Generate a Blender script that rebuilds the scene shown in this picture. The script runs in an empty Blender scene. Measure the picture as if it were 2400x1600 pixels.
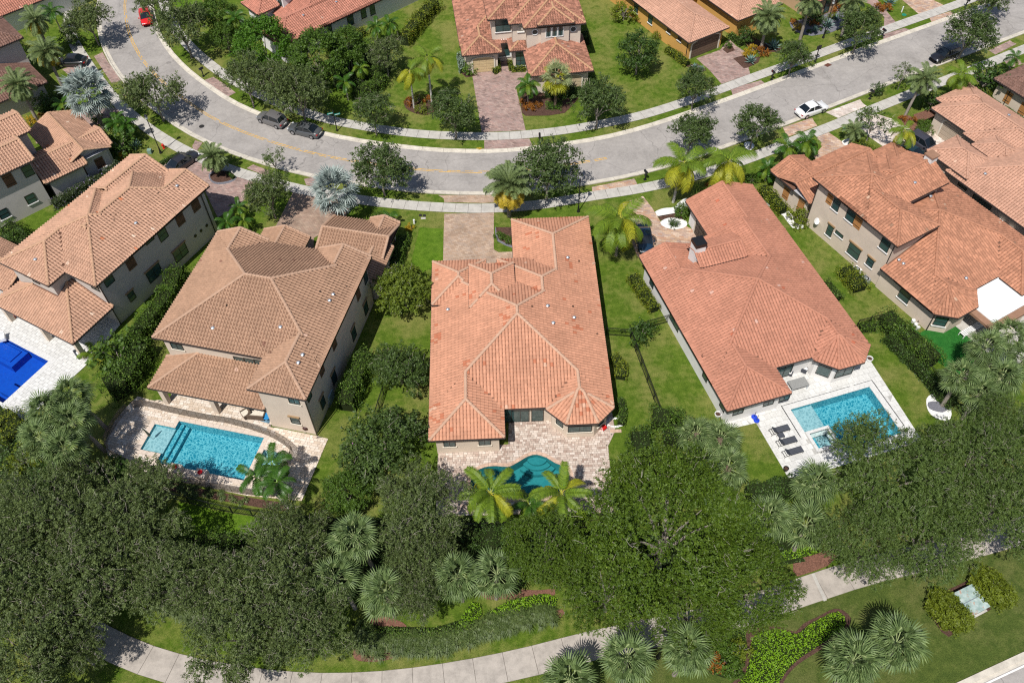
import bpy, math, random
import numpy as np
from mathutils import Vector, Matrix
random.seed(7)
RNG = np.random.default_rng(7)
SC = bpy.context.scene
COL = SC.collection
rad = math.radians

# ------------------------------------------------------------------ camera (drone, 72 m up, looking down at the street)
CAMH, PITCH, ROLL, FPX = 72.0, rad(51.44), rad(-1.378), 2041.0
_c, _s = math.cos(PITCH), math.sin(PITCH)
FW = np.array([0, _c, -_s]); _r0 = np.array([1.0, 0, 0]); _u0 = np.array([0, _s, _c])
RT = math.cos(ROLL) * _r0 + math.sin(ROLL) * _u0
UP = -math.sin(ROLL) * _r0 + math.cos(ROLL) * _u0
cam = bpy.data.cameras.new('camera'); camo = bpy.data.objects.new('camera', cam); COL.objects.link(camo)
cam.sensor_width = 36.0; cam.lens = FPX / 2400 * 36; cam.clip_start = 0.5; cam.clip_end = 6000
M = Matrix(((RT[0], UP[0], -FW[0], 0), (RT[1], UP[1], -FW[1], 0), (RT[2], UP[2], -FW[2], CAMH), (0, 0, 0, 1)))
camo.matrix_world = M
SC.camera = camo

# ------------------------------------------------------------------ daylight
SUN_AZ, SUN_EL = rad(208.0), rad(59.0)
W = bpy.data.worlds.new('World'); SC.world = W; W.use_nodes = True
nt = W.node_tree; bg = nt.nodes['Background']
sky = nt.nodes.new('ShaderNodeTexSky'); sky.sky_type = 'NISHITA'; sky.sun_disc = False
sky.sun_elevation = SUN_EL; sky.sun_rotation = SUN_AZ; sky.altitude = 50
nt.links.new(sky.outputs[0], bg.inputs[0]); bg.inputs[1].default_value = 0.085
sun = bpy.data.lights.new('sun', 'SUN'); sun.energy = 5.0; sun.angle = rad(0.53); sun.color = (1.0, 0.965, 0.905)
suno = bpy.data.objects.new('sun', sun); COL.objects.link(suno)
sv = Vector((math.sin(SUN_AZ) * math.cos(SUN_EL), math.cos(SUN_AZ) * math.cos(SUN_EL), math.sin(SUN_EL)))
suno.rotation_euler = sv.to_track_quat('Z', 'Y').to_euler(); suno.location = (-60, -60, 150)
vs = SC.view_settings; vs.view_transform = 'Standard'; vs.look = 'None'; vs.exposure = 0.0; vs.gamma = 1.0; vs.use_curve_mapping = False
SC.cycles.use_denoising = False; SC.cycles.filter_width = 1.2; SC.render.filter_size = 1.2
SC.cycles.max_bounces = 6; SC.cycles.diffuse_bounces = 2; SC.cycles.transmission_bounces = 4; SC.cycles.transparent_max_bounces = 6

# ------------------------------------------------------------------ where a pixel of the 2400 x 1600 photograph meets the height z
def P(u, v, z=0.0):
    d = FW + RT * (u - 1200) / FPX - UP * (v - 800) / FPX
    t = (z - CAMH) / d[2]
    return (d[0] * t, d[1] * t, z)
def ray(u, v):
    return FW + RT * (u - 1200) / FPX - UP * (v - 800) / FPX
def crop(ox, oy, s): return lambda x, y: (ox + s * x, oy + s * y)
cA = crop(0, 0, .34014); cB = crop(800, 0, .34014); cC = crop(1600, 0, .34014)
cD = crop(0, 533, .34014); cE = crop(800, 533, .34014); cF = crop(1600, 533, .34014)
cG = crop(0, 1066, .3406); cH = crop(800, 1066, .3406); cI = crop(1600, 1066, .3406)
cN = crop(0, 0, 2400 / 2352.0)          # the whole frame
def gp(c, x, y, z=0.0):
    u, v = c(x, y); p = P(u, v, z); return (p[0], p[1])
def gpl(c, pts, z=0.0): return [gp(c, x, y, z) for x, y in pts]

# ------------------------------------------------------------------ objects
def tag(o, label=None, cat=None, group=None, kind=None):
    if label: o['label'] = label
    if cat: o['category'] = cat
    if group: o['group'] = group
    if kind: o['kind'] = kind
    return o
def empty(name, loc=(0, 0, 0), rz=0.0, label=None, cat=None, group=None, parent=None, scale=1.0):
    o = bpy.data.objects.new(name, None); COL.objects.link(o); o.location = loc; o.rotation_euler = (0, 0, rz)
    o.empty_display_size = 0.2
    if scale != 1.0: o.scale = (scale,) * 3
    if parent: o.parent = parent
    return tag(o, label, cat, group)
def obj(name, me, mat=None, parent=None):
    o = bpy.data.objects.new(name, me); COL.objects.link(o)
    if mat is not None and len(me.materials) == 0: me.materials.append(mat)
    if parent: o.parent = parent
    return o
class MB:
    """collects polygons into one mesh"""
    def __init__(s): s.v = []; s.f = []; s.m = []
    def add(s, vs, fs, mi=0):
        b = len(s.v); s.v.extend(tuple(map(float, v)) for v in vs)
        s.f.extend([tuple(i + b for i in f) for f in fs]); s.m.extend([mi] * len(fs)); return s
    def box(s, x0, x1, y0, y1, z0, z1, mi=0, M=None):
        vs = [(x0, y0, z0), (x1, y0, z0), (x1, y1, z0), (x0, y1, z0), (x0, y0, z1), (x1, y0, z1), (x1, y1, z1), (x0, y1, z1)]
        if M is not None: vs = [tuple(M @ Vector(v)) for v in vs]
        return s.add(vs, [(0, 3, 2, 1), (4, 5, 6, 7), (0, 1, 5, 4), (1, 2, 6, 5), (2, 3, 7, 6), (3, 0, 4, 7)], mi)
    def obox(s, c, dx, dy, dz, ax=(1, 0), mi=0, z0=0.0):
        """box centred on c (x, y), dx along ax, from z0 up by dz"""
        ax = Vector((ax[0], ax[1])).normalized(); ay = Vector((-ax.y, ax.x)); q = []
        for z in (z0, z0 + dz):
            for a, b in ((-1, -1), (1, -1), (1, 1), (-1, 1)):
                q.append((c[0] + ax.x * a * dx / 2 + ay.x * b * dy / 2, c[1] + ax.y * a * dx / 2 + ay.y * b * dy / 2, z))
        return s.add(q, [(0, 3, 2, 1), (4, 5, 6, 7), (0, 1, 5, 4), (1, 2, 6, 5), (2, 3, 7, 6), (3, 0, 4, 7)], mi)
    def prism(s, poly, z0, z1, mi=0, bottom=True):
        n = len(poly); vs = [(x, y, z0) for x, y in poly] + [(x, y, z1) for x, y in poly]
        fs = [tuple(range(n, 2 * n))] + [(i, (i + 1) % n, (i + 1) % n + n, i + n) for i in range(n)]
        if bottom: fs.append(tuple(reversed(range(n))))
        return s.add(vs, fs, mi)
    def tube(s, pts, r, n=6, mi=0, cap=True, r2=None):
        pts = [Vector(p) for p in pts]; k = len(pts); b = []
        for i, p in enumerate(pts):
            d = (pts[min(i + 1, k - 1)] - pts[max(i - 1, 0)]).normalized()
            a = d.orthogonal().normalized() if i == 0 else (a - d * a.dot(d)).normalized()
            c = d.cross(a); rr = r if r2 is None else r + (r2 - r) * i / (k - 1)
            for j in range(n):
                t = 2 * math.pi * j / n; b.append(tuple(p + (a * math.cos(t) + c * math.sin(t)) * rr))
        fs = [(i * n + j, i * n + (j + 1) % n, (i + 1) * n + (j + 1) % n, (i + 1) * n + j) for i in range(k - 1) for j in range(n)]
        if cap: fs += [tuple(reversed(range(n))), tuple(range((k - 1) * n, k * n))]
        return s.add(b, fs, mi)
    def cyl(s, c, r, z0, z1, n=12, mi=0, r2=None):
        return s.tube([(c[0], c[1], z0), (c[0], c[1], z1)], r, n, mi, True, r2)
    def lathe(s, c, prof, n=12, mi=0):
        vs = []
        for r, z in prof:
            for j in range(n):
                t = 2 * math.pi * j / n; vs.append((c[0] + r * math.cos(t), c[1] + r * math.sin(t), c[2] + z))
        k = len(prof)
        fs = [(i * n + j, i * n + (j + 1) % n, (i + 1) * n + (j + 1) % n, (i + 1) * n + j) for i in range(k - 1) for j in range(n)]
        fs += [tuple(reversed(range(n))), tuple(range((k - 1) * n, k * n))]
        return s.add(vs, fs, mi)
    def mesh(s, name, mats=(), smooth=False):
        me = bpy.data.meshes.new(name); me.from_pydata(s.v, [], s.f)
        for m in mats: me.materials.append(m)
        if len(mats) > 1: me.polygons.foreach_set('material_index', s.m)
        if smooth: me.polygons.foreach_set('use_smooth', [True] * len(me.polygons))
        me.update(); return me
    def build(s, name, mats, parent=None, smooth=False):
        if not isinstance(mats, (list, tuple)): mats = [mats]
        return obj(name, s.mesh(name, mats, smooth), None, parent)
def quads_mesh(name, V, n4, mat, attr=None, tris=False):
    """fast mesh of n4 loose quads (V is (4*n4, 3)); attr = one float per face"""
    k = 3 if tris else 4
    me = bpy.data.meshes.new(name); me.vertices.add(len(V)); me.vertices.foreach_set('co', np.asarray(V, dtype=np.float32).ravel())
    me.loops.add(k * n4); me.loops.foreach_set('vertex_index', np.arange(k * n4, dtype=np.int32))
    me.polygons.add(n4); me.polygons.foreach_set('loop_start', np.arange(0, k * n4, k, dtype=np.int32))
    me.polygons.foreach_set('loop_total', np.full(n4, k, dtype=np.int32))
    if attr is not None:
        a = me.attributes.new('rnd', 'FLOAT', 'FACE'); a.data.foreach_set('value', np.asarray(attr, dtype=np.float32))
    for m in (mat if isinstance(mat, (list, tuple)) else [mat]): me.materials.append(m)
    me.update(calc_edges=True); return me

# ------------------------------------------------------------------ materials
class NT:
    def __init__(s, name):
        s.m = bpy.data.materials.new(name); s.m.use_nodes = True; s.t = s.m.node_tree; s.b = s.t.nodes['Principled BSDF']
    def n(s, typ, **kw):
        x = s.t.nodes.new(typ)
        for k, v in kw.items(): setattr(x, k, v)
        return x
    def l(s, a, b): s.t.links.new(a, b)
    def pos(s): return s.n('ShaderNodeNewGeometry').outputs['Position']
    def noise(s, scale, detail=3, rough=.6, vec=None):
        x = s.n('ShaderNodeTexNoise'); x.inputs['Scale'].default_value = scale; x.inputs['Detail'].default_value = detail
        x.inputs['Roughness'].default_value = rough; s.l(vec if vec is not None else s.pos(), x.inputs['Vector']); return x.outputs[0]
    def ramp(s, fac, stops):
        r = s.n('ShaderNodeValToRGB'); e = r.color_ramp.elements
        while len(e) < len(stops): e.new(0.5)
        for i, (p, c) in enumerate(stops): e[i].position = p; e[i].color = (*c, 1) if len(c) == 3 else c
        s.l(fac, r.inputs[0]); return r.outputs[0]
    def mix(s, f, a, b, mode='MIX'):
        x = s.n('ShaderNodeMix', data_type='RGBA', blend_type=mode)
        for v, i in ((f, 0), (a, 6), (b, 7)):
            if hasattr(v, 'links') or hasattr(v, 'is_linked'): s.l(v, x.inputs[i])
            else: x.inputs[i].default_value = v if i == 0 else (*v, 1)
        return x.outputs[2]
    def math(s, op, a, b=None):
        x = s.n('ShaderNodeMath', operation=op)
        for v, i in ((a, 0), (b, 1)):
            if v is None: continue
            if hasattr(v, 'is_linked'): s.l(v, x.inputs[i])
            else: x.inputs[i].default_value = v
        return x.outputs[0]
    def bump(s, h, strength=.3, dist=.02):
        x = s.n('ShaderNodeBump'); x.inputs['Strength'].default_value = strength; x.inputs['Distance'].default_value = dist
        s.l(h, x.inputs['Height']); s.l(x.outputs[0], s.b.inputs['Normal'])
    def done(s, col=None, rough=.8, spec=.3, metal=0.0):
        if col is not None:
            if hasattr(col, 'is_linked'): s.l(col, s.b.inputs['Base Color'])
            else: s.b.inputs['Base Color'].default_value = (*col, 1)
        s.b.inputs['Roughness'].default_value = rough; s.b.inputs['Specular IOR Level'].default_value = spec
        s.b.inputs['Metallic'].default_value = metal; return s.m
def lerp(a, b, t): return tuple(x + (y - x) * t for x, y in zip(a, b))
def sc3(c, k): return tuple(x * k for x in c)
def plain(name, col, rough=.6, spec=.4, metal=0.0, var=.12, scale=6.0):
    t = NT(name); f = t.noise(scale, 4)
    return t.done(t.ramp(f, [(.3, sc3(col, 1 - var)), (.7, sc3(col, 1 + var))]), rough, spec, metal)
def leafmat(name, dark, light, tip=None, trans=.25, rough=.55, spot=None):
    """foliage: each leaf face its own tone (attribute rnd), larger patches of tone over the plant"""
    t = NT(name); a = t.n('ShaderNodeAttribute', attribute_type='GEOMETRY', attribute_name='rnd')
    st = [(0.0, dark), (.55, lerp(dark, light, .55)), (.93, light)]
    st.append((.97, tip if tip else light))
    c = t.ramp(a.outputs['Fac'], st)
    f = t.noise(.9, 3); c = t.mix(t.math('MULTIPLY', f, .55), c, sc3(dark, .8), 'MIX')
    t.done(c, rough, .35)
    tr = t.n('ShaderNodeBsdfTranslucent'); t.l(t.mix(.5, c, sc3(light, 1.6)), tr.inputs[0])
    ms = t.n('ShaderNodeMixShader'); ms.inputs[0].default_value = trans
    out = [n for n in t.t.nodes if n.type == 'OUTPUT_MATERIAL'][0]
    t.l(t.b.outputs[0], ms.inputs[1]); t.l(tr.outputs[0], ms.inputs[2]); t.l(ms.outputs[0], out.inputs[0]); return t.m
MAT = {}
# ================================================================== ground, road, pavements
def grassmat(name, a, b, dry, dryamt=.5, sc=1.0):
    t = NT(name); big = t.noise(.16 * sc, 4, .62); mid = t.noise(1.3, 4, .7); fine = t.noise(9.0, 3, .75)
    c = t.ramp(mid, [(.3, a), (.68, b)])
    d = t.ramp(t.math('ADD', t.math('MULTIPLY', big, .75), t.math('MULTIPLY', mid, .35)), [(.50, (0, 0, 0)), (.66, (dryamt,) * 3)])
    c = t.mix(d, c, dry)
    c = t.mix(1.0, c, t.ramp(fine, [(.25, (.55, .58, .5)), (.5, (1, 1, 1)), (.75, (1.45, 1.4, 1.3))]), 'MULTIPLY')
    t.bump(t.noise(14.0, 3, .8), .9, .12); return t.done(c, .95, .1)
MAT['lawn'] = grassmat('lawn_grass', (.060, .112, .010), (.125, .19, .022), (.25, .235, .075), .66)
MAT['lawn_deep'] = grassmat('deep_green_grass', (.058, .09, .018), (.105, .14, .03), (.19, .18, .07), .45)
MAT['lush'] = grassmat('lush_grass', (.06, .13, .008), (.12, .22, .015), (.16, .22, .04), .3)
def asphalt():
    t = NT('asphalt'); f = t.noise(.35, 5, .65); g = t.noise(2.2, 4, .7); h = t.noise(26, 2, .8)
    c = t.ramp(t.math('ADD', t.math('MULTIPLY', f, .6), t.math('MULTIPLY', g, .4)), [(.34, (.26, .24, .225)), (.5, (.33, .305, .285)), (.68, (.40, .37, .345))])
    c = t.mix(1.0, c, t.ramp(h, [(.3, (.86,) * 3), (.7, (1.13,) * 3)]), 'MULTIPLY')
    s = t.ramp(t.noise(.12, 5, .72), [(.60, (0, 0, 0)), (.72, (.55,) * 3)]); c = t.mix(s, c, (.17, .155, .14))
    w = t.n('ShaderNodeTexVoronoi'); w.feature = 'DISTANCE_TO_EDGE'; w.inputs['Scale'].default_value = .16
    v2 = t.n('ShaderNodeVectorMath', operation='ADD'); nz = t.n('ShaderNodeTexNoise'); nz.inputs['Scale'].default_value = .8
    t.l(t.pos(), nz.inputs['Vector']); t.l(t.pos(), v2.inputs[0]); t.l(nz.outputs['Color'], v2.inputs[1]); t.l(v2.outputs[0], w.inputs['Vector'])
    k = t.ramp(w.outputs['Distance'], [(.0, (.6,) * 3), (.006, (0, 0, 0))]); c = t.mix(k, c, (.13, .12, .115))
    t.bump(h, .25, .01); return t.done(c, .9, .2)
MAT['asphalt'] = asphalt()
def concrete(name, col, stain=.35, sc=1.0):
    t = NT(name); f = t.noise(.9 * sc, 5, .7); h = t.noise(12, 3, .7)
    c = t.ramp(f, [(.3, sc3(col, 1 - stain)), (.55, col), (.75, sc3(col, 1.12))])
    c = t.mix(1.0, c, t.ramp(h, [(.3, (.92,) * 3), (.7, (1.06,) * 3)]), 'MULTIPLY')
    t.bump(h, .15, .01); return t.done(c, .88, .2)
MAT['walk'] = concrete('pavement_concrete', (.48, .455, .415), .25)
MAT['path'] = concrete('path_concrete', (.42, .375, .33), .3)
MAT['kerb'] = concrete('kerb_concrete', (.58, .53, .45), .3)
MAT['joint'] = plain('dark_joint', (.16, .14, .12), .95, .1)  # dark bed showing in the joints of slabs, kerbs and pavers
def paver(name, cols, mortar, sc=1.0, w=.42, h=.21, stain=.3):
    """brick-sized pavers, far too small to tell apart from up here"""
    t = NT(name); m = t.n('ShaderNodeMapping'); m.inputs['Rotation'].default_value = (0, 0, .2); t.l(t.pos(), m.inputs[0])
    b = t.n('ShaderNodeTexBrick'); b.inputs['Scale'].default_value = 1.0; b.inputs['Brick Width'].default_value = w; b.inputs['Row Height'].default_value = h
    b.inputs['Mortar Size'].default_value = .012; b.inputs['Color1'].default_value = (0, 0, 0, 1); b.inputs['Color2'].default_value = (1, 1, 1, 1)
    b.inputs['Mortar'].default_value = (.5, .5, .5, 1); t.l(m.outputs[0], b.inputs['Vector'])
    n = len(cols); c = t.ramp(b.outputs['Color'], [(i / (n - 1), cols[i]) for i in range(n)])
    c = t.mix(b.outputs['Fac'], c, mortar); f = t.noise(.6, 5, .7)
    c = t.mix(1.0, c, t.ramp(f, [(.3, (1 - stain,) * 3), (.6, (1.05,) * 3)]), 'MULTIPLY')
    t.bump(b.outputs['Fac'], -.4, .01); return t.done(c, .85, .2)
PINK = [(.24, .17, .15), (.40, .26, .225), (.34, .245, .22), (.46, .33, .28)]
MAT['brick_pink'] = paver('pink_brick_paving', PINK, (.22, .17, .15))
MAT['brick_tan'] = paver('tan_brick_paving', [(.35, .24, .17), (.44, .31, .22), (.40, .30, .235), (.5, .37, .27)], (.27, .2, .15))
MAT['brick_orange'] = paver('orange_brick_paving', [(.42, .24, .16), (.55, .38, .26), (.38, .27, .23), (.62, .47, .36)], (.33, .24, .19), w=.5, h=.25)
MAT['brick_pale'] = paver('pale_brick_paving', [(.50, .42, .36), (.68, .6, .54), (.58, .47, .4), (.74, .68, .62)], (.44, .38, .33), w=.6, h=.3)
MAT['brick_brown'] = paver('brown_brick_paving', [(.29, .2, .15), (.36, .26, .2), (.33, .22, .165), (.42, .31, .23)], (.21, .16, .13))
MAT['mulch'] = plain('brown_mulch', (.085, .048, .036), .95, .1, var=.55, scale=9)
MAT['mulch_red'] = plain('red_mulch', (.17, .085, .06), .95, .1, var=.5, scale=9)
MAT['gravel_white'] = plain('white_gravel', (.72, .71, .69), .9, .2, var=.25, scale=16)
MAT['gravel_grey'] = plain('grey_gravel', (.16, .16, .185), .9, .2, var=.5, scale=16)
MAT['yellow'] = plain('faded_yellow_paint', (.62, .36, .06), .8, .2, var=.35, scale=3)
MAT['white_line'] = plain('white_road_paint', (.75, .73, .7), .8, .2, var=.1)
MAT['turf'] = grassmat('artificial_turf', (.018, .125, .02), (.035, .17, .03), (.04, .15, .03), .2)

#CAT
def catmull(pts, step=1.0, closed=False):
    pts = [np.array(p, float) for p in pts]; n = len(pts); out = []
    rng = range(n) if closed else range(n - 1)
    for i in rng:
        if closed: a, b, c, d = pts[i - 1], pts[i], pts[(i + 1) % n], pts[(i + 2) % n]
        else: b, c = pts[i], pts[i + 1]; a = pts[i - 1] if i else 2 * b - c; d = pts[i + 2] if i + 2 < n else 2 * c - b
        k = max(1, int(np.linalg.norm(c - b) / step))
        for j in range(k):
            t = j / k; out.append(.5 * ((2 * b) + (-a + c) * t + (2 * a - 5 * b + 4 * c - d) * t * t + (-a + 3 * b - 3 * c + d) * t ** 3))
    if not closed: out.append(pts[-1])
    return out
def resample(pts, d):
    P_ = [np.array(p, float) for p in pts]; out = [P_[0]]; acc = 0.0
    for a, b in zip(P_[:-1], P_[1:]):
        L = np.linalg.norm(b - a)
        while L > 1e-9 and acc + L >= d:
            t = (d - acc) / L; a = a + (b - a) * t; out.append(a); L = np.linalg.norm(b - a); acc = 0
        acc += L
    return out
def normals(pts):
    r = []
    for i in range(len(pts)):
        d = pts[min(i + 1, len(pts) - 1)] - pts[max(i - 1, 0)]; d = d / (np.linalg.norm(d) + 1e-9); r.append(np.array([-d[1], d[0]]))
    return r
def offset(pts, o):
    return [p + n * o for p, n in zip(pts, normals(pts))]
def strip(name, A, B, z, mat, kind='structure', parent=None, z0=None):
    mb = MB(); n = len(A); vs = [(a[0], a[1], z) for a in A] + [(b[0], b[1], z) for b in B]
    fs = [(i, i + 1, n + i + 1, n + i) for i in range(n - 1)]
    mb.add(vs, fs)
    if z0 is not None:
        for Q, s in ((A, 1), (B, -1)):
            k = len(mb.v); mb.add([(q[0], q[1], z) for q in Q] + [(q[0], q[1], z0) for q in Q], [(i, n + i, n + i + 1, i + 1) if s > 0 else (i + 1, n + i + 1, n + i, i) for i in range(n - 1)])
    o = mb.build(name, mat, parent)
    if parent is None: tag(o, kind=kind)
    return o
def slab(name, poly, z0, z1, mat, kind='structure', parent=None):
    a = sum(poly[i][0] * poly[(i + 1) % len(poly)][1] - poly[(i + 1) % len(poly)][0] * poly[i][1] for i in range(len(poly)))
    if a < 0: poly = poly[::-1]
    o = MB().prism(poly, z0, z1).build(name, mat, parent)
    if parent is None: tag(o, kind=kind)
    return o

# the ground: one sheet to the horizon
def w_of(yaw, pts):
    a = rad(yaw); return [(x * math.cos(a) + y * math.sin(a), -x * math.sin(a) + y * math.cos(a)) for x, y in pts]
POOL3 = [tuple(p) for p in catmull([(-4.2, 40.2), (-4.0, 41.5), (-2.9, 42.2), (-1.7, 42.3), (-0.6, 42.2), (0.5, 42.8), (1.3, 43.3), (2.1, 43.45), (3.0, 43.1), (3.8, 42.5), (4.7, 42.0), (5.1, 41.2), (4.9, 40.2), (4.2, 39.5), (3.0, 39.0), (1.2, 38.8), (-.6, 38.9), (-2.4, 39.2), (-3.6, 39.5)], .4, closed=True)]
POOL2 = w_of(14.1, [(-43.95, 33.9), (-34.9, 33.9), (-34.9, 38.75), (-43.95, 38.75), (-43.95, 37.9), (-46.15, 37.9), (-46.15, 34.9), (-43.95, 34.9)])
SPA2 = w_of(14.1, [(-34.3, 34.6), (-32.1, 34.6), (-32.1, 37.4), (-34.3, 37.4)])
POOL4 = w_of(-16.5, [(39.85, 35.2), (42.3, 35.2), (42.3, 32.4), (48.7, 32.4), (48.7, 38.15), (39.85, 38.15)])
SPA4 = w_of(-16.5, [(40.05, 33.2), (42.0, 33.2), (42.0, 34.95), (40.05, 34.95)])
POOL1 = w_of(29.8, [(-84, 18.6), (-70.1, 18.6), (-70.1, 24.6), (-84, 24.6)])
from mathutils.geometry import tessellate_polygon
def sheet(name, outer, holes, z, mat):
    ls = [[Vector((x, y, 0)) for x, y in outer]] + [[Vector((x, y, 0)) for x, y in h] for h in holes]
    tri = tessellate_polygon(ls); vs = [(v.x, v.y, z) for l in ls for v in l]; fs = []
    for t in tri:
        a, b, c = [vs[i] for i in t]
        if (b[0] - a[0]) * (c[1] - a[1]) - (b[1] - a[1]) * (c[0] - a[0]) < 0: t = t[::-1]
        fs.append(tuple(t))
    return MB().add(vs, fs).build(name, mat)
g = sheet('ground', [(-3000, -3000), (3000, -3000), (3000, 3000), (-3000, 3000)], [POOL3, POOL2, SPA2, POOL4, SPA4, POOL1], 0.0, MAT['lawn']); tag(g, kind='structure')

CL = catmull([(-61, 150), (-59.8, 134), (-58.9, 127.2), (-57.8, 123), (-55.9, 117.8), (-53.6, 113.2), (-51.0, 109.1), (-47.4, 104.6), (-43.3, 100.4), (-39.4, 96.9), (-34.3, 93.5), (-28, 90.3), (-21.0, 87.7), (-12.5, 85.6), (-6.5, 84.8), (-1, 84.6), (5, 85.2), (10, 86.1), (14.5, 87.2), (20, 89.2), (28, 92.9), (36, 96.9), (54, 106.2), (74, 116.2), (100, 129.5), (150, 155)], 1.2)
CL = [p for p in CL]
strip('road', offset(CL, -3.7), offset(CL, 3.7), .016, MAT['asphalt'])
# kerbs: gutter strip and kerb, cut in 3 m pieces
road_kerbs = []
def kerb_run(side, name):
    mb_pts = resample(CL, 3.0); nn = normals(mb_pts); root = None
    base = MB(); n = len(mb_pts)
    o = strip('kerb', offset(mb_pts, side * 3.55), offset(mb_pts, side * 4.32), .014, MAT['joint'])
    for i in range(n - 1):
        a, b = mb_pts[i], mb_pts[i + 1]; na, nb = nn[i], nn[i + 1]; d = (b - a) / np.linalg.norm(b - a) * .012
        vs = []
        for off, z in ((3.62, .024), (4.0, .05), (4.08, .125), (4.3, .135), (4.3, 0)):
            pa = a + d + na * side * off; pb = b - d + nb * side * off; vs += [(pa[0], pa[1], z), (pb[0], pb[1], z)]
        k = len(vs) // 2
        q = [(2 * j, 2 * j + 1, 2 * j + 3, 2 * j + 2) if side < 0 else (2 * j, 2 * j + 2, 2 * j + 3, 2 * j + 1) for j in range(k - 1)]
        MB().add(vs, q).build('kerb_stone', MAT['kerb'], o)
    return o
kerb_run(1, 'kerb'); kerb_run(-1, 'kerb')
def pavement(name, pts, w, z, mat, d, side=1, gap=.02):
    """concrete pavement of separate slabs"""
    pts = resample(catmull(pts, .8), d); nn = normals(pts)
    base = strip(name, [p - n * .02 * side for p, n in zip(pts, nn)], [p + n * (w + .02) * side for p, n in zip(pts, nn)], z - .02, MAT['joint'])
    for i in range(len(pts) - 1):
        a, b = pts[i], pts[i + 1]; dd = (b - a) / np.linalg.norm(b - a) * gap
        q = [a + dd, b - dd, b - dd + nn[i + 1] * w * side, a + dd + nn[i] * w * side]
        dz = random.uniform(-.003, .004)
        slab('slab', [tuple(v) for v in q], 0.0, z + dz, mat, parent=base)
    return base
farwalk = [(-58.5, 150), (-56.5, 135), (-53.5, 126), (-50.5, 119.5), (-47.1, 114.0), (-43.1, 109.1), (-39.1, 105.1), (-33.5, 100.6), (-27.5, 96.9), (-21.9, 94.4), (-12.9, 91.9), (-5.5, 90.95), (-0.2, 90.8), (3.5, 91.1), (8.7, 91.9), (16.5, 93.9), (22.1, 96.1), (27.9, 98.9), (35.1, 102.6), (42.5, 106.3), (55, 112.7), (63, 116.7), (70.8, 120.6), (95, 133), (120, 146)]
pavement('pavement', farwalk, 1.58, .05, MAT['walk'], 1.53)
nearwalk = [(-69.5, 150), (-68.2, 134), (-66.5, 126), (-63.6, 117.6), (-59.6, 111), (-56.3, 106.2), (-53.6, 102.6), (-50.1, 98.6), (-46.0, 94.6), (-41.3, 90.9), (-36.0, 87.6), (-30.4, 84.9), (-24.5, 82.6), (-18, 80.8), (-12.5, 79.7), (-8, 79.1), (-3, 78.75), (3.1, 79.1), (10.3, 80.5), (16.0, 81.6), (22.5, 83.5), (29.5, 86.4), (35.7, 89.5), (43.4, 93.4), (48.1, 95.9), (54.8, 99.4), (62.3, 103.2), (74.3, 109.4), (100, 122.7), (125, 136)]
pavement('pavement', nearwalk, 1.58, .05, MAT['walk'], 1.53, side=-1)
# broad footpath along the foreground
PATHC = [(-62, 46), (-52, 38.5), (-46, 33.6), (-39, 28.8), (-34, 26.1), (-29.4, 24.35), (-24, 23.1), (-18, 22.3), (-12, 22.2), (-6, 22.75), (0, 23.75), (6, 25.1), (12, 26.2), (18, 27.4), (24.3, 29.25), (30, 30.9), (36, 32.2), (45, 34.4), (60, 38.5), (80, 44)]
pc = [np.array(p) for p in catmull(PATHC, .8)]
pavement('footpath', offset(pc, -1.2), 2.4, .05, MAT['path'], 2.55, side=1)
# a pale inlaid strip across the path
q = gpl(cI, [(885, 818), (905, 812), (992, 998), (970, 1006)]); slab('path_inlay', q, .03, .062, MAT['walk'])
# corner of the road in front with white line and kerb
mbk = [np.array(p) for p in ((28.0, 18.9), (35.1, 21.5), (40.9, 23.65), (52, 27.6))]
strip('near_road', offset(mbk, -14), offset(mbk, -.5), .016, MAT['asphalt'])
kb = strip('near_kerb', offset(mbk, -.5), offset(mbk, 0), .10, MAT['kerb'], z0=0)
strip('road_line', offset(mbk, -.98), offset(mbk, -.84), .022, MAT['white_line'])
strip('gutter', offset(mbk, -.78), offset(mbk, -.5), .021, MAT['kerb'])
# double yellow line of the bend, worn
yl = [p for p in CL if p[0] < 13.6]
def dashes(pts, off, w):
    ps = resample(pts, .55); nn = normals(ps); mb = MB(); i = 0
    while i < len(ps) - 1:
        if random.random() < .86:
            a, b = ps[i] + nn[i] * off, ps[i + 1] + nn[i + 1] * off; g0 = random.uniform(0, .1); w2 = w * random.uniform(.7, 1.05)
            a2 = a + (b - a) * g0
            mb.add([(*(a2 - nn[i] * w2), .0215), (*(b - nn[i + 1] * w2), .0215), (*(b + nn[i + 1] * w2), .0215), (*(a2 + nn[i] * w2), .0215)], [(0, 1, 2, 3)])
        i += 1
    return mb
o = dashes(yl, .13, .055).build('road_line', MAT['yellow']); tag(o, kind='structure')
o = dashes(yl, -.13, .055).build('road_line', MAT['yellow']); tag(o, kind='structure')

def patch(name, poly, mat, z=.02, smooth=False, kind='structure'):
    if smooth: poly = [tuple(p) for p in catmull(poly, .35, closed=True)]
    return slab(name, poly, 0.0 if z > .01 else -.01, z, MAT[mat] if isinstance(mat, str) else mat, kind)
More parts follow.
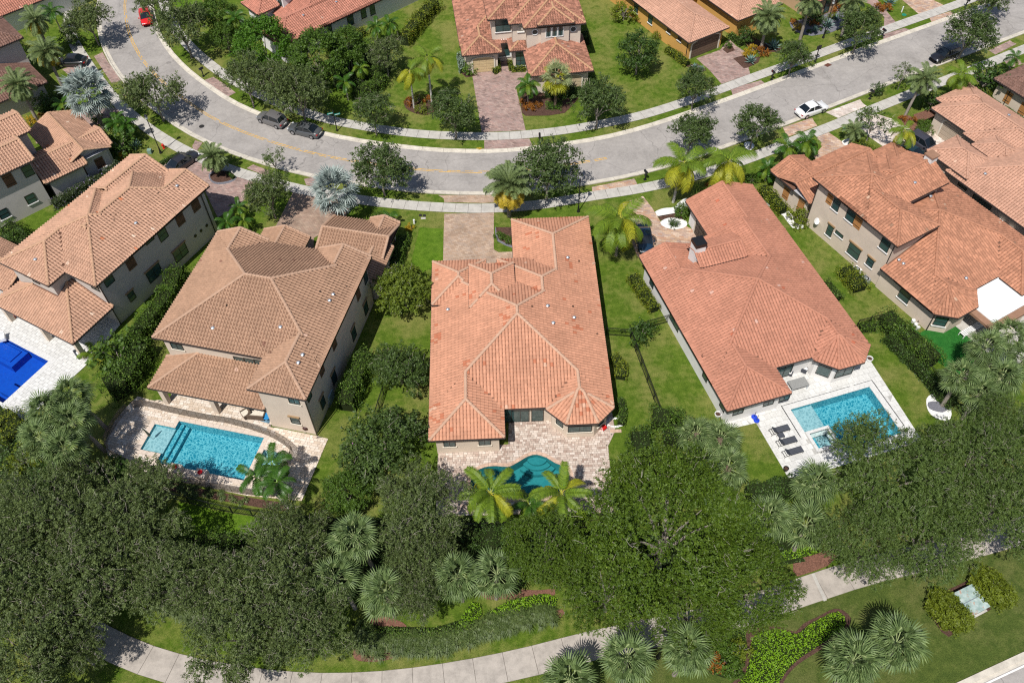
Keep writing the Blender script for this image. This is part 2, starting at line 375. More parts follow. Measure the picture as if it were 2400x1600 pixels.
# ================================================================== houses: hipped and gabled tile roofs
TW, TL = .325, .40            # tile width and exposure
def tilemat(name, cols, single=False):
    """cols: ramp of tones over the tile's own tint value"""
    t = NT(name)
    if single:
        oi = t.n('ShaderNodeObjectInfo'); sp = t.n('ShaderNodeSeparateColor'); t.l(oi.outputs['Color'], sp.inputs[0]); f = sp.outputs[0]
    else:
        f = t.n('ShaderNodeAttribute', attribute_type='GEOMETRY', attribute_name='rnd').outputs['Fac']
    c = t.ramp(f, cols); s = t.noise(2.6, 5, .75); s2 = t.noise(.35, 4, .6)
    c = t.mix(1.0, c, t.ramp(s, [(.3, (.86, .85, .84)), (.62, (1.06,) * 3)]), 'MULTIPLY')
    c = t.mix(1.0, c, t.ramp(s2, [(.35, (.9, .9, .9)), (.65, (1.06,) * 3)]), 'MULTIPLY')
    return t.done(c, .82, .25)
def tile_pair(name, base, v=.10, pale=(.62, .46, .36), dark=None):
    dark = dark or sc3(base, .6)
    st = [(0, dark), (.03, sc3(base, 1 - v)), (.5, base), (.965, sc3(base, 1 + v)), (.985, pale)]
    return tilemat(name, st), tilemat(name + '_single', st, True)
TILE = {'salmon': tile_pair('salmon_clay_tile', (.53, .262, .165), .09, (.60, .37, .26), (.46, .165, .09)),
        'orange': tile_pair('orange_clay_tile', (.455, .205, .135), .09, (.55, .34, .27), (.46, .14, .08)),
        'brown': tile_pair('brown_concrete_tile', (.385, .235, .155), .08, (.55, .36, .27), (.25, .13, .09)),
        'pinktan': tile_pair('pink_tan_tile', (.50, .30, .205), .10, (.68, .50, .38), (.55, .2, .1)),
        'terra': tile_pair('terracotta_blend_tile', (.435, .205, .125), .2, (.50, .32, .22), (.30, .17, .11)),
        'peach': tile_pair('peach_clay_tile', (.50, .285, .20), .10, (.62, .40, .29), (.42, .23, .16)),
        'mixed': tile_pair('brown_red_blend_tile', (.36, .17, .115), .38, (.40, .27, .21), (.19, .105, .085)),
        'redpink': tile_pair('pinkish_red_tile', (.47, .205, .145), .16, (.55, .33, .26), (.36, .14, .1)),
        'cap_salmon': (plain('sun_bleached_ridge_tile', (.50, .315, .22), .85, .2, var=.12, scale=3), None), 'cap_brown': (plain('tan_ridge_tile', (.43, .275, .19), .85, .2, var=.12, scale=3), None),
        'cap_pinktan': (plain('buff_ridge_tile', (.46, .28, .18), .85, .2, var=.12, scale=3), None), 'cap_mixed': (plain('ochre_ridge_tile', (.44, .26, .15), .85, .2, var=.15, scale=3), None),
        'umber': tile_pair('dark_brown_tile', (.2, .115, .09), .2, (.3, .2, .16), (.12, .07, .06))}
MAT['mortar'] = plain('roof_underlay', (.15, .08, .055), .95, .1)
MAT['gutter'] = plain('dark_bronze_gutter', (.035, .03, .03), .35, .5)
MAT['fascia'] = plain('pale_fascia', (.42, .42, .44), .5, .4)
MAT['glass'] = NT('window_glass').done((.035, .075, .075), .12, .9)
MAT['winframe'] = plain('dark_bronze_frame', (.028, .025, .022), .4, .5)
MAT['shutter'] = plain('brown_wood_shutter', (.145, .075, .045), .7, .3, var=.3, scale=9)
MAT['shutter_tan'] = plain('honey_wood_shutter', (.42, .20, .07), .65, .3, var=.3, scale=9)
MAT['sill'] = plain('cream_stone_sill', (.66, .6, .5), .7, .3)
MAT['sillwhite'] = plain('white_stone_sill', (.78, .77, .75), .7, .3)
MAT['lintel'] = plain('tan_timber_lintel', (.30, .2, .11), .8, .2)
MAT['metal'] = plain('galvanised_metal', (.5, .55, .6), .35, .5, metal=.7)
MAT['black'] = plain('black_paint', (.012, .012, .013), .4, .5)
MAT['white'] = plain('white_paint', (.78, .78, .77), .5, .4)
def stucco(name, col):
    t = NT(name); f = t.noise(.7, 4, .6); h = t.noise(22, 3, .7)
    c = t.ramp(f, [(.3, sc3(col, .92)), (.7, sc3(col, 1.05))]); return t.done(c, .92, .15)
for k, c in dict(cream=(.63, .53, .43), beige=(.62, .52, .425), greige=(.52, .465, .425), white=(.74, .72, .70), grey=(.52, .48, .45), yellow=(.62, .345, .10), blush=(.66, .56, .47), tan=(.5, .33, .2)).items():
    MAT['wall_' + k] = stucco(k + '_stucco', c)
MAT['stone_clad'] = concrete('cream_stone_cladding', (.66, .61, .53), .15, 3)

PROFILES = {'low': [(0, -.02), (.12, .03), (.45, .05), (.8, .035), (.93, -.02), (1.0, -.03)],
            'high': [(0, .0), (.1, .055), (.33, .098), (.56, .07), (.7, -.01), (1.0, -.03)]}
def clip_poly(poly, a, b, c):
    """keep a*x + b*y + c >= 0; poly of tuples, extra coordinates are interpolated"""
    out = []; n = len(poly)
    for i in range(n):
        p, q = poly[i], poly[(i + 1) % n]; dp = a * p[0] + b * p[1] + c; dq = a * q[0] + b * q[1] + c
        if dp >= 0: out.append(p)
        if (dp >= 0) != (dq >= 0):
            t = dp / (dp - dq); out.append(tuple(x + (y - x) * t for x, y in zip(p, q)))
    return out
class Block:
    def __init__(s, poly, z, slopes, m=.41, wall=True, wall_to=0.0, over=.52, keep=()):
        s.poly = poly; s.keep = list(keep); s.z = z; s.m = m; s.wall = wall; s.wall_to = wall_to; s.over = over; n = len(poly); s.edges = []
        for i in range(n):
            (x0, y0), (x1, y1) = poly[i], poly[(i + 1) % n]; L = math.hypot(x1 - x0, y1 - y0); ux, uy = (x1 - x0) / L, (y1 - y0) / L
            a, b = -uy, ux; s.edges.append(dict(a=a, b=b, c=-(a * x0 + b * y0), u=(ux, uy), p=(x0, y0), L=L, slope=slopes[i]))
        s.faces = []
        for i, e in enumerate(s.edges):
            if not e['slope']: continue
            reg = list(poly)
            for j, f in enumerate(s.edges):
                if j != i and f['slope']:
                    reg = clip_poly(reg, f['a'] - e['a'], f['b'] - e['b'], f['c'] - e['c'])
                    if len(reg) < 3: break
            for k_ in s.keep:
                if len(reg) >= 3: reg = clip_poly(reg, *k_)
            if len(reg) >= 3: s.faces.append((i, reg))
    def kpoly(s):
        p = list(s.poly)
        for k_ in s.keep: p = clip_poly(p, *k_)
        return p
    def d(s, i, x, y): e = s.edges[i]; return e['a'] * x + e['b'] * y + e['c']
    def inside(s, x, y, mg=0.0): return all(s.d(i, x, y) >= mg for i in range(len(s.edges))) and all(a * x + b * y + c >= 0 for a, b, c in s.keep)
    def h(s, x, y): return s.z + s.m * min(s.d(i, x, y) for i in range(len(s.edges)) if s.edges[i]['slope'])
    def fi(s, x, y): return min((s.d(i, x, y), i) for i in range(len(s.edges)) if s.edges[i]['slope'])[1]
    def inset(s, w):
        n = len(s.edges); out = []
        for i in range(n):
            e, f = s.edges[i - 1], s.edges[i]; D = e['a'] * f['b'] - f['a'] * e['b']
            c1, c2 = e['c'] - w, f['c'] - w
            out.append(((e['b'] * c2 - f['b'] * c1) / D, (f['a'] * c1 - e['a'] * c2) / D))
        for k_ in s.keep: out = clip_poly(out, *k_)
        return out
def rect(x0, x1, y0, y1, z, sl='SENW', **kw):
    return Block([(x0, y0), (x1, y0), (x1, y1), (x0, y1)], z, [k in sl for k in 'SENW'], **kw)
def pblock(poly, z, nos=(), **kw): return Block(poly, z, [i not in nos for i in range(len(poly))], **kw)
def buried(blocks, k, x, y, z, nrm=None):
    """is the point (x, y, z) of block k inside or under another block"""
    for j, B in enumerate(blocks):
        if j == k or not B.inside(x, y): continue
        hb = B.h(x, y)
        if B.wall and z > B.wall_to and B.inside(x, y, B.over) and hb > z + .02: return True
        if hb > z + (.09 if nrm is not None and abs(B.edges[B.fi(x, y)]['a'] - nrm[0]) + abs(B.edges[B.fi(x, y)]['b'] - nrm[1]) > .05 else .03) and z >= B.z - .12: return True
        if nrm is not None and j < k and abs(hb - z) < .03 and z >= B.z - .05:
            e = B.edges[B.fi(x, y)]
            if abs(e['a'] - nrm[0]) + abs(e['b'] - nrm[1]) < .05:
                q = .17; ok = True
                for dx, dy in ((q, 0), (-q, 0), (0, q), (0, -q)):
                    if not B.inside(x + dx, y + dy) or B.edges[B.fi(x + dx, y + dy)] is not e:
                        # keep the tile unless the neighbour position belongs to the same plane anyway
                        ok = False
                if ok or (k - j) == 0: return True
    return False
HOUSES = {}
def cap_mesh(L=.43, r0=.165, r1=.135):
    mb = MB(); n = 5; vs = []
    for x, r, z in ((0, r0, .02), (L, r1, .0)):
        for j in range(n + 1):
            t = math.pi * j / n; vs.append((x, r * math.cos(t), z + r * .75 * math.sin(t)))
    fs = [(j, j + 1, n + 2 + j, n + 1 + j) for j in range(n)] + [tuple(range(n + 1))[::-1], tuple(range(n + 1, 2 * n + 2))]
    mb.add(vs, fs); return mb
def house(key, yaw, blocks, tile, wall, label, cat='house', profile='low', gutter='gutter', cxy=None, nsingle=300, group=None, capcol=None):
    a = rad(yaw); X = [p[0] for b in blocks for p in b.poly]; Y = [p[1] for b in blocks for p in b.poly]
    cx, cy = cxy or ((min(X) + max(X)) / 2, (min(Y) + max(Y)) / 2)
    wx, wy = cx * math.cos(a) + cy * math.sin(a), -cx * math.sin(a) + cy * math.cos(a)
    R = empty('house', (wx, wy, 0), -a, label, cat, group)
    HOUSES[key] = H = dict(root=R, yaw=a, c=(cx, cy), blocks=blocks)
    campos = np.array([-wx * math.cos(a) + wy * math.sin(a), -wx * math.sin(a) - wy * math.cos(a)])  # camera seen from the house frame
    campos = np.array([-(wx * math.cos(a) - wy * math.sin(a)), -(wx * math.sin(a) + wy * math.cos(a))])
    m_all, m_one = TILE[tile]
    wallm = MAT['wall_' + wall]
    # walls
    mb = MB()
    for k, b in enumerate(blocks):
        if not b.wall: continue
        pl = b.inset(b.over + .004 * k); mb.prism([(x - cx, y - cy) for x, y in pl], b.wall_to, b.z - .035)
        for i, e in enumerate(b.edges):            # gable triangles
            if e['slope']: continue
            ends = []
            n = 24; P0 = np.array(pl[i]); P1 = np.array(pl[(i + 1) % len(pl)]); top = []
            for q in range(n + 1):
                p = P0 + (P1 - P0) * q / n; top.append((p[0], p[1], b.h(*p) - .06))
            ia, ib = e['a'], e['b']
            vs = [(P0[0] - cx, P0[1] - cy, b.z - .03), (P1[0] - cx, P1[1] - cy, b.z - .03)] + [(x - cx, y - cy, z) for x, y, z in reversed(top)]
            vs2 = [(x + ia * .15, y + ib * .15, z) for x, y, z in vs]; nn = len(vs)
            mb.add(vs + vs2, [tuple(range(nn)), tuple(reversed(range(nn, 2 * nn)))] + [(j, j + nn, (j + 1) % nn + nn, (j + 1) % nn) for j in range(nn)])
    H['wall'] = mb.build('wall', wallm, R)
    # roof deck, soffits
    rb = MB(); gb = MB()
    for k, b in enumerate(blocks):
        rb.add([(x - cx, y - cy, b.z - .03) for x, y in b.kpoly()][::-1], [tuple(range(len(b.kpoly())))], 1)
        for i, reg in b.faces:
            rb.add([(x - cx, y - cy, b.h(x, y) - .004 * (k % 3)) for x, y in reg], [tuple(range(len(reg)))], 0)
        for i, e in enumerate(b.edges):
            if not e['slope']: continue
            n = max(1, int(e['L'] / 1.2)); ok = None; run = []
            for q in range(n + 1):
                if q < n:
                    px, py = (e['p'][0] + e['u'][0] * (q + .5) * e['L'] / n, e['p'][1] + e['u'][1] * (q + .5) * e['L'] / n)
                    v = all(k_[0] * px + k_[1] * py + k_[2] >= 0 for k_ in b.keep) and not any(B.inside(px, py, .02) and B.h(px, py) > b.z and (B.z < b.z + .4 or B.inside(px, py, .5) and B.wall) for j, B in enumerate(blocks) if j != k)
                else: v = False
                if v: run.append(q)
                elif run:
                    s0, s1 = run[0] * e['L'] / n, (run[-1] + 1) * e['L'] / n
                    c = (e['p'][0] + e['u'][0] * (s0 + s1) / 2 - e['a'] * .05 - cx, e['p'][1] + e['u'][1] * (s0 + s1) / 2 - e['b'] * .05 - cy)
                    gb.obox(c, s1 - s0 + .1, .13, .13, e['u'], 0, b.z - .16); run = []
    roof = rb.build('roof', [MAT['mortar'], MAT['fascia']], R); H['roof'] = roof
    a_ = roof.data.attributes.new('rnd', 'FLOAT', 'FACE'); a_.data.foreach_set('value', [.03] * len(roof.data.polygons))
    if gb.v: gb.build('gutter', MAT[gutter], roof)
    # tiles
    prof = PROFILES[profile]; npf = len(prof)
    tv = []
    for (t, hh) in prof: tv += [((.02 + t * .95) * TW, 0.0, hh + .045), ((.02 + t * .95) * TW, 1.0, hh + .005), ((.02 + t * .95) * TW, 0.0, -.01)]
    tv = np.array(tv); tq = []
    for i in range(npf - 1): tq += [(3 * i, 3 * i + 3, 3 * i + 4, 3 * i + 1), (3 * i + 2, 3 * i + 5, 3 * i + 3, 3 * i)]
    tq = np.array(tq)
    full = []; BV = []; BT = []
    rn = random.Random(hash(key) % 1000 + 5 if False else sum(map(ord, key)))
    for k, b in enumerate(blocks):
        ct = 1 / math.sqrt(1 + b.m ** 2); dl = TL * ct
        for i, reg in b.faces:
            e = b.edges[i]; us = [(x - e['p'][0]) * e['u'][0] + (y - e['p'][1]) * e['u'][1] for x, y in reg]; ss = [b.d(i, x, y) for x, y in reg]
            # region in (u, s)
            rg = list(zip(us, ss)); ar = sum(rg[q][0] * rg[(q + 1) % len(rg)][1] - rg[(q + 1) % len(rg)][0] * rg[q][1] for q in range(len(rg)))
            if ar < 0: rg = rg[::-1]
            hp = []
            for q in range(len(rg)):
                (x0, y0), (x1, y1) = rg[q], rg[(q + 1) % len(rg)]; L = math.hypot(x1 - x0, y1 - y0)
                if L < 1e-4: continue
                A, B_ = -(y1 - y0) / L, (x1 - x0) / L; C_ = -(A * x0 + B_ * y0)
                if abs(y0) < 1e-3 and abs(y1) < 1e-3: continue          # eave: tiles overhang
                hp.append((A, B_, C_))
            r0, r1 = 0, int(max(ss) / dl) + 1; u0, u1 = int(min(us) / TW) - 1, int(max(us) / TW) + 1
            for r in range(r0, r1):
                sv_ = r * dl - .05
                for c in range(u0, u1 + 1):
                    u = c * TW; ins = True; cut = []
                    for (A, B_, C_) in hp:
                        dd = [A * (u + du) + B_ * (sv_ + ds) + C_ for du, ds in ((0, 0), (TW, 0), (TW, dl), (0, dl))]
                        if max(dd) <= .02: ins = False; break
                        if min(dd) < -.01: cut.append((A, B_, C_))
                    if not ins: continue
                    mu, ms = u + TW / 2, max(.02, sv_ + dl / 2)
                    x = e['p'][0] + e['u'][0] * mu + e['a'] * ms; y = e['p'][1] + e['u'][1] * mu + e['b'] * ms
                    if cut: x2, y2 = x, y
                    if buried(blocks, k, x, y, b.z + b.m * ms, (e['a'], e['b'])): continue
                    tint = rn.uniform(.06, .95); q = rn.random()
                    if q < .0025: tint = 1.0
                    if key == 'H3':
                        w = math.sin(x * .9 + 1) * math.sin(y * .7 + .5) + rn.uniform(-.5, .5)
                        if w > 1.12 or q > .992: tint = .0 if rn.random() < .9 else 1.0
                    elif q > .9985: tint = 0.0
                    if not cut: full.append((k, i, u, sv_, dl, tint))
                    else:
                        for qd in tq:
                            pl = [(u + tv[z][0], sv_ + tv[z][1] * (dl + .02), tv[z][2]) for z in qd]
                            for h_ in cut:
                                pl = clip_poly(pl, *h_)
                                if len(pl) < 3: break
                            if len(pl) >= 3:
                                w_ = [(e['p'][0] + e['u'][0] * p[0] + e['a'] * p[1] - e['a'] * b.m * ct * p[2] - cx, e['p'][1] + e['u'][1] * p[0] + e['b'] * p[1] - e['b'] * b.m * ct * p[2] - cy, b.z + b.m * p[1] + p[2] * ct) for p in pl]
                                BV.append(w_); BT.append(tint)
    # frames of the full tiles
    F = []
    for (k, i, u, s_, dl, tint) in full:
        b = blocks[k]; e = b.edges[i]; o_ = (e['p'][0] + e['u'][0] * u + e['a'] * s_ - cx, e['p'][1] + e['u'][1] * u + e['b'] * s_ - cy, b.z + b.m * s_)
        ct = 1 / math.sqrt(1 + b.m ** 2); nrm = (-e['a'] * b.m * ct, -e['b'] * b.m * ct, ct)
        vd = (campos[0] - o_[0], campos[1] - o_[1], CAMH - o_[2]); D = math.sqrt(sum(v * v for v in vd))
        sc_ = sum(p * q for p, q in zip(vd, nrm)) / D / D ** 2
        F.append((sc_, o_, e, b, nrm, dl, tint))
    order = sorted(range(len(F)), key=lambda j: -F[j][0]); single = set(order[:nsingle])
    one = MB().add([(v[0], v[1] * (TL + .02), v[2]) for v in tv], [tuple(q) for q in tq]).mesh('tile', [m_one])
    V = []; T = []
    for j, (sc_, o_, e, b, nrm, dl, tint) in enumerate(F):
        if j in single:
            ct = nrm[2]; t = obj('tile', one, None, roof); t.color = (tint, tint, tint, 1)
            t.matrix_local = Matrix(((e['u'][0], e['a'] * ct, nrm[0], o_[0]), (e['u'][1], e['b'] * ct, nrm[1], o_[1]), (0, b.m * ct, ct, o_[2]), (0, 0, 0, 1)))
        else:
            q = tv[tq.ravel()]; L = dl + .02
            w_ = np.empty((len(q), 3)); w_[:, 0] = o_[0] + e['u'][0] * q[:, 0] + e['a'] * q[:, 1] * L + nrm[0] * q[:, 2]
            w_[:, 1] = o_[1] + e['u'][1] * q[:, 0] + e['b'] * q[:, 1] * L + nrm[1] * q[:, 2]; w_[:, 2] = o_[2] + b.m * q[:, 1] * L + nrm[2] * q[:, 2]
            V.append(w_); T.extend([tint] * len(tq))
    if V:
        nv = sum(len(v) for v in V) // 4; me = quads_mesh('tile_field', np.concatenate(V), nv, m_all, T)
        o = obj('tile_field', me, None, roof); o['kind'] = 'stuff'
    if BV:
        mb = MB()
        for w_ in BV: mb.add(w_, [tuple(range(len(w_)))])
        me = mb.mesh('cut_tiles', [m_all]); at = me.attributes.new('rnd', 'FLOAT', 'FACE'); at.data.foreach_set('value', BT)
        o = obj('cut_tile', me, None, roof); o['kind'] = 'stuff'
    # ridge, hip and verge caps
    mc = TILE['cap_' + tile][0] if 'cap_' + tile in TILE else m_one; capm = cap_mesh().mesh('ridge_cap', [mc if mc is not m_one else m_one]); caps = []; seen = []
    for k, b in enumerate(blocks):
        lines = []
        for ii, (i, reg) in enumerate(b.faces):
            for q in range(len(reg)):
                p0, p1 = reg[q], reg[(q + 1) % len(reg)]; mx, my = (p0[0] + p1[0]) / 2, (p0[1] + p1[1]) / 2
                if math.hypot(p0[0] - p1[0], p0[1] - p1[1]) < .25: continue
                d_ = sorted((b.d(j, mx, my), j) for j in range(len(b.edges)) if b.edges[j]['slope'])
                if b.edges[i]['slope'] and d_[0][0] < .01: continue
                other = [j for dd, j in d_ if abs(dd - d_[0][0]) < .02 and j != i]
                if other:
                    if i < other[0]: lines.append((p0, p1, 0))
                elif not any(abs(k_[0] * mx + k_[1] * my + k_[2]) < .01 for k_ in b.keep): lines.append((p0, p1, 1))                      # verge of a gable
        for p0, p1, kind in lines:
            z0, z1 = b.h(*p0), b.h(*p1)
            if z0 > z1: p0, p1, z0, z1 = p1, p0, z1, z0
            L = math.sqrt((p1[0] - p0[0]) ** 2 + (p1[1] - p0[1]) ** 2 + (z1 - z0) ** 2); n = max(1, int(L / .38))
            for q in range(n):
                t = q / n; x, y, z = p0[0] + (p1[0] - p0[0]) * t, p0[1] + (p1[1] - p0[1]) * t, z0 + (z1 - z0) * t
                tm = (q + .5) / n; xm, ym, zm = p0[0] + (p1[0] - p0[0]) * tm, p0[1] + (p1[1] - p0[1]) * tm, z0 + (z1 - z0) * tm
                if buried(blocks, k, xm, ym, zm): continue
                if kind == 0:
                    l2 = math.hypot(p1[0] - p0[0], p1[1] - p0[1]); px_, py_ = -(p1[1] - p0[1]) / l2 * .3, (p1[0] - p0[0]) / l2 * .3
                    def UH(x_, y_): return max([B.h(x_, y_) for B in blocks if B.inside(x_, y_) and B.z <= zm + .1] or [zm - 1])
                    if UH(xm + px_, ym + py_) + UH(xm - px_, ym - py_) - 2 * UH(xm, ym) > -.06: continue
                else:
                    e_ = min(b.edges, key=lambda q_: abs(q_['a'] * xm + q_['b'] * ym + q_['c'])); xo, yo = xm - e_['a'] * .2, ym - e_['b'] * .2
                    if any(B.inside(xo, yo) and B.h(xo, yo) > zm - .15 and B.z <= zm + .1 for j, B in enumerate(blocks) if j != k): continue
                if any((xm - c_[0]) ** 2 + (ym - c_[1]) ** 2 < .03 and abs(zm - c_[2]) < .2 for c_ in seen[-400:]): continue
                seen.append((xm, ym, zm))
                dx, dy, dz = (p1[0] - p0[0]) / L, (p1[1] - p0[1]) / L, (z1 - z0) / L
                caps.append((x - cx, y - cy, z + .045, dx, dy, dz))
    cm = MB()
    for q, (x, y, z, dx, dy, dz) in enumerate(caps):
        X_ = Vector((dx, dy, dz)); Y_ = Vector((0, 0, 1)).cross(X_).normalized(); Z_ = X_.cross(Y_)
        Mx = Matrix(((X_.x, Y_.x, Z_.x, x), (X_.y, Y_.y, Z_.y, y), (X_.z, Y_.z, Z_.z, z), (0, 0, 0, 1)))
        if q < 300:
            o = obj('ridge_cap', capm, None, roof); tt = rn.uniform(.1, .5); o.color = (tt, tt, tt, 1); o.matrix_local = Mx
        else:
            src = cap_mesh(); cm.add([tuple(Mx @ Vector(v)) for v in src.v], src.f)
    if cm.v:
        me = cm.mesh('ridge_caps', [mc if mc is not m_one else m_all]); at = me.attributes.new('rnd', 'FLOAT', 'FACE'); at.data.foreach_set('value', [.3] * len(me.polygons))
        o = obj('ridge_cap', me, None, roof); o['kind'] = 'stuff'
    return H
def to_local(H, p):
    a = H['yaw']; return np.array([p[0] * math.cos(a) - p[1] * math.sin(a), p[0] * math.sin(a) + p[1] * math.cos(a), p[2]])
def on_wall(H, side, coord, u, v):
    """where the pixel (u, v) meets the wall x'=coord or y'=coord of the house; side is the outward direction"""
    o = to_local(H, np.array([0, 0, CAMH])); o[2] = CAMH; d = to_local(H, ray(u, v)); d[2] = ray(u, v)[2]
    ax = 0 if side[0] == 'x' else 1; t = (coord - o[ax]) / d[ax]; p = o + d * t
    return p
def wall_frame(H, side, coord, along, z):
    cx, cy = H['c']
    if side == 'x-': return Matrix(((0, -1, 0, coord - cx), (-1, 0, 0, along - cy), (0, 0, 1, z), (0, 0, 0, 1))) @ Matrix.Diagonal((1, 1, 1, 1))
    if side == 'x+': return Matrix(((0, 1, 0, coord - cx), (1, 0, 0, along - cy), (0, 0, 1, z), (0, 0, 0, 1)))
    if side == 'y-': return Matrix(((1, 0, 0, along - cx), (0, -1, 0, coord - cy), (0, 0, 1, z), (0, 0, 0, 1)))
    return Matrix(((-1, 0, 0, along - cx), (0, 1, 0, coord - cy), (0, 0, 1, z), (0, 0, 0, 1)))
def window(H, side, coord, along, z, w, h, style='win', sill=None, lintel=None, grid=(1, 2), shut='shutter', label=None):
    """z is the middle; local frame: x along the wall, y outward, z up"""
    Mx = wall_frame(H, side, coord, along, z)
    f = MB(); t = .055
    def bx(mb, x0, x1, y0, y1, z0, z1): mb.box(x0, x1, y0, y1, z0, z1, 0, Mx)
    if style == 'shutter':
        bx(f, -w / 2, w / 2, 0.0, .03, -h / 2, h / 2)
        o = f.build('shutter', MAT[shut], H['root']); n = max(3, int(w / .18))
        for i in range(n):
            b = MB(); bx(b, -w / 2 + i * w / n + .008, -w / 2 + (i + 1) * w / n - .008, .03, .055, -h / 2, h / 2); b.build('board', MAT[shut], o)
        for zz in (-h * .3, h * .3):
            b = MB(); bx(b, -w / 2 + .03, w / 2 - .1, .055, .07, zz - .03, zz + .03); b.build('strap_hinge', MAT['black'], o)
    else:
        bx(f, -w / 2, w / 2, 0, .07, h / 2 - t, h / 2); bx(f, -w / 2, w / 2, 0, .07, -h / 2, -h / 2 + t)
        bx(f, -w / 2, -w / 2 + t, 0, .07, -h / 2 + t, h / 2 - t); bx(f, w / 2 - t, w / 2, 0, .07, -h / 2 + t, h / 2 - t)
        o = f.build('window', MAT['winframe'], H['root'])
        nx, nz = grid
        for i in range(nx):
            for j in range(nz):
                b = MB(); x0 = -w / 2 + t + i * (w - 2 * t) / nx; x1 = x0 + (w - 2 * t) / nx; z0 = -h / 2 + t + j * (h - 2 * t) / nz; z1 = z0 + (h - 2 * t) / nz
                bx(b, x0 + .015, x1 - .015, .005, .03 + .008 * j, z0 + .015, z1 - .015); b.build('pane', MAT['glass'], o)
        if nx > 1 or nz > 1:
            b = MB()
            for i in range(1, nx): x0 = -w / 2 + t + i * (w - 2 * t) / nx; bx(b, x0 - .025, x0 + .025, .004, .06, -h / 2 + t, h / 2 - t)
            for j in range(1, nz): z0 = -h / 2 + t + j * (h - 2 * t) / nz; bx(b, -w / 2 + t, w / 2 - t, .004, .058, z0 - .022, z0 + .022)
            b.build('mullion', MAT['winframe'], o)
    if sill: b = MB(); bx(b, -w / 2 - .1, w / 2 + .1, 0, .13, -h / 2 - .12, -h / 2 - .002); b.build('sill', MAT[sill], o)
    if lintel: b = MB(); bx(b, -w / 2 - .12, w / 2 + .12, 0, .16, h / 2 + .002, h / 2 + .16); b.build('lintel', MAT[lintel], o)
    if label: o['label'] = label
    return o
def wpx(H, side, coord, c, x, y, w, h, **kw):
    u, v = c(x, y); p = on_wall(H, side, coord, u, v); return window(H, side, coord, p[1] if side[0] == 'x' else p[0], p[2], w, h, **kw)
def garage_door(H, side, coord, along, w, h, mat, arch=True, rows=4, cols=4):
    Mx = wall_frame(H, side, coord, along, 0); b = MB(); b.box(-w / 2, w / 2, 0, .03, 0.02, h, 0, Mx); o = b.build('garage_door', mat, H['root'])
    for i in range(cols):
        for j in range(rows):
            p = MB(); x0 = -w / 2 + i * w / cols; z0 = .02 + j * (h - .02) / rows
            p.box(x0 + .05, x0 + w / cols - .05, .03, .055, z0 + .05, z0 + (h - .02) / rows - .05, 0, Mx); p.build('door_panel', mat, o)
    tr = MB(); n = 14
    for i in range(n):
        t0, t1 = math.pi * i / n, math.pi * (i + 1) / n; r = w / 2; k = .22
        q = [(r * math.cos(t), h + r * k * math.sin(t)) for t in (t0, t1)] + [((r + .2) * math.cos(t), h + .06 + (r + .2) * k * math.sin(t)) for t in (t1, t0)]
        vs = [tuple(Mx @ Vector((x, 0, z))) for x, z in q] + [tuple(Mx @ Vector((x, .1, z))) for x, z in q]
        tr.add(vs, [(0, 1, 2, 3), (7, 6, 5, 4), (0, 4, 5, 1), (1, 5, 6, 2), (2, 6, 7, 3), (3, 7, 4, 0)])
    for sx in (-1, 1): tr.box(min(sx * w / 2, sx * (w / 2 + .2)), max(sx * w / 2, sx * (w / 2 + .2)), 0, .1, 0, h, 0, Mx)
    tr.build('door_surround', MAT['sill'], H['root'])
    hb = MB(); m = 10; q = [(-w / 2, h)] + [(-w / 2 * math.cos(math.pi * i / m), h + w / 2 * .22 * math.sin(math.pi * i / m)) for i in range(m + 1)]
    hb.add([tuple(Mx @ Vector((x, .02, z))) for x, z in q[1:]], [tuple(range(m + 1))]); hb.build('door_head', mat, o)
    return o
def downpipe(H, x, y, z0, z1):
    cx, cy = H['c']; MB().box(x - cx - .045, x - cx + .045, y - cy - .045, y - cy + .045, z0, z1).build('downpipe', MAT['gutter'], H['root'])
def vent(H, c, x, y, kind='cap'):
    """roof vent where the pixel meets the roof"""
    u, v = c(x, y); best = None
    for zz in np.arange(3.0, 11.0, .02):
        p = to_local(H, np.array(P(u, v, zz))); hs = [b.h(p[0], p[1]) for b in H['blocks'] if b.inside(p[0], p[1])]
        if hs and max(hs) >= zz: best = p; zb = zz
    if best is None: return
    cx, cy = H['c']; mb = MB(); q = (best[0] - cx, best[1] - cy)
    if kind == 'cap': mb.lathe((q[0], q[1], zb), [(.13, 0), (.13, .12), (.19, .16), (.19, .2), (.06, .27)], 8); mb.build('roof_vent', MAT['metal'], H['root'])
    elif kind == 'hole': mb.lathe((q[0], q[1], zb), [(.1, 0), (.1, .14), (.07, .14), (.07, .02)], 8); mb.build('vent_pipe', MAT['black'], H['root'])
    else: mb.lathe((q[0], q[1], zb), [(.17, 0), (.11, .05), (.07, .07), (.07, .16)], 8); mb.build('vent_pipe', TILE['peach'][0], H['root'])
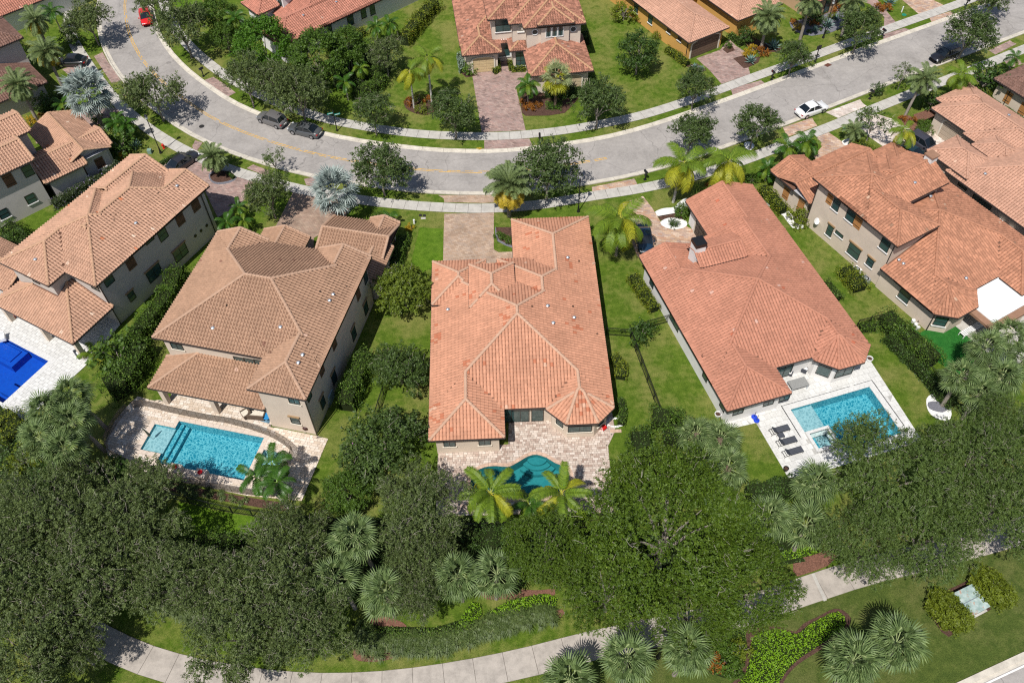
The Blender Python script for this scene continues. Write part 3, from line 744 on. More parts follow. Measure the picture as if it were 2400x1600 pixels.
# ------------------------------------------------------------------ the houses (house frames: x' to the right, y' towards the street)
H3 = house('H3', -1.2, [rect(-7, 10.5, 46.7, 65.2, 3.2), rect(-7, 0, 43.5, 52, 3.2, 'SEW'),
    pblock([(4.1, 46.4), (5.85, 44.65), (8.85, 44.65), (10.5, 46.3), (10.5, 53), (4.1, 53)], 3.2, nos=(4,)),
    rect(1.8, 10.5, 58, 72.5, 3.2, 'ENW'), rect(0, 9.04, 55, 65.8, 3.8, 'ENW'), rect(-7, -1.3, 59.8, 66.0, 3.6),
    rect(-3.0, 1.65, 58.05, 64.1, 4.9, wall_to=3)], 'salmon', 'cream',
    'single storey house with salmon tiled hip roof between the two middle lawns', cat='house')
H2 = house('H2', 14.1, [rect(-46.75, -29.5, 43.4, 57.9, 6.9), rect(-35.2, -29.5, 39.7, 50, 6.9, 'SEW'), rect(-46.75, -40.9, 50, 58.2, 6.9, 'EW'),
    rect(-35.2, -29.5, 50, 58.2, 6.9, 'EW'), rect(-46.8, -34.72, 40.0, 43.98, 3.2, 'SW', wall=False), rect(-44.4, -38.9, 56.5, 63, 3.2, 'EW'),
    rect(-37.4, -29.7, 60.4, 66.8, 3.2, 'SN'), rect(-33.2, -29.7, 62.5, 67.3, 3.2, 'EW'), rect(-33.0, -29.2, 57.7, 63.4, 3.22, 'EW')], 'brown', 'beige',
    'two storey beige house with brown tiled roof above the fenced turquoise pool', profile='high')
H1 = house('H1', 29.8, [rect(-78.2, -66.6, 31.4, 43.2, 6.9), rect(-78.2, -70.95, 29.2, 36, 6.9, 'SEW'), rect(-77.1, -66.6, 36, 47.95, 6.9, 'ENW'),
    rect(-72.4, -66.6, 42, 48.6, 6.9, 'EW'), rect(-78.3, -72.4, 42, 48.4, 6.9, 'EW'), rect(-78.5, -66.6, 26.3, 31.98, 3.2, 'SEW', wall=False), rect(-86, -78.3, 28.1, 33.5, 3.2, 'SWN')], 'pinktan', 'greige',
    'two storey grey house with pinkish tan tiled roof next to the deep blue pool', profile='high')
H4 = house('H4', -16.5, [rect(32.4, 49.35, 41.4, 58.3, 3.2), rect(32.4, 39.1, 38.2, 48, 3.2, 'SEW'),
    pblock([(43.2, 41.0), (44.95, 39.25), (47.7, 39.25), (49.35, 40.9), (49.35, 48), (43.2, 48)], 3.2, nos=(4,)),
    rect(32.4, 38.05, 50, 59.5, 3.2, 'EW'), rect(39.5, 49.35, 50, 59.65, 3.2, 'EW'), rect(40.9, 49.35, 55, 66, 3.2, 'EW'), rect(37.1, 42.4, 54.5, 58.1, 4.9, 'SN', wall_to=3.0)], 'orange', 'white',
    'single storey white house with orange tiled roof beside the white stone pool deck')
H5 = house('H5', -29.4, [rect(66.1, 74.3, 39.7, 47.9, 6.9), rect(66.1, 72.1, 35.35, 44, 6.9, 'SEW'), rect(70, 78.2, 39.6, 45.7, 6.9, 'SN'), rect(69.9, 75.9, 40.5, 46.5, 6.9),
    rect(65.9, 82.7, 28.7, 45.5, 3.2, keep=[(0, -1, 35.97)]), rect(65.9, 82.7, 28.7, 45.5, 3.2, keep=[(0, 1, -35.97), (1, 0, -66.7)]), pblock([(65.9, 28.45), (67.5, 26.85), (70.4, 26.85), (72.0, 28.45), (72.0, 34), (65.9, 34)], 3.2, nos=(4,)),
    rect(75.6, 82.7, 25.6, 34, 3.2, 'SEW'), rect(66.4, 78, 47.5, 52.9, 3.2, 'SN'), rect(66.4, 71.6, 50.2, 54.2, 3.2, 'EW'), rect(75, 82.7, 40, 50.5, 3.2, 'ENW')], 'terra', 'beige',
    'two storey beige house with terracotta roof and wooden shutters beside white gravel strip', profile='low')
H6 = house('H6', -29.4, [rect(84, 101, 15, 43.5, 3.2), rect(91.7, 99.7, 38, 52.8, 3.2, 'ENW'), rect(93.7, 99.72, 46, 53.9, 3.2, 'ENW'), rect(91.1, 99.3, 35, 47.2, 3.2, 'ENW'),
    rect(89.5, 93.6, 39.7, 44.8, 3.8), rect(84.4, 89.6, 40.85, 47.0, 3.6)], 'peach', 'beige',
    'long single storey house with peach tiled roof and three dark cars in front', profile='low')
H7 = house('H7', -29.4, [rect(103.4, 118, 24, 53, 3.2)], 'umber', 'beige', 'beige house with dusty brown roof cut by the right edge of the view', profile='high', nsingle=60)
H8 = house('H8', -6.5, [rect(14.5, 22.9, 104.4, 126, 6.9, 'SEW'), rect(12.7, 22.9, 105.7, 128, 6.9, 'SEW'), rect(10, 22.9, 107.2, 131, 6.9, 'SEW'), rect(16.35, 21.25, 104.05, 112, 7.35, 'SEW'),
    rect(6.1, 11.5, 105, 114, 3.2, 'SEW'), rect(6.0, 15, 107.2, 131, 3.2, 'SEW'), rect(14.5, 23.1, 98.9, 107.5, 3.2, 'SEW'), rect(12.6, 17, 104.75, 108, 3.4, 'SW')], 'mixed', 'blush',
    'two storey cream house with round and arched windows at the head of a pink driveway', profile='high')
H9 = house('H9', 48.4, [rect(-108.8, -101.7, 48.6, 75, 3.2, 'SEW'), rect(-117, -101.7, 52.5, 80, 3.2, 'SEW'), rect(-113.9, -109.4, 50, 53.6, 4.1, 'SEW'), rect(-115, -108.2, 53.4, 60, 6.9)], 'redpink', 'white',
    'white house with pinkish red roof behind the dark shrubbery at the top', profile='high', nsingle=150)
H10 = house('H10', 48.4, [rect(-102.8, -96.8, -8, 12.4, 6.9, 'EW'), rect(-107.6, -102.3, 2, 14.4, 6.9, 'EW'), rect(-108, -97.9, 14.9, 21.1, 3.2, 'SN'), rect(-103.2, -98.4, 17, 21.5, 3.2, 'EW'),
    rect(-103.4, -97.0, 12.2, 17.5, 3.2, 'EW')], 'pinktan', 'grey', 'grey stucco house with pink tan roofs at the left edge beside the lilac flower hedge', profile='high')
H11 = house('H11', 48.4, [rect(-129, -122.3, 8, 22, 6.9), rect(-128, -116.6, 11, 21.2, 3.2)], 'umber', 'grey', 'dark brown roofed house behind three date palms near the top left', profile='high', nsingle=60)
H12 = house('H12', 48.4, [rect(-156, -137, 20, 36, 3.2)], 'redpink', 'white', 'pale house with pink tiled roof in the very top left corner', profile='high', nsingle=40)
HY = house('HY', -30.3, [rect(75.9, 83.0, 79.4, 96, 3.2, 'SEW'), rect(75.9, 94, 89, 112, 3.2), rect(85.2, 93.5, 80, 96, 3.2, 'SEW')], 'peach', 'yellow',
    'mustard yellow house with peach tiled roof and brown garage door', profile='low', nsingle=200)
H13 = house('H13', -30.3, [rect(97.5, 112, 77.5, 96, 3.2)], 'mixed', 'tan', 'tan columned house behind agaves and date palms at the top right', profile='high', nsingle=60)
# ================================================================== drives, beds, decks
def px_patch(name, parts, mat, z=.02, smooth=False):
    pts = []
    for c, ps in parts: pts += gpl(c, ps)
    return patch(name, pts, mat, z, smooth)
# centre drive and its apron
patch('driveway', [(-7.75, 77.15), (-1.8, 77.15), (-1.85, 71.0), (-1.3, 70.55), (2.3, 70.6), (2.3, 65), (-7.6, 65)], 'brick_tan', .03)
patch('drive_apron', [(-8.6, 80.5), (-7.9, 79.9), (-7.8, 79.2), (-3.0, 78.9), (1.5, 79.0), (1.7, 80.35), (-3, 80.25)], 'brick_tan', .03)
# pink drive of the house at the head of the street
px_patch('driveway', [(cB, [(967, 912), (1270, 899), (1205, 610), (1288, 490), (1165, 480), (1145, 360), (1085, 360), (1050, 490), (900, 490), (905, 540)])], 'brick_pink', .03)
px_patch('drive_apron', [(cB, [(985, 1028), (1325, 1013), (1310, 990), (1295, 957), (985, 967)])], 'brick_pink', .03)
# drives of the two storey houses on the left
px_patch('driveway', [(cA, [(1108, 1135), (1235, 1068), (1350, 1103), (1560, 1168), (1757, 1248), (1690, 1370), (1640, 1420), (1500, 1500), (1380, 1250), (1200, 1190)])], 'brick_pink', .03)
px_patch('driveway', [(cA, [(2020, 1325)]), (cB, [(0, 1400), (60, 1425), (20, 1520)]), (cB, [(-60, 1570), (-190, 1640), (-190, 1760), (-330, 1760), (-345, 1610)]), (cA, [(1895, 1570)])], 'brick_brown', .03)
for pts in ([(648, 390), (708, 362), (745, 430), (835, 560), (768, 572), (700, 470)], [(838, 640), (885, 628), (900, 655), (850, 665)], [(1345, 968), (1395, 985), (1345, 1060), (1325, 1010)], [(1745, 1135), (1860, 1180), (1840, 1215), (1700, 1160)], [(1393, 560), (1470, 532), (1560, 590), (1625, 640), (1570, 668), (1470, 610)], [(2095, 1235), (2185, 1215), (2200, 1300), (2110, 1275)]):
    px_patch('drive_apron', [(cA, pts)], 'brick_pink', .03)
px_patch('driveway', [(cA, [(225, 900), (380, 850), (600, 745), (790, 745), (830, 760), (690, 850), (420, 980), (250, 990)])], 'brick_pink', .03)
px_patch('driveway', [(cA, [(430, 480), (600, 420), (640, 540), (520, 560)])], 'brick_pink', .03)
# right hand side drives
px_patch('drive_apron', [(cB, [(1727, 1290), (2018, 1232), (2030, 1250), (2045, 1287), (1730, 1343)])], 'brick_orange', .03)
px_patch('driveway', [(crop(0, 0, 1), [(1459, 477), (1507, 460), (1528, 487), (1547, 518), (1569, 538), (1608, 530), (1661, 559), (1621, 578), (1502, 607), (1494, 601), (1480, 567), (1468, 520)])], 'brick_orange', .03)
px_patch('drive_apron', [(cC, [(690, 880), (892, 813), (905, 838), (928, 868), (722, 946)])], 'brick_orange', .03)
px_patch('drive_apron', [(cC, [(985, 775), (1222, 687), (1240, 712), (1268, 733), (1072, 815)])], 'brick_pale', .03)
px_patch('driveway', [(cC, [(905, 945), (1000, 910), (1110, 985), (1260, 1060), (1250, 1100), (1000, 1180), (900, 1080), (960, 1010)])], 'brick_orange', .03)
px_patch('driveway', [(cC, [(1165, 850), (1330, 785), (1440, 820), (1560, 880), (1740, 862), (1840, 970), (1740, 1080), (1500, 1120), (1380, 1010), (1250, 920)])], 'brick_pale', .03)
px_patch('garden_path', [(cC, [(1590, 790), (1700, 755), (1745, 775), (1745, 800), (1650, 850), (1625, 870), (1600, 830)])], 'mulch_red', .03)
px_patch('drive_apron', [(cC, [(2110, 350), (2255, 280), (2270, 292), (2300, 305), (2155, 378)])], 'brick_pink', .03)
px_patch('driveway', [(cC, [(95, 405), (260, 345), (320, 270), (370, 320), (425, 355), (465, 512), (268, 580), (180, 480)])], 'brick_pink', .03)
px_patch('drive_apron', [(cC, [(330, 613), (540, 555), (582, 588), (350, 672)])], 'brick_pink', .03)
px_patch('drive_apron', [(cC, [(1380, 240), (1528, 195), (1600, 220), (1385, 290)])], 'brick_pink', .03)
px_patch('driveway', [(cC, [(1386, 186), (1390, 120), (1290, 30), (1200, 0), (1340, 0), (1468, 156)])], 'brick_pink', .03)
px_patch('drive_apron', [(cC, [(1700, 125), (1845, 80), (1870, 100), (1722, 168)])], 'brick_orange', .03)
px_patch('driveway', [(cC, [(1625, 98), (1500, -10), (1700, -10), (1798, 38)])], 'brick_orange', .03)
px_patch('driveway', [(cC, [(1990, -20), (2110, -60), (2200, -30), (2060, 20)])], 'brick_pink', .03)
px_patch('driveway', [(cC, [(2215, 420), (2290, 390), (2352, 440), (2250, 470)])], 'brick_pink', .03)
# planting beds
BED = .045
px_patch('planting_bed', [(cB, [(440, 690), (520, 655), (620, 660), (665, 690), (655, 745), (620, 785), (560, 792), (490, 775), (440, 740)])], 'mulch', BED, True)
px_patch('planting_bed', [(cB, [(1225, 650), (1235, 720), (1245, 780), (1270, 800), (1430, 798), (1540, 780), (1600, 720), (1680, 620), (1620, 560), (1420, 560), (1280, 600)])], 'mulch', BED)
px_patch('planting_bed', [(cB, [(800, 400), (840, 380), (905, 505), (925, 525), (860, 535), (820, 500)])], 'mulch', BED)
px_patch('planting_bed', [(cA, [(1440, 1200), (1520, 1170), (1600, 1180), (1635, 1215), (1600, 1255), (1520, 1272), (1460, 1258)])], 'gravel_grey', BED, True)
px_patch('planting_bed', [(cA, [(1450, 1205), (1520, 1178), (1590, 1188), (1618, 1215), (1590, 1243), (1520, 1258), (1465, 1247)])], 'mulch', BED + .01, True)
px_patch('planting_bed', [(cE, [(1060, 0), (1190, 0), (1190, 145), (1130, 125), (1075, 95), (1060, 50)])], 'gravel_grey', BED)
px_patch('planting_bed', [(cE, [(1065, 0), (1185, 0), (1185, 130), (1135, 112), (1085, 85), (1070, 45)])], 'mulch', BED + .01)
R2 = crop(1480, 400, .36991); Z5 = crop(1780, 380, .17857); R6 = crop(1440, 0, .3125); Z4 = crop(1820, 0, .12755); Z3 = crop(560, 780, .16584); Z1 = crop(0, 260, .1913); Z2 = crop(200, 420, .15306); Z6 = crop(2040, 480, .21687); Z7 = crop(1040, 0, .17007); Z8 = crop(1260, 380, .10204)
R1 = crop(340, 480, .35714); R8 = crop(600, 460, .26786); R5 = crop(540, 0, .3125)
px_patch('gravel_ring', [(R2, [(150, 262), (200, 240), (270, 232), (300, 200), (350, 175), (360, 215), (300, 262), (200, 288), (160, 285)])], 'gravel_white', BED, True)
px_patch('planting_bed', [(R2, [(165, 290), (210, 282), (290, 268), (320, 290), (350, 330), (250, 305), (185, 315)])], 'mulch', BED)
px_patch('gravel_ring', [(R2, [(182, 330), (230, 302), (300, 305), (350, 325), (345, 355), (290, 372), (215, 362)])], 'gravel_white', BED + .008, True)
px_patch('gravel_strip', [(Z5, [(20, 440), (60, 445), (150, 515), (230, 570), (310, 670), (390, 640), (430, 700), (450, 780), (520, 825), (585, 830), (575, 868), (500, 880), (430, 862), (370, 790), (310, 705), (240, 660), (150, 600), (60, 525)])], 'gravel_white', BED)
px_patch('gravel_ring', [(cC, [(1095, 975), (1150, 955), (1170, 985), (1150, 1010), (1105, 998)])], 'gravel_white', BED, True)
px_patch('gravel_ring', [(cC, [(425, 985), (465, 980), (495, 1005), (470, 1035), (430, 1020)])], 'gravel_white', BED, True)
px_patch('gravel_ring', [(cF, [(1680, 1180), (1730, 1145), (1790, 1160), (1850, 1260), (1830, 1330), (1740, 1310), (1690, 1260)])], 'gravel_white', BED, True)
px_patch('gravel_ring', [(cF, [(1690, 1205), (1760, 1200), (1830, 1240), (1790, 1275), (1700, 1250)])], 'gravel_grey', BED + .008, True)
px_patch('planting_bed', [(R6, [(890, 440), (960, 420), (1040, 430), (1095, 430), (1080, 470), (1000, 510), (970, 515)])], 'mulch', BED)
px_patch('planting_bed', [(R6, [(812, 375), (860, 320), (905, 380), (845, 402)])], 'mulch', BED)
px_patch('planting_bed', [(R6, [(385, 395), (450, 420), (560, 490), (620, 480), (690, 530), (640, 545), (540, 500), (440, 440)])], 'mulch', BED)
px_patch('planting_bed', [(Z4, [(235, 410), (260, 500), (360, 590), (500, 640), (650, 665), (800, 640), (950, 620), (1060, 580), (1250, 480), (1250, 150), (1000, 100), (700, 300), (400, 380)])], 'gravel_grey', BED)
px_patch('planting_bed', [(cC, [(1475, 825), (1500, 800), (1560, 800), (1620, 850), (1650, 915), (1600, 915), (1540, 870), (1500, 860)])], 'mulch_red', BED, True)
px_patch('planting_bed', [(cC, [(430, 225), (560, 300), (660, 300), (700, 360), (560, 360), (450, 330), (400, 260)])], 'mulch', BED)
px_patch('planting_bed', [(cI, [(440, 1210), (520, 1188), (620, 1175), (690, 1190), (775, 1215), (830, 1160), (930, 1110), (1010, 1068), (1050, 1055), (1110, 1072), (1155, 1120), (1140, 1190), (1110, 1240), (1040, 1275), (930, 1350), (820, 1420), (740, 1490), (690, 1568), (640, 1640), (300, 1640), (400, 1500), (440, 1350)])], 'mulch', BED, True)
px_patch('planting_bed', [(cI, [(1700, 1010), (1720, 960), (1800, 935), (1960, 860), (1990, 800), (2060, 765), (2130, 780), (2080, 850), (2100, 1010), (2120, 1060), (1950, 1150), (1830, 1250), (1780, 1215), (1700, 1080)])], 'mulch', BED, True)
px_patch('planting_bed', [(cI, [(760, 700), (900, 670), (1000, 655), (1060, 700), (1000, 760), (900, 800), (790, 835), (760, 800)])], 'mulch_red', BED)
for pts in ([(950, 940), (1040, 930), (1180, 920), (1340, 930), (1480, 920), (1470, 960), (1340, 980), (1230, 1000), (1130, 990), (1000, 990)], [(740, 1240), (840, 1230), (960, 1150), (1040, 1110), (1060, 1140), (1180, 1130), (1400, 1090), (1520, 1060), (1510, 1120), (1300, 1130), (1100, 1180), (950, 1210), (800, 1260)], [(80, 1370), (220, 1120), (420, 1150), (450, 1230), (380, 1380), (200, 1420)]):
    px_patch('planting_bed', [(cH, pts)], 'mulch_red', BED, True)
px_patch('planting_bed', [(cG, [(830, 60), (1180, 180), (1400, 235), (1700, 290), (1990, 340), (1960, 385), (1700, 345), (1400, 290), (1150, 240), (830, 130)])], 'mulch', BED, True)
patch('lawn_patch', w_of(-29.4, [(64.6, 22.8), (69.5, 22.8), (69.7, 28.6), (65.6, 28.7), (65.3, 30.6), (63.6, 30.2)]), 'turf', .03)
px_patch('lawn_patch', [(cG, [(1230, 320), (1480, 385), (1880, 445), (1840, 530), (1640, 590), (1400, 540), (1210, 510)])], 'lush', .012)
px_patch('lawn_patch', [(cA, [(1205, -10), (1390, -10), (1400, 60), (1330, 75), (1210, 50)])], 'lush', .012)
for pts in ([(700, 240), (700, 10), (540, 0), (480, 240), (560, 310), (640, 270)], ):
    px_patch('lawn_patch', [(cE, pts)], 'lush', .012)
# the strip of fine lawn in front of everything
sl = [tuple(p) for p in offset(pc, -1.25)]; sl = [p for p in sl if p[0] > 3]
patch('lawn_patch', sl + [(52, 27.6), (40.9, 23.65), (35.1, 21.5), (28.0, 18.9), (10, 13), (3, 13)], 'lawn_deep', .012)

# ------------------------------------------------------------------ stone decks: every slab has its own edges
def decktone(name, cols):
    t = NT(name); a = t.n('ShaderNodeAttribute', attribute_type='GEOMETRY', attribute_name='rnd')
    c = t.ramp(a.outputs['Fac'], [(i / (len(cols) - 1), c) for i, c in enumerate(cols)]); f = t.noise(4, 4, .7)
    c = t.mix(1.0, c, t.ramp(f, [(.3, (.86,) * 3), (.65, (1.06,) * 3)]), 'MULTIPLY'); return t.done(c, .75, .25)
MAT['travertine'] = decktone('travertine_pavers', [(.36, .26, .21), (.48, .375, .315), (.53, .43, .36), (.58, .485, .415), (.66, .57, .50)])
MAT['deck_cream'] = decktone('cream_stone_pavers', [(.55, .44, .34), (.62, .51, .41), (.66, .56, .46), (.70, .60, .51), (.74, .66, .58)])
MAT['deck_white'] = decktone('white_marble_pavers', [(.58, .57, .545), (.62, .61, .585), (.65, .64, .615), (.68, .67, .645)])
MAT['coping'] = plain('pool_coping_stone', (.60, .5, .42), .7, .3)
MAT['coping_white'] = plain('white_pool_coping', (.62, .61, .59), .6, .3)
MAT['coping_brick'] = plain('pink_pool_coping', (.52, .36, .27), .7, .3, var=.25, scale=3)
MAT['pale_joint'] = plain('pale_deck_joint', (.40, .39, .37), .9, .1)
def inpoly(x, y, poly):
    r = False; n = len(poly); j = n - 1
    for i in range(n):
        xi, yi = poly[i]; xj, yj = poly[j]
        if (yi > y) != (yj > y) and x < (xj - xi) * (y - yi) / (yj - yi) + xi: r = not r
        j = i
    return r
def deck(name, poly, holes, yaw, pw, ph, mat, z=.07, var=True):
    ls = sheet(name, poly, holes, z - .03, MAT['joint'] if var else MAT['pale_joint'])
    tag(ls, kind='structure'); a = rad(yaw); ca, sa = math.cos(a), math.sin(a)
    L = [(x * ca - y * sa, x * sa + y * ca) for x, y in poly]; x0, x1 = min(p[0] for p in L), max(p[0] for p in L); y0, y1 = min(p[1] for p in L), max(p[1] for p in L)
    ar = sum(poly[i][0] * poly[(i + 1) % len(poly)][1] - poly[(i + 1) % len(poly)][0] * poly[i][1] for i in range(len(poly))); CP = poly if ar > 0 else poly[::-1]
    V = []; T = []; r = random.Random(len(poly) * 7 + int(x0)); j = 0; y = y0
    while y < y1:
        x = x0 + (pw * .5 if j % 2 else 0) - pw
        while x < x1:
            w = pw * (r.choice((.66, 1, 1, 1.5)) if var else 1); cx_, cy_ = x + w / 2, y + ph / 2
            wx, wy = cx_ * ca + cy_ * sa, -cx_ * sa + cy_ * ca
            q = [(x + .012, y + .012), (x + w - .012, y + .012), (x + w - .012, y + ph - .012), (x + .012, y + ph - .012)]
            q = [(u * ca + v * sa, -u * sa + v * ca) for u, v in q]; ins = [inpoly(u, v, poly) for u, v in q]
            if (all(ins) or any(ins) or inpoly(wx, wy, poly)) and not any(inpoly(u, v, h) for h in holes for u, v in q):
                zz = z + r.uniform(-.004, .004); t = r.random()
                if not all(ins):
                    ok = True
                    for i in range(len(CP)):
                        (ax, ay), (bx, by) = CP[i], CP[(i + 1) % len(CP)]; LL = math.hypot(bx - ax, by - ay); A_, B_ = -(by - ay) / LL, (bx - ax) / LL; C_ = -(A_ * ax + B_ * ay)
                        dd = [A_ * u + B_ * v + C_ for u, v in q]; tt = [((u - ax) * (bx - ax) + (v - ay) * (by - ay)) / LL for u, v in q]
                        if min(dd) < 0 < max(dd) and max(tt) > 0 and min(tt) < LL: q = clip_poly(q, A_, B_, C_)
                        if len(q) < 3: ok = False; break
                    if not ok: x += w; continue
                while len(q) > 4: q.pop()
                if len(q) == 3: q.append(q[2])
                top = [(*p, zz) for p in q]; bot = [(*p, z - .05) for p in q]; V += top; T.append(t)
                for i in range(4): V += [bot[i], bot[(i + 1) % 4], top[(i + 1) % 4], top[i]]; T.append(t)
            x += w
        y += ph; j += 1
    me = quads_mesh('paver_field', np.array(V), len(T), mat, T); o = obj('paver_field', me, None, ls); o['kind'] = 'stuff'
    return ls
def ring(name, poly, w, z, mat, parent=None, z0=0.0, inner=0.0):
    """coping stones round a pool, one by one"""
    pts = [np.array(p, float) for p in poly]; n = len(pts); a = sum(pts[i][0] * pts[(i + 1) % n][1] - pts[(i + 1) % n][0] * pts[i][1] for i in range(n)); s = 1 if a > 0 else -1
    dn = []
    for i in range(n):
        d0 = pts[i] - pts[i - 1]; d1 = pts[(i + 1) % n] - pts[i]; d0 = d0 / np.linalg.norm(d0); d1 = d1 / np.linalg.norm(d1)
        n0 = np.array([d0[1], -d0[0]]) * s; n1 = np.array([d1[1], -d1[0]]) * s; m = (n0 + n1); m = m / max(.35, m.dot(n0)); dn.append(m)
    me0 = None; out = []
    for i in range(n):
        A0, B0 = pts[i] + dn[i] * -inner, pts[(i + 1) % n] + dn[(i + 1) % n] * -inner; A1, B1 = pts[i] + dn[i] * w, pts[(i + 1) % n] + dn[(i + 1) % n] * w
        L = np.linalg.norm(B0 - A0); k = max(1, round(L / .6))
        for j in range(k):
            t0, t1 = j / k, (j + 1) / k; g = .008 / max(L, .1)
            q = [A0 + (B0 - A0) * (t0 + g), A0 + (B0 - A0) * (t1 - g), A1 + (B1 - A1) * (t1 - g), A1 + (B1 - A1) * (t0 + g)]
            slab(name, [tuple(v) for v in q], z0, z, mat, parent=parent)
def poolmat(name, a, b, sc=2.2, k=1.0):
    """basin plaster, its colour carrying a painted net of caustic light"""
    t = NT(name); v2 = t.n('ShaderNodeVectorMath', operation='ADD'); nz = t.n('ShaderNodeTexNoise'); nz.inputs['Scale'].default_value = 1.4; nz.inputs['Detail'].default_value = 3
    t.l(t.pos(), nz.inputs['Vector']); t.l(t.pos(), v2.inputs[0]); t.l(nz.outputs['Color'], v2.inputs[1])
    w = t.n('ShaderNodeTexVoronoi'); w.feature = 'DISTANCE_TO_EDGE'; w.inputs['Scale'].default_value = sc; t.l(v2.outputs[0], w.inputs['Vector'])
    c = t.ramp(w.outputs['Distance'], [(0, b), (.12 * k, lerp(a, b, .4)), (.3 * k, a)]); f = t.noise(7, 3)  # pale cell edges paint sunlit caustics into the floor colour
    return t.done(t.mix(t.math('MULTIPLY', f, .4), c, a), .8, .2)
MAT['basin_teal'] = poolmat('teal_pool_plaster', (.02, .20, .215), (.03, .235, .245), 1.4)
MAT['basin_blue'] = poolmat('blue_plaster_painted_caustics', (.012, .21, .30), (.22, .58, .64), 3.4, .8)
MAT['basin_deep'] = poolmat('deep_blue_pool_plaster', (.003, .07, .42), (.004, .085, .47), 1.5)
MAT['basin_pale'] = poolmat('pale_shelf_plaster', (.20, .34, .38), (.40, .55, .58), 2.6)
def water(name, tint):
    t = NT(name); out = [n for n in t.t.nodes if n.type == 'OUTPUT_MATERIAL'][0]
    tr = t.n('ShaderNodeBsdfTransparent'); tr.inputs[0].default_value = (*tint, 1); gl = t.n('ShaderNodeBsdfGlossy'); gl.inputs['Roughness'].default_value = .05
    f = t.noise(3.2, 4, .65); bp = t.n('ShaderNodeBump'); bp.inputs['Strength'].default_value = .55; bp.inputs['Distance'].default_value = .12; t.l(f, bp.inputs['Height'])
    fr = t.n('ShaderNodeFresnel'); fr.inputs[0].default_value = 1.33; t.l(bp.outputs[0], fr.inputs['Normal']); t.l(bp.outputs[0], gl.inputs['Normal'])
    ms = t.n('ShaderNodeMixShader'); t.l(fr.outputs[0], ms.inputs[0]); t.l(tr.outputs[0], ms.inputs[1]); t.l(gl.outputs[0], ms.inputs[2]); t.l(ms.outputs[0], out.inputs[0]); return t.m
MAT['water'] = water('pool_water', (.86, .97, .98)); MAT['water_blue'] = water('deep_blue_pool_water', (.80, .93, .99))
def pool(poly, basin, label, depth=1.2, wz=-.06, mat='water', ledge=None, top=.07):
    mb = MB(); n = len(poly); a = sum(poly[i][0] * poly[(i + 1) % n][1] - poly[(i + 1) % n][0] * poly[i][1] for i in range(n))
    if a < 0: poly = poly[::-1]
    f = sheet('pool', poly, [], -depth, MAT[basin]); tag(f, label, 'swimming pool')
    mb.add([(x, y, -depth) for x, y in poly] + [(x, y, top) for x, y in poly], [((i + 1) % n, i, i + n, (i + 1) % n + n) for i in range(n)]); mb.build('pool_wall', MAT[basin], f)
    o = sheet('water', poly, [], wz, MAT[mat]); o.parent = f
    return f
def step(f, poly, z, depth, mat, name='pool_step'):
    return slab(name, poly, -depth, z, MAT[mat], parent=f)

deck('pool_deck', [(-7.35, 37.2), (8.95, 37.2), (9.0, 44.2), (9.85, 45.9), (9.6, 50.0), (-.4, 50.0), (-.6, 44.7), (-6.4, 44.2), (-7.35, 44.05)], [POOL3], -1.2, .34, .24, MAT['travertine'])
p3 = pool(POOL3, 'basin_teal', 'curved teal swimming pool with rounded steps between two yellowing palms')
ring('coping_stone', POOL3, .36, .085, MAT['coping_brick'], p3)
for r_, z_ in ((1.75, -.75), (1.3, -.5), (.85, -.25)):
    cc = (2.15, 43.25); q = [(cc[0] + r_ * 1.15 * math.cos(math.pi + math.pi * i / 16), cc[1] + r_ * .9 * math.sin(math.pi + math.pi * i / 16)) for i in range(17)]
    q = [p for p in q if inpoly(p[0], p[1] + .02, POOL3)]; q = q + [(3.0, 43.05), (2.1, 43.4), (1.35, 43.25)]; step(p3, q, z_, 1.2, 'basin_teal')
D2 = gpl(cD, [(950, 1165), (1040, 1190), (1110, 1190)]) + w_of(14.1, [(-46.2, 40.4), (-46.2, 43.8), (-34.8, 43.8), (-34.8, 40.1), (-30.1, 40.1), (-28.75, 40.0), (-28.75, 33.1), (-34.0, 32.5)]) + gpl(cG, [(1290, 195), (1170, 165), (930, 95), (925, 60), (740, 5)]) + gpl(cD, [(728, 1480), (790, 1340), (870, 1240)])
deck('pool_deck', D2, [POOL2, SPA2], 14.1, .42, .28, MAT['deck_cream'])
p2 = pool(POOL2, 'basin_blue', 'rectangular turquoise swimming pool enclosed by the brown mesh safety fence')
step(p2, w_of(14.1, [(-46.13, 34.92), (-43.97, 34.92), (-43.97, 37.88), (-46.13, 37.88)]), -.22, 1.2, 'basin_pale', 'sun_shelf')
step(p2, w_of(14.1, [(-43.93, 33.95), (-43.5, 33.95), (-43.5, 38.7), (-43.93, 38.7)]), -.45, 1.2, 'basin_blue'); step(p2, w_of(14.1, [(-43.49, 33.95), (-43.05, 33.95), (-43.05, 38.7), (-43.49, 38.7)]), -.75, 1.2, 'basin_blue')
ring('coping_stone', POOL2, .44, .09, MAT['coping'], p2)
s2 = pool(SPA2, 'basin_pale', 'small square raised spa joined to the mesh fenced pool', depth=.6, wz=.1, top=.25); ring('coping_stone', SPA2, .3, .27, MAT['coping'], s2)
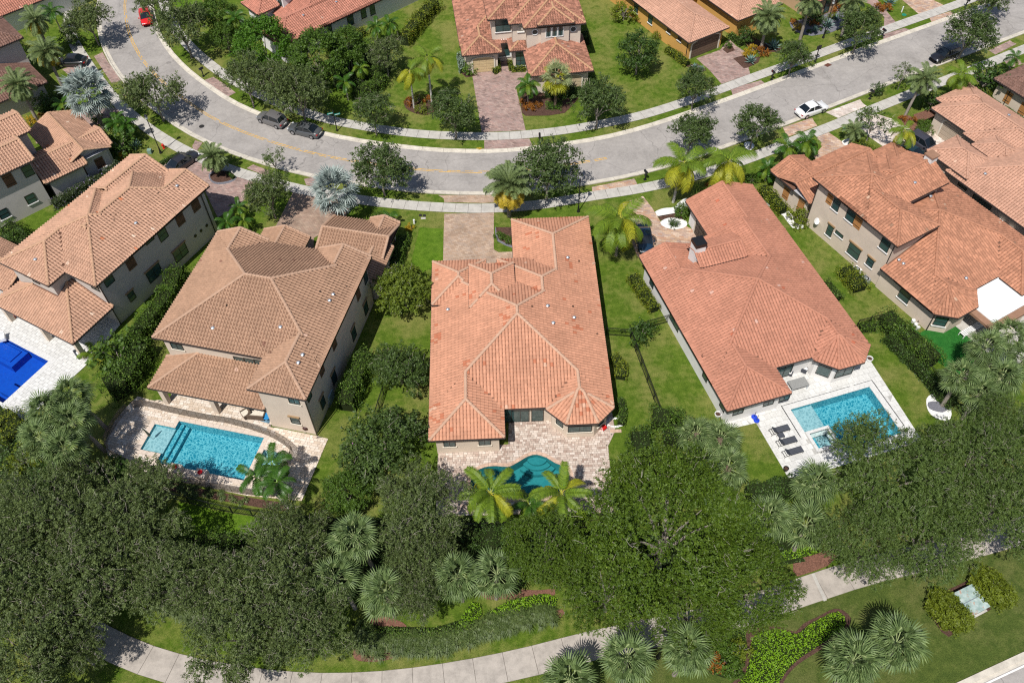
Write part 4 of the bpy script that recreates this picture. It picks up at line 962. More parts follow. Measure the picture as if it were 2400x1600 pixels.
for i, (x, y) in enumerate(((-41.5, 33.45), (-38.9, 33.45))):
    c = w_of(14.1, [(x, y)])[0]; pl = MB().obox(c, 1.1, .9, .75, (math.cos(rad(14.1)), -math.sin(rad(14.1)))).build('pool_plinth', MAT['coping']); tag(pl, ('first' if i == 0 else 'second') + ' pale stone plinth from the left on the front rim of the fenced pool', 'plinth', 'plinths with red bowls')
    b = MB().lathe((c[0], c[1], .752), [(.10, 0), (.22, .1), (.25, .18), (.2, .18), (.12, .08)], 10).build('bowl', plain('glossy_red_glaze%d' % i, (.55, .01, .015), .3, .5)); tag(b, 'red bowl standing on the %s pale plinth of the fenced pool' % ('left' if i == 0 else 'right'), 'bowl', 'red bowls')
D4 = w_of(-16.5, [(35.9, 31.0), (50.05, 31.0), (50.6, 41.2), (50.2, 46), (49, 48), (39, 46), (38.8, 40), (33, 39.5), (33, 38.0), (35.9, 37.8)])
deck('pool_deck', D4, [POOL4, SPA4], -16.5, .62, .62, MAT['deck_white'], var=False)
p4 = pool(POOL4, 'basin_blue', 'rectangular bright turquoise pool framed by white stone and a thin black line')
step(p4, w_of(-16.5, [(39.88, 35.22), (42.2, 35.22), (42.2, 38.12), (39.88, 38.12)]), -.25, 1.2, 'basin_pale', 'sun_shelf')
ring('coping_stone', POOL4, .62, .085, MAT['coping_white'], p4)
for q in ([(39.15, 35.0), (39.25, 35.0), (39.25, 38.8), (39.15, 38.8)], [(39.15, 38.72), (46.9, 38.72), (46.9, 38.82), (39.15, 38.82)], [(47.3, 38.72), (49.4, 38.72), (49.4, 38.82), (47.3, 38.82)], [(49.3, 33.0), (49.4, 33.0), (49.4, 38.7), (49.3, 38.7)]):
    slab('pool_border', w_of(-16.5, q), .05, .083, MAT['black'], parent=p4)
s4 = pool(SPA4, 'basin_pale', 'small square raised spa at the corner of the white pool deck', depth=.7, wz=.18, top=.33); ring('coping_stone', SPA4, .3, .35, MAT['travertine'] if 0 else MAT['coping_white'], s4)
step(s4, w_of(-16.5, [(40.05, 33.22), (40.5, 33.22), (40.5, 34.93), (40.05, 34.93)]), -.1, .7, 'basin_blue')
D1 = w_of(29.8, [(-86, 14.5), (-66.5, 15.0), (-66.2, 27.0), (-67.1, 31.9), (-86, 31.9)])
deck('pool_deck', D1, [POOL1], 29.8, .62, .4, MAT['deck_white'], var=False)
p1 = pool(POOL1, 'basin_deep', 'deep royal blue swimming pool with a square inset spa at the left edge', mat='water_blue'); ring('coping_stone', POOL1, .6, .09, MAT['coping_white'], p1)
for q, z in (([(-77, 22.3), (-73.3, 22.3), (-73.3, 24.5), (-77, 24.5)], -.3), ([(-76.5, 22.7), (-73.9, 22.7), (-73.9, 24.2), (-76.5, 24.2)], -.15), ([(-72.2, 19.6), (-70.2, 19.6), (-70.2, 20.9), (-72.2, 20.9)], -.5)):
    step(p1, w_of(29.8, q), z, 1.2, 'basin_deep')
for i, q in enumerate(([(-71.5, 18.2), (-66.3, 18.0), (-66.3, 18.12), (-71.5, 18.32)], [(-84, 16.9), (-70, 16.9), (-70, 17.05), (-84, 17.05)])): slab('deck_inlay', w_of(29.8, q), .05, .083, MAT['lawn'])
# ================================================================== windows, doors and fittings (after the roofs)
W3, W2_, W1_ = H3, H2, H1
S_ = 'sill'
# salmon house: rear windows, bay windows
wpx(H3, 'y-', 44.03, cE, 745, 1487, 1.15, .95, sill=S_, grid=(2, 1)); wpx(H3, 'y-', 44.03, cE, 987, 1477, 1.15, .95, sill=S_, grid=(2, 1))
wpx(H3, 'y-', 45.17, cE, 1643, 1385, 2.3, 1.0, sill=S_, grid=(2, 1))
def bayface(H, p0, p1, z, w, h, t=.5, **kw):
    """window on a slanting bay face between the plan points p0, p1 (frame of the house)"""
    cx, cy = H['c']; x, y = p0[0] + (p1[0] - p0[0]) * t - cx, p0[1] + (p1[1] - p0[1]) * t - cy; d = Vector((p1[0] - p0[0], p1[1] - p0[1])).normalized(); n = Vector((d.y, -d.x))
    e = window(H, 'y-', cy, cx, z, w, h, **kw)
    Mx = Matrix(((d.x, -n.x, 0, x), (d.y, -n.y, 0, y), (0, 0, 1, 0), (0, 0, 0, 1)))
    e.matrix_local = Mx; return e
bayface(H3, (4.66, 46.6), (6.08, 45.17), 1.75, .9, 1.2, sill=S_); bayface(H3, (8.63, 45.17), (9.98, 46.5), 1.75, .9, 1.2, sill=S_)
window(H3, 'y-', 47.23, 1.2, 1.2, 2.6, 2.2, grid=(3, 1)); window(H3, 'y-', 47.23, 3.3, 1.2, 1.2, 2.2, grid=(1, 1))
window(H3, 'x-', -6.47, 57.0, 1.6, 1.2, 1.4, sill=S_); window(H3, 'x-', -6.47, 50.0, 1.6, 1.2, 1.4, sill=S_)
for v in ((1560, 213), (1422, 545), (1604, 625), (1460, 662), (735, 570)): vent(H3, cE, *v)
for v in ((1637, 234), (1315, 547), (1595, 548), (1762, 737)): vent(H3, cE, *v, kind='hole')
# brown roofed house
for x, y, w, h, kw in [(210, 927, 1.3, .9, dict(sill=S_, grid=(2, 1))), (617, 1012, 1.1, .75, dict(grid=(1, 1))), (685, 1022, 1.1, .75, dict(grid=(1, 1))), (742, 1030, .8, .75, dict(grid=(1, 1)))]:
    wpx(H2, 'y-', 43.93, R1, x, y, w, h, **kw)
wpx(H2, 'y-', 40.22, R1, 978, 1285, 1.1, .95, sill=S_, grid=(2, 1)); wpx(H2, 'y-', 40.22, R1, 985, 1412, .95, 1.15, sill=S_, lintel='lintel', grid=(1, 2))
for x, y, w, h, st in [(1075, 1250, .9, 1.2, 'win'), (1163, 1290, .9, 1.7, 'win'), (1158, 1080, .95, 1.5, 'shutter'), (1238, 1130, 1.0, 1.8, 'win'), (1240, 908, .95, 1.5, 'shutter'), (1368, 840, 1.0, 1.8, 'win'), (1398, 585, .95, 1.5, 'shutter'), (1447, 672, 1.0, 1.8, 'win'), (1447, 478, .9, 1.4, 'win')]:
    wpx(H2, 'x+', -30.02, R1, x, y, w, h, style=st, lintel='lintel' if h > 1.6 else None, shut='shutter')
for x in (-46.1, -40.6): 
    cx, cy = H2['c']
    for yy in (40.6,): MB().box(x - .25 - cx, x + .25 - cx, yy - .25 - cy, yy + .25 - cy, 0, 3.15).build('patio_column', MAT['wall_beige'], H2['root'])
downpipe(H2, -29.93, 40.12, 0, 6.7)
window(H2, 'y-', 43.9, -38.5, 1.3, 3.4, 2.3, grid=(4, 1)); window(H2, 'y-', 43.9, -43.5, 1.3, 2.2, 2.3, grid=(2, 1))
for v in ((1235, 593), (1212, 633), (1035, 988), (1007, 1040), (447, 813), (890, 806)): vent(H2, R1, *v)
for v in ((1150, 572), (1323, 541), (538, 662)): vent(H2, R1, *v, kind='hole')
wpx(H2, 'x+', -30.24, R8, 1207, 430, .9, 1.3, style='shutter', shut='shutter')
# satellite dish on the gable of the brown house
def dish(H, side, coord, c, x, y):
    u, v = c(x, y); p = on_wall(H, side, coord, u, v); cx, cy = H['c']; q = Vector((p[0] - cx, p[1] - cy, p[2])); mb = MB(); mb.lathe((0, 0, 0), [(.02, 0), (.25, .03), (.4, .1), (.4, .12), (.02, .02)], 12)
    e = mb.build('satellite_dish', MAT['white'], H['root']); e.matrix_local = Matrix.Translation(q + Vector((.35 if side == 'x+' else -.35, 0, 0))) @ Matrix.Rotation(rad(55), 4, 'X'); b = MB().tube([(0, 0, 0), (0, -.25, -.35)], .025, 5).tube([(0, 0, .1), (0, .1, .4)], .012, 4); b.build('dish_arm', MAT['metal'], e)
dish(H2, 'x+', -30.24, R8, 1130, 520)
# pinkish tan house: right wall
for x, y, w, h, st in [(1690, 400, 1.15, 1.5, 'shutter'), (1452, 615, 1.15, 1.5, 'shutter'), (1183, 845, 1.2, 1.5, 'win'), (985, 935, 1.2, .5, 'wide'), (1455, 1120, 2.0, 1.7, 'win2'), (698, 1285, 1.15, 1.5, 'shutter'), (1050, 1430, 2.0, 1.7, 'win2'), (350, 1530, 1.2, 1.5, 'win')]:
    wpx(H1, 'x+', -67.12, Z2, x, y, w, h, style='shutter' if st == 'shutter' else 'win', grid=(2, 2) if st == 'win2' else ((1, 1) if st == 'wide' else (1, 2)), lintel='lintel' if st == 'win2' else None)
wpx(H1, 'x+', -67.12, cD, 905, 470, .9, 1.3, lintel='lintel')
wpx(H1, 'y-', 31.92, cD, 655, 412, 1.2, .8, grid=(2, 1)); wpx(H1, 'y-', 29.72, cD, 245, 365, 1.0, .7, grid=(2, 1)); wpx(H1, 'y-', 29.72, cD, 180, 325, 1.0, .7, grid=(2, 1))
for x, y in ((1857, 708), (1770, 788), (1684, 867)):
    p = on_wall(H1, 'x+', -67.12, *Z2(x, y)); Mx = wall_frame(H1, 'x+', -67.12, p[1], p[2]); mb = MB(); mb.tube([tuple(Mx @ Vector((0, -.02, 0))), tuple(Mx @ Vector((0, .05, 0)))], .2, 12); mb.build('round_wall_vent', MAT['black'], H1['root'])
downpipe(H1, -67.03, 31.95, 0, 6.7); downpipe(H1, -67.03, 47.5, 0, 6.7)
for x, y in ((-78.0, 26.8), (-72.3, 26.8), (-67.2, 26.8)):
    cx, cy = H1['c']; MB().box(x - .25 - cx, x + .25 - cx, y - .25 - cy, y + .25 - cy, 0, 3.15).build('patio_column', MAT['wall_cream'], H1['root'])
for v in ((1410, 115), (780, 685)): vent(H1, Z2, *v)
for v in ((1122, 213), (447, 620)): vent(H1, Z2, *v, kind='hole')
vent(H1, cD, 247, 226)
# orange roofed white house
for x, y, w in ((130, 712, 1.0), (272, 958, 2.2), (468, 1302, 1.0), (578, 1490, 1.0)): wpx(H4, 'x-', 32.94, R2, x, y, w, 1.0, grid=(2, 1) if w > 2 else (1, 1))
for x, y in ((675, 1527), (868, 1470), (968, 1440)): wpx(H4, 'y-', 38.74, R2, x, y, 1.15, .75, grid=(2, 1))
bayface(H4, (43.75, 41.2), (45.15, 39.79), 1.55, 1.35, 1.5, grid=(1, 1)); window(H4, 'y-', 39.77, 46.35, 1.55, 2.0, 1.4, grid=(2, 1)); bayface(H4, (47.48, 39.79), (48.82, 41.1), 1.55, 1.2, 1.5, grid=(1, 1))
window(H4, 'y-', 41.93, 40.5, 1.25, 2.6, 2.2, grid=(3, 1))
Mx = wall_frame(H4, 'x-', 41.42, 61.9, 0); garage_door(H4, 'x-', 41.41, 61.4, 4.8, 2.3, MAT['winframe'], cols=5)
cx, cy = H4['c']; ch = MB().box(37.0 - cx, 38.15 - cx, 56.0 - cy, 57.2 - cy, 3.2, 6.3).build('chimney', MAT['wall_white'], H4['root']); MB().box(36.95 - cx, 38.2 - cx, 55.95 - cy, 57.25 - cy, 6.302, 6.75).build('chimney_cap', MAT['black'], ch)
for v in ((920, 623), (1060, 655), (990, 695), (1203, 722), (820, 325), (868, 330), (305, 682)): vent(H4, R2, *v, kind='clay')
for v in ((448, 1176), (1417, 988)): vent(H4, R2, *v, kind='hole')
# terracotta house
for x, y, w, h, st in [(925, 480, .85, 1.5, 'shutter'), (1010, 555, 1.0, 1.6, 'win'), (1200, 700, 1.2, 1.6, 'win'), (1292, 790, 1.05, 1.6, 'shutter'), (925, 895, .85, 1.6, 'lin'), (1050, 945, 1.2, .5, 'wide'), (1243, 1165, 1.7, 1.7, 'lin'), (1455, 1310, .95, 1.2, 'lin'), (1652, 1080, 1.2, 1.6, 'win')]:
    wpx(H5, 'x-', 66.64, Z5, x, y, w, h, style='shutter' if st == 'shutter' else 'win', shut='shutter_tan', grid=(1, 1) if st == 'wide' else (1, 2), sill='sillwhite' if st != 'shutter' else None, lintel='lintel' if st == 'lin' else None)
for x, y in ((350, 405), (543, 565)): wpx(H5, 'x-', 66.95, Z5, x, y, .95, 1.7, style='shutter', shut='shutter_tan', lintel='lintel')
wpx(H5, 'x-', 66.46, Z6, 370, 980, 1.4, 1.5, grid=(1, 2), sill='sillwhite')
bayface(H5, (66.43, 28.66), (67.72, 27.37), 1.7, 1.25, 1.3, sill='sillwhite'); bayface(H5, (70.18, 27.37), (71.47, 28.66), 1.7, 1.2, 1.3)
window(H5, 'y-', 35.87, 69.0, 6.0, 1.0, .5, grid=(1, 1)); window(H5, 'y-', 35.87, 70.6, 6.0, 1.0, .5, grid=(1, 1)); window(H5, 'y-', 35.87, 67.6, 6.0, 1.0, .5, grid=(1, 1))
downpipe(H5, 66.55, 47.3, 0, 6.7); downpipe(H5, 66.6, 35.95, 3.4, 6.7); downpipe(H5, 66.42, 28.6, 0, 3.1)
cx, cy = H5['c']; ch = MB().box(77.5 - cx, 78.5 - cx, 42.1 - cy, 43.1 - cy, 6.9, 8.7).build('chimney', MAT['wall_white'], H5['root']); MB().box(77.4 - cx, 78.6 - cx, 42.0 - cy, 43.2 - cy, 8.702, 8.85).build('chimney_cap', TILE['terra'][0], ch)
for v in ((305, 602), (353, 643)): vent(H5, Z6, *v)
vent(H5, crop(2100, 400, .33482), 240, 185); vent(H5, crop(2100, 400, .33482), 130, 90); vent(H5, Z6, 1030, 800); vent(H5, crop(2100, 400, .33482), 362, 608, kind='clay')
dish(H5, 'x-', 66.64, Z5, 775, 760)
# flat white patio cover with tiled border
cv = empty('patio_cover', (0, 0, 0), 0, 'flat white patio cover bordered with terracotta tiles at the octagonal corner', 'patio cover')
def L5(x, y): return w_of(-29.4, [(x, y)])[0]
slab('cover_top', [L5(70.2, 24.6), L5(84, 24.6), L5(84, 29.2), L5(70.2, 29.2)], 2.85, 3.08, MAT['white'], parent=cv)
slab('cover_edge', [L5(69.4, 23.8), L5(84, 23.8), L5(84, 24.58), L5(69.4, 24.58)], 2.7, 3.0, TILE['terra'][0], parent=cv); slab('cover_edge', [L5(69.4, 24.59), L5(70.18, 24.59), L5(70.18, 28.0), L5(69.4, 28.0)], 2.7, 3.0, TILE['terra'][0], parent=cv)
for x in (69.9, 74.5, 79): 
    c_ = L5(x, 24.2); MB().obox(c_, .35, .35, 2.68, (math.cos(rad(-29.4)), -math.sin(rad(-29.4)))).build('cover_post', MAT['wall_beige'], cv)
slab('patio', [L5(69.5, 20.5), L5(84, 20.5), L5(84, 28.9), L5(69.5, 28.9)], 0, .05, MAT['walk'])
# peach house
garage_door(H6, 'x-', 92.22, 48.3, 4.9, 2.3, plain('tan_garage_door', (.42, .34, .26), .6, .3), cols=4)
R10 = crop(2100, 180, .33482); R11 = crop(2100, 400, .33482)
wpx(H6, 'x-', 84.52, R11, 595, 235, 2.6, 2.2, grid=(3, 1)); wpx(H6, 'x-', 84.52, R11, 467, 108, 1.3, .5, grid=(1, 1))
for v in ((740, 345), (806, 395)):
    p = on_wall(H6, 'x-', 84.52, *R11(*v)); Mx = wall_frame(H6, 'x-', 84.52, p[1], p[2]); b = MB(); b.box(-.3, .3, 0, .35, -.06, .06, 0, Mx); b.build('wall_lamp', MAT['sillwhite'], H6['root'])
for v in ((787, 275), (621, 685)): vent(H6, R10, *v)
wpx(H7, 'x-', 103.92, R10, 785, 145, 1.0, 1.6, style='shutter', shut='lintel' if 0 else 'shutter_tan'); wpx(H7, 'x-', 103.92, R10, 890, 225, 1.0, 1.6, style='shutter', shut='shutter_tan'); downpipe(H7, 103.86, 50.5, 0, 3.1)
# house with the pink drive
garage_door(H8, 'y-', 105.5, 8.95, 2.9, 2.05, plain('cream_garage_door', (.55, .42, .24), .6, .3), rows=5, cols=3)
garage_door(H8, 'y-', 99.4, 19.2, 4.9, 2.1, plain('beige_garage_door', (.5, .4, .26), .6, .3), rows=5, cols=5)
def y8(c, x, y, coord, w, h, **kw): return wpx(H8, 'y-', coord, Z7, x, y, w, h, **kw)
y8(Z7, 815, 345, 107.7, 2.1, 2.0, grid=(2, 2), sill='sillwhite'); y8(Z7, 1058, 800, 105.25, 1.35, 2.4, grid=(2, 3), sill='sillwhite'); y8(Z7, 1060, 395, 106.2, .8, .9, style='shutter', shut='sill', sill='sillwhite')
def roundwin(H, side, coord, c, x, y, r, name='round_window'):
    p = on_wall(H, side, coord, *c(x, y)); Mx = wall_frame(H, side, coord, p[0], p[2]); n = 18; f = MB(); g = MB()
    ring_ = [[(rr * math.cos(2 * math.pi * i / n), yy, rr * math.sin(2 * math.pi * i / n)) for i in range(n)] for rr, yy in ((r * 1.28, 0), (r * 1.28, .1), (r, .1), (r, .02))]
    vs = [tuple(Mx @ Vector(v)) for q in ring_ for v in q]; f.add(vs, [(a * n + i, a * n + (i + 1) % n, (a + 1) * n + (i + 1) % n, (a + 1) * n + i) for a in range(3) for i in range(n)]); o = f.build(name, MAT['sillwhite'], H['root'])
    g.add([tuple(Mx @ Vector((r * math.cos(2 * math.pi * i / n), .025, r * math.sin(2 * math.pi * i / n)))) for i in range(n)], [tuple(range(n))]); g.build('pane', MAT['glass'], o)
roundwin(H8, 'y-', 104.93, Z7, 1257, 443, .36); roundwin(H8, 'y-', 104.93, Z7, 1783, 400, .36)
def archwin(H, side, coord, c, x, y, w, h):
    p = on_wall(H, side, coord, *c(x, y)); Mx = wall_frame(H, side, coord, p[0], p[2]); n = 8; pts = [(-w / 2, -h / 2), (w / 2, -h / 2)] + [(w / 2 * math.cos(math.pi * i / n), h / 2 - w / 2 + w / 2 * math.sin(math.pi * i / n)) for i in range(n + 1)]
    k = len(pts); o_ = [(a * 1.3, b * 1.1) for a, b in pts]; f = MB(); vs = [tuple(Mx @ Vector((a, y_, b))) for L_, y_ in ((o_, 0), (o_, .09), (pts, .09), (pts, .02)) for a, b in L_]
    f.add(vs, [(q * k + i, q * k + (i + 1) % k, (q + 1) * k + (i + 1) % k, (q + 1) * k + i) for q in range(3) for i in range(k)]); o = f.build('arched_window', MAT['sillwhite'], H['root'])
    MB().add([tuple(Mx @ Vector((a, .025, b))) for a, b in pts], [tuple(range(k))]).build('pane', MAT['glass'], o); m = MB(); m.box(-.02, .02, .03, .06, -h / 2, h / 2, 0, Mx); m.build('mullion', MAT['winframe'], o)
for x, y in ((1443, 440), (1527, 432), (1610, 425)): archwin(H8, 'y-', 104.58, Z7, x, y, .62, 1.5)
archwin(H8, 'y-', 107.7, Z7, 830, 665, 1.6, 2.6)
# the yellow house
garage_door(HY, 'y-', 79.9, 79.45, 4.9, 2.15, plain('brown_garage_door', (.13, .085, .06), .6, .3), rows=5, cols=4)
for x, y in ((165, 55), (272, 138), (410, 225), (490, 285)): wpx(HY, 'x-', 76.42, R6, x, y, .95 if x < 400 else .8, 1.6 if x < 400 else .9, sill='sillwhite', style='win' if x < 400 else 'shutter')
downpipe(HY, 76.36, 80.1, 0, 3.1)
# white house behind the shrubbery
for x, y, w in ((1065, 75, .9), (998, 100, .9), (900, 155, 1.1), (745, 230, .8), (640, 255, 1.2)): wpx(H9, 'x+', -102.22, R5, x, y, w, 1.6 if w < 1.2 else 1.2, sill='sill')
wpx(H9, 'y-', 53.92, R5, 372, 18, 1.0, 1.3)
for x, y in ((795, 22), (548, 122)): vent(H9, R5, x, y)
# grey house at the left edge
for x, y, w, h, st in [(340, 735, 1.15, 1.5, 'win'), (112, 850, 1.15, 1.7, 'shutter')]: wpx(H10, 'x+', -97.33, Z1, x, y, w, h, style=st)
for x, y, w, h, st in [(375, 1075, 1.15, 1.3, 'win'), (45, 1260, 1.15, 1.3, 'win')]: wpx(H10, 'x+', -97.33, Z1, x, y, w, h, style=st, sill='sillwhite')
for x, y in ((1000, 750), (1225, 635)): wpx(H10, 'x+', -98.43, Z1, x, y, 1.1, 1.5, style='shutter', shut='shutter', sill='sillwhite')
# tan columned house
for k, x in enumerate((98.6, 101.0, 103.4)): window(H13, 'y-', 78.0, x, 1.5, 1.1, 2.2, grid=(1, 2))
# ================================================================== plants
LM = {'oak': leafmat('grey_green_oak_leaf', (.036, .056, .014), (.185, .245, .070), (.42, .44, .22), .18),
      'oak2': leafmat('dark_green_oak_leaf', (.030, .056, .012), (.125, .185, .045), (.28, .33, .10), .2),
      'mahog': leafmat('dense_green_leaf', (.030, .066, .004), (.15, .23, .016), (.34, .44, .06), .22),
      'oak3': leafmat('mid_green_leaf', (.040, .075, .012), (.16, .23, .05), (.38, .42, .12), .2),
      'bright': leafmat('bright_green_leaf', (.035, .095, .006), (.12, .26, .015), (.2, .34, .03), .25),
      'hedge': leafmat('hedge_leaf', (.035, .075, .008), (.13, .23, .022), (.28, .38, .06), .22),
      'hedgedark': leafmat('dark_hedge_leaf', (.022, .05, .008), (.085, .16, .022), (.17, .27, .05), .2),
      'yhedge': leafmat('yellow_green_leaf', (.07, .10, .008), (.26, .32, .02), (.48, .42, .03), .25),
      'gold': leafmat('golden_flower', (.3, .2, .01), (.62, .42, .02), (.7, .5, .05), .2),
      'fire': leafmat('orange_croton_leaf', (.12, .05, .01), (.5, .19, .02), (.6, .3, .03), .2),
      'lime': leafmat('lime_groundcover', (.13, .27, .008), (.29, .50, .015), (.38, .6, .04), .25),
      'yellowtree': leafmat('yellow_blossoming_leaf', (.05, .09, .008), (.24, .30, .03), (.62, .52, .05), .25),
      'bloom': leafmat('green_leaf_with_white_blossom', (.03, .065, .01), (.13, .23, .03), (.85, .82, .75), .2),
      'pinkbloom': leafmat('green_leaf_with_pink_blossom', (.028, .055, .012), (.12, .19, .035), (.50, .25, .40), .2),
      'grassy': leafmat('long_grass_blade', (.05, .085, .02), (.19, .25, .08), (.34, .38, .16), .25),
      'lilac': leafmat('lilac_flowering_leaf', (.03, .05, .02), (.12, .16, .07), (.42, .30, .58), .2),
      'silverbush': leafmat('silver_bush_leaf', (.16, .22, .16), (.36, .45, .36), (.4, .5, .4), .2),
      'agave': leafmat('blue_grey_agave', (.10, .19, .17), (.25, .38, .33), (.4, .5, .4), .1),
      'red': leafmat('red_orange_blossom_leaf', (.05, .10, .01), (.16, .28, .02), (.8, .1, .02), .2),
      'dry': leafmat('dry_tan_leaf', (.2, .12, .06), (.4, .27, .14), (.5, .35, .2), .2),
      'sabal': leafmat('fan_palm_leaf', (.06, .10, .03), (.23, .32, .11), (.46, .54, .24), .22),
      'palefan': leafmat('pale_green_fan_leaf', (.16, .2, .08), (.42, .46, .22), (.6, .6, .35), .2),
      'silver': leafmat('silver_palm_leaf', (.17, .22, .20), (.44, .50, .46), (.66, .70, .66), .15, .45),
      'date': leafmat('date_palm_leaf', (.07, .105, .035), (.24, .31, .11), (.42, .44, .18), .22),
      'dateold': leafmat('yellowed_palm_leaf', (.28, .22, .02), (.62, .44, .03), (.7, .5, .08), .2),
      'coco': leafmat('feather_palm_leaf', (.07, .13, .010), (.24, .35, .025), (.55, .55, .08), .28),
      'cocoy': leafmat('yellow_green_palm_leaf', (.18, .21, .012), (.52, .50, .03), (.68, .55, .06), .28),
      'lush': leafmat('glossy_palm_leaf', (.02, .07, .008), (.09, .2, .02), (.2, .32, .05), .25, .4)}
MAT['bark'] = plain('grey_bark', (.24, .21, .18), .9, .1, var=.3, scale=5)
MAT['palebark'] = plain('pale_grey_twig', (.27, .245, .20), .9, .1, var=.4, scale=5)
MAT['palmbark'] = plain('palm_trunk', (.27, .235, .20), .9, .1, var=.25, scale=8)
MAT['whitebark'] = plain('pale_palm_trunk', (.45, .43, .40), .85, .1, var=.2, scale=6)
MAT['brownbark'] = plain('brown_palm_trunk', (.13, .095, .07), .95, .1, var=.4, scale=12)
def unit(v): return v / (np.linalg.norm(v, axis=-1, keepdims=True) + 1e-9)
def leaves(pts, nrm, size, r, aspect=.55, jit=.8):
    """rhombic leaves at pts facing roughly nrm"""
    n = len(pts); N = unit(nrm + r.normal(0, jit, (n, 3))); T = unit(np.cross(N, r.normal(0, 1, (n, 3)))); B = np.cross(N, T)
    s = size * r.uniform(.6, 1.35, (n, 1)); V = np.empty((n, 4, 3))
    V[:, 0] = pts - T * s * .5; V[:, 1] = pts + B * s * aspect * .5; V[:, 2] = pts + T * s * .5; V[:, 3] = pts - B * s * aspect * .5
    return V.reshape(-1, 3)
def crown_mesh(name, R, Hc, nclump, nleaf, lsize, mat, seed, squash=.7, twigs=0, ragged=.25, clump=.30, low=-.35, spiky=0.0, twigmat='palebark'):
    """crown centred on the origin, half-height Hc"""
    r = np.random.default_rng(seed); C = []; tries = 0
    while len(C) < nclump:
        d = unit(r.normal(0, 1, 3)); tries += 1
        if d[2] < low: continue
        rr = r.uniform(.45, 1.0) ** .5 * (1 - ragged * r.random()); C.append((d[0] * R * rr, d[1] * R * rr, d[2] * Hc * rr))
    C = np.array(C); cr = R * clump * r.uniform(.65, 1.25, nclump)
    w = cr ** 2; m = 13; ns = nleaf // m; nleaf = ns * m; ix = r.choice(nclump, ns, p=w / w.sum()); d = unit(r.normal(0, 1, (ns, 3)) + np.array([0, 0, .3]))
    rad_ = r.uniform(.55, 1.0, (ns, 1)) ** .6
    if spiky: rad_ = rad_ * (1 + spiky * r.random((ns, 1)) ** 4)
    SP = C[ix] + d * cr[ix][:, None] * rad_ * np.array([1, 1, squash]); out = unit(SP * np.array([1, 1, R / Hc]))
    ax = unit(d * .6 + out * .6 + r.normal(0, .45, (ns, 3))); k_ = np.repeat(np.arange(ns), m); idx = ix[k_]
    along = r.uniform(-1.3, 1.3, (nleaf, 1)) * lsize * 1.15; side = r.normal(0, 1, (nleaf, 3)); side -= ax[k_] * (side * ax[k_]).sum(1, keepdims=True)
    P_ = SP[k_] + ax[k_] * along + side * lsize * .42
    nsp = unit(r.normal(0, .55, (ns, 3)) + out * .35 + np.array([0, 0, .75])); V = leaves(P_, nsp[k_], lsize, r, .55, .42)
    tone = r.random(nleaf) * .5 + (r.random(ns) * .32)[k_] + (r.random(nclump) * .18)[idx]
    me = quads_mesh(name, V, nleaf, LM[mat] if isinstance(mat, str) else mat, tone)
    tw = None
    if twigs:
        Vt = []
        for k in range(twigs):
            i = r.integers(nclump); a = C[i] * r.uniform(.5, .9) + r.normal(0, .25, 3) * cr[i]; dd = unit(C[i] * np.array([.7, .7, .3]) + r.normal(0, 1.0, 3) * R * .6); L = min(1.0, cr[i] * 1.2) * r.uniform(.45, 1.15)
            a = C[i] + unit(r.normal(0, 1, 3) + np.array([0, 0, .6])) * cr[i] * r.uniform(.35, .8); b = a + dd * L; mid = (a + b) / 2 + r.normal(0, .10, 3) * L
            s = unit(np.cross(dd, np.array([.0, -.6, 1.0])))
            w0, w1 = .018, .007
            Vt += [a - s * w0, a + s * w0, mid + s * w0 * .8, mid - s * w0 * .8, mid - s * w0 * .8, mid + s * w0 * .8, b + s * w1, b - s * w1]
        tw = quads_mesh(name + '_twigs', np.array(Vt), len(Vt) // 4, MAT[twigmat])
    return me, tw, C, cr
def trunk_mesh(name, R, H, C, seed, mat='bark', r0=.16, n=9):
    """trunk with limbs up to the clumps of the crown; crown centre is at height H"""
    r = random.Random(seed); mb = MB(); fork = H * .45
    mb.tube([(0, 0, -.05), (r.uniform(-.1, .1), r.uniform(-.1, .1), fork * .5), (0, 0, fork)], r0, 7, 0, True, r0 * .75)
    for i in range(min(n, len(C))):
        c = C[i]; e = (c[0] * .9, c[1] * .9, H + c[2] * .9); m = (c[0] * .35, c[1] * .35, fork + (e[2] - fork) * .55)
        mb.tube([(0, 0, fork - .05), m, e], r0 * .55, 5, 0, True, .03)
    return mb.mesh(name, [MAT[mat]])
PROTO = {}
def proto_tree(key, R, Hc, H, seed=1, tmat='bark', r0=.16, **kw):
    me, tw, C, cr = crown_mesh(key + '_crown', R, Hc, seed=seed, **kw); PROTO[key] = (me, tw, trunk_mesh(key + '_trunk', R, H, C, seed, tmat, r0), R, Hc, H)
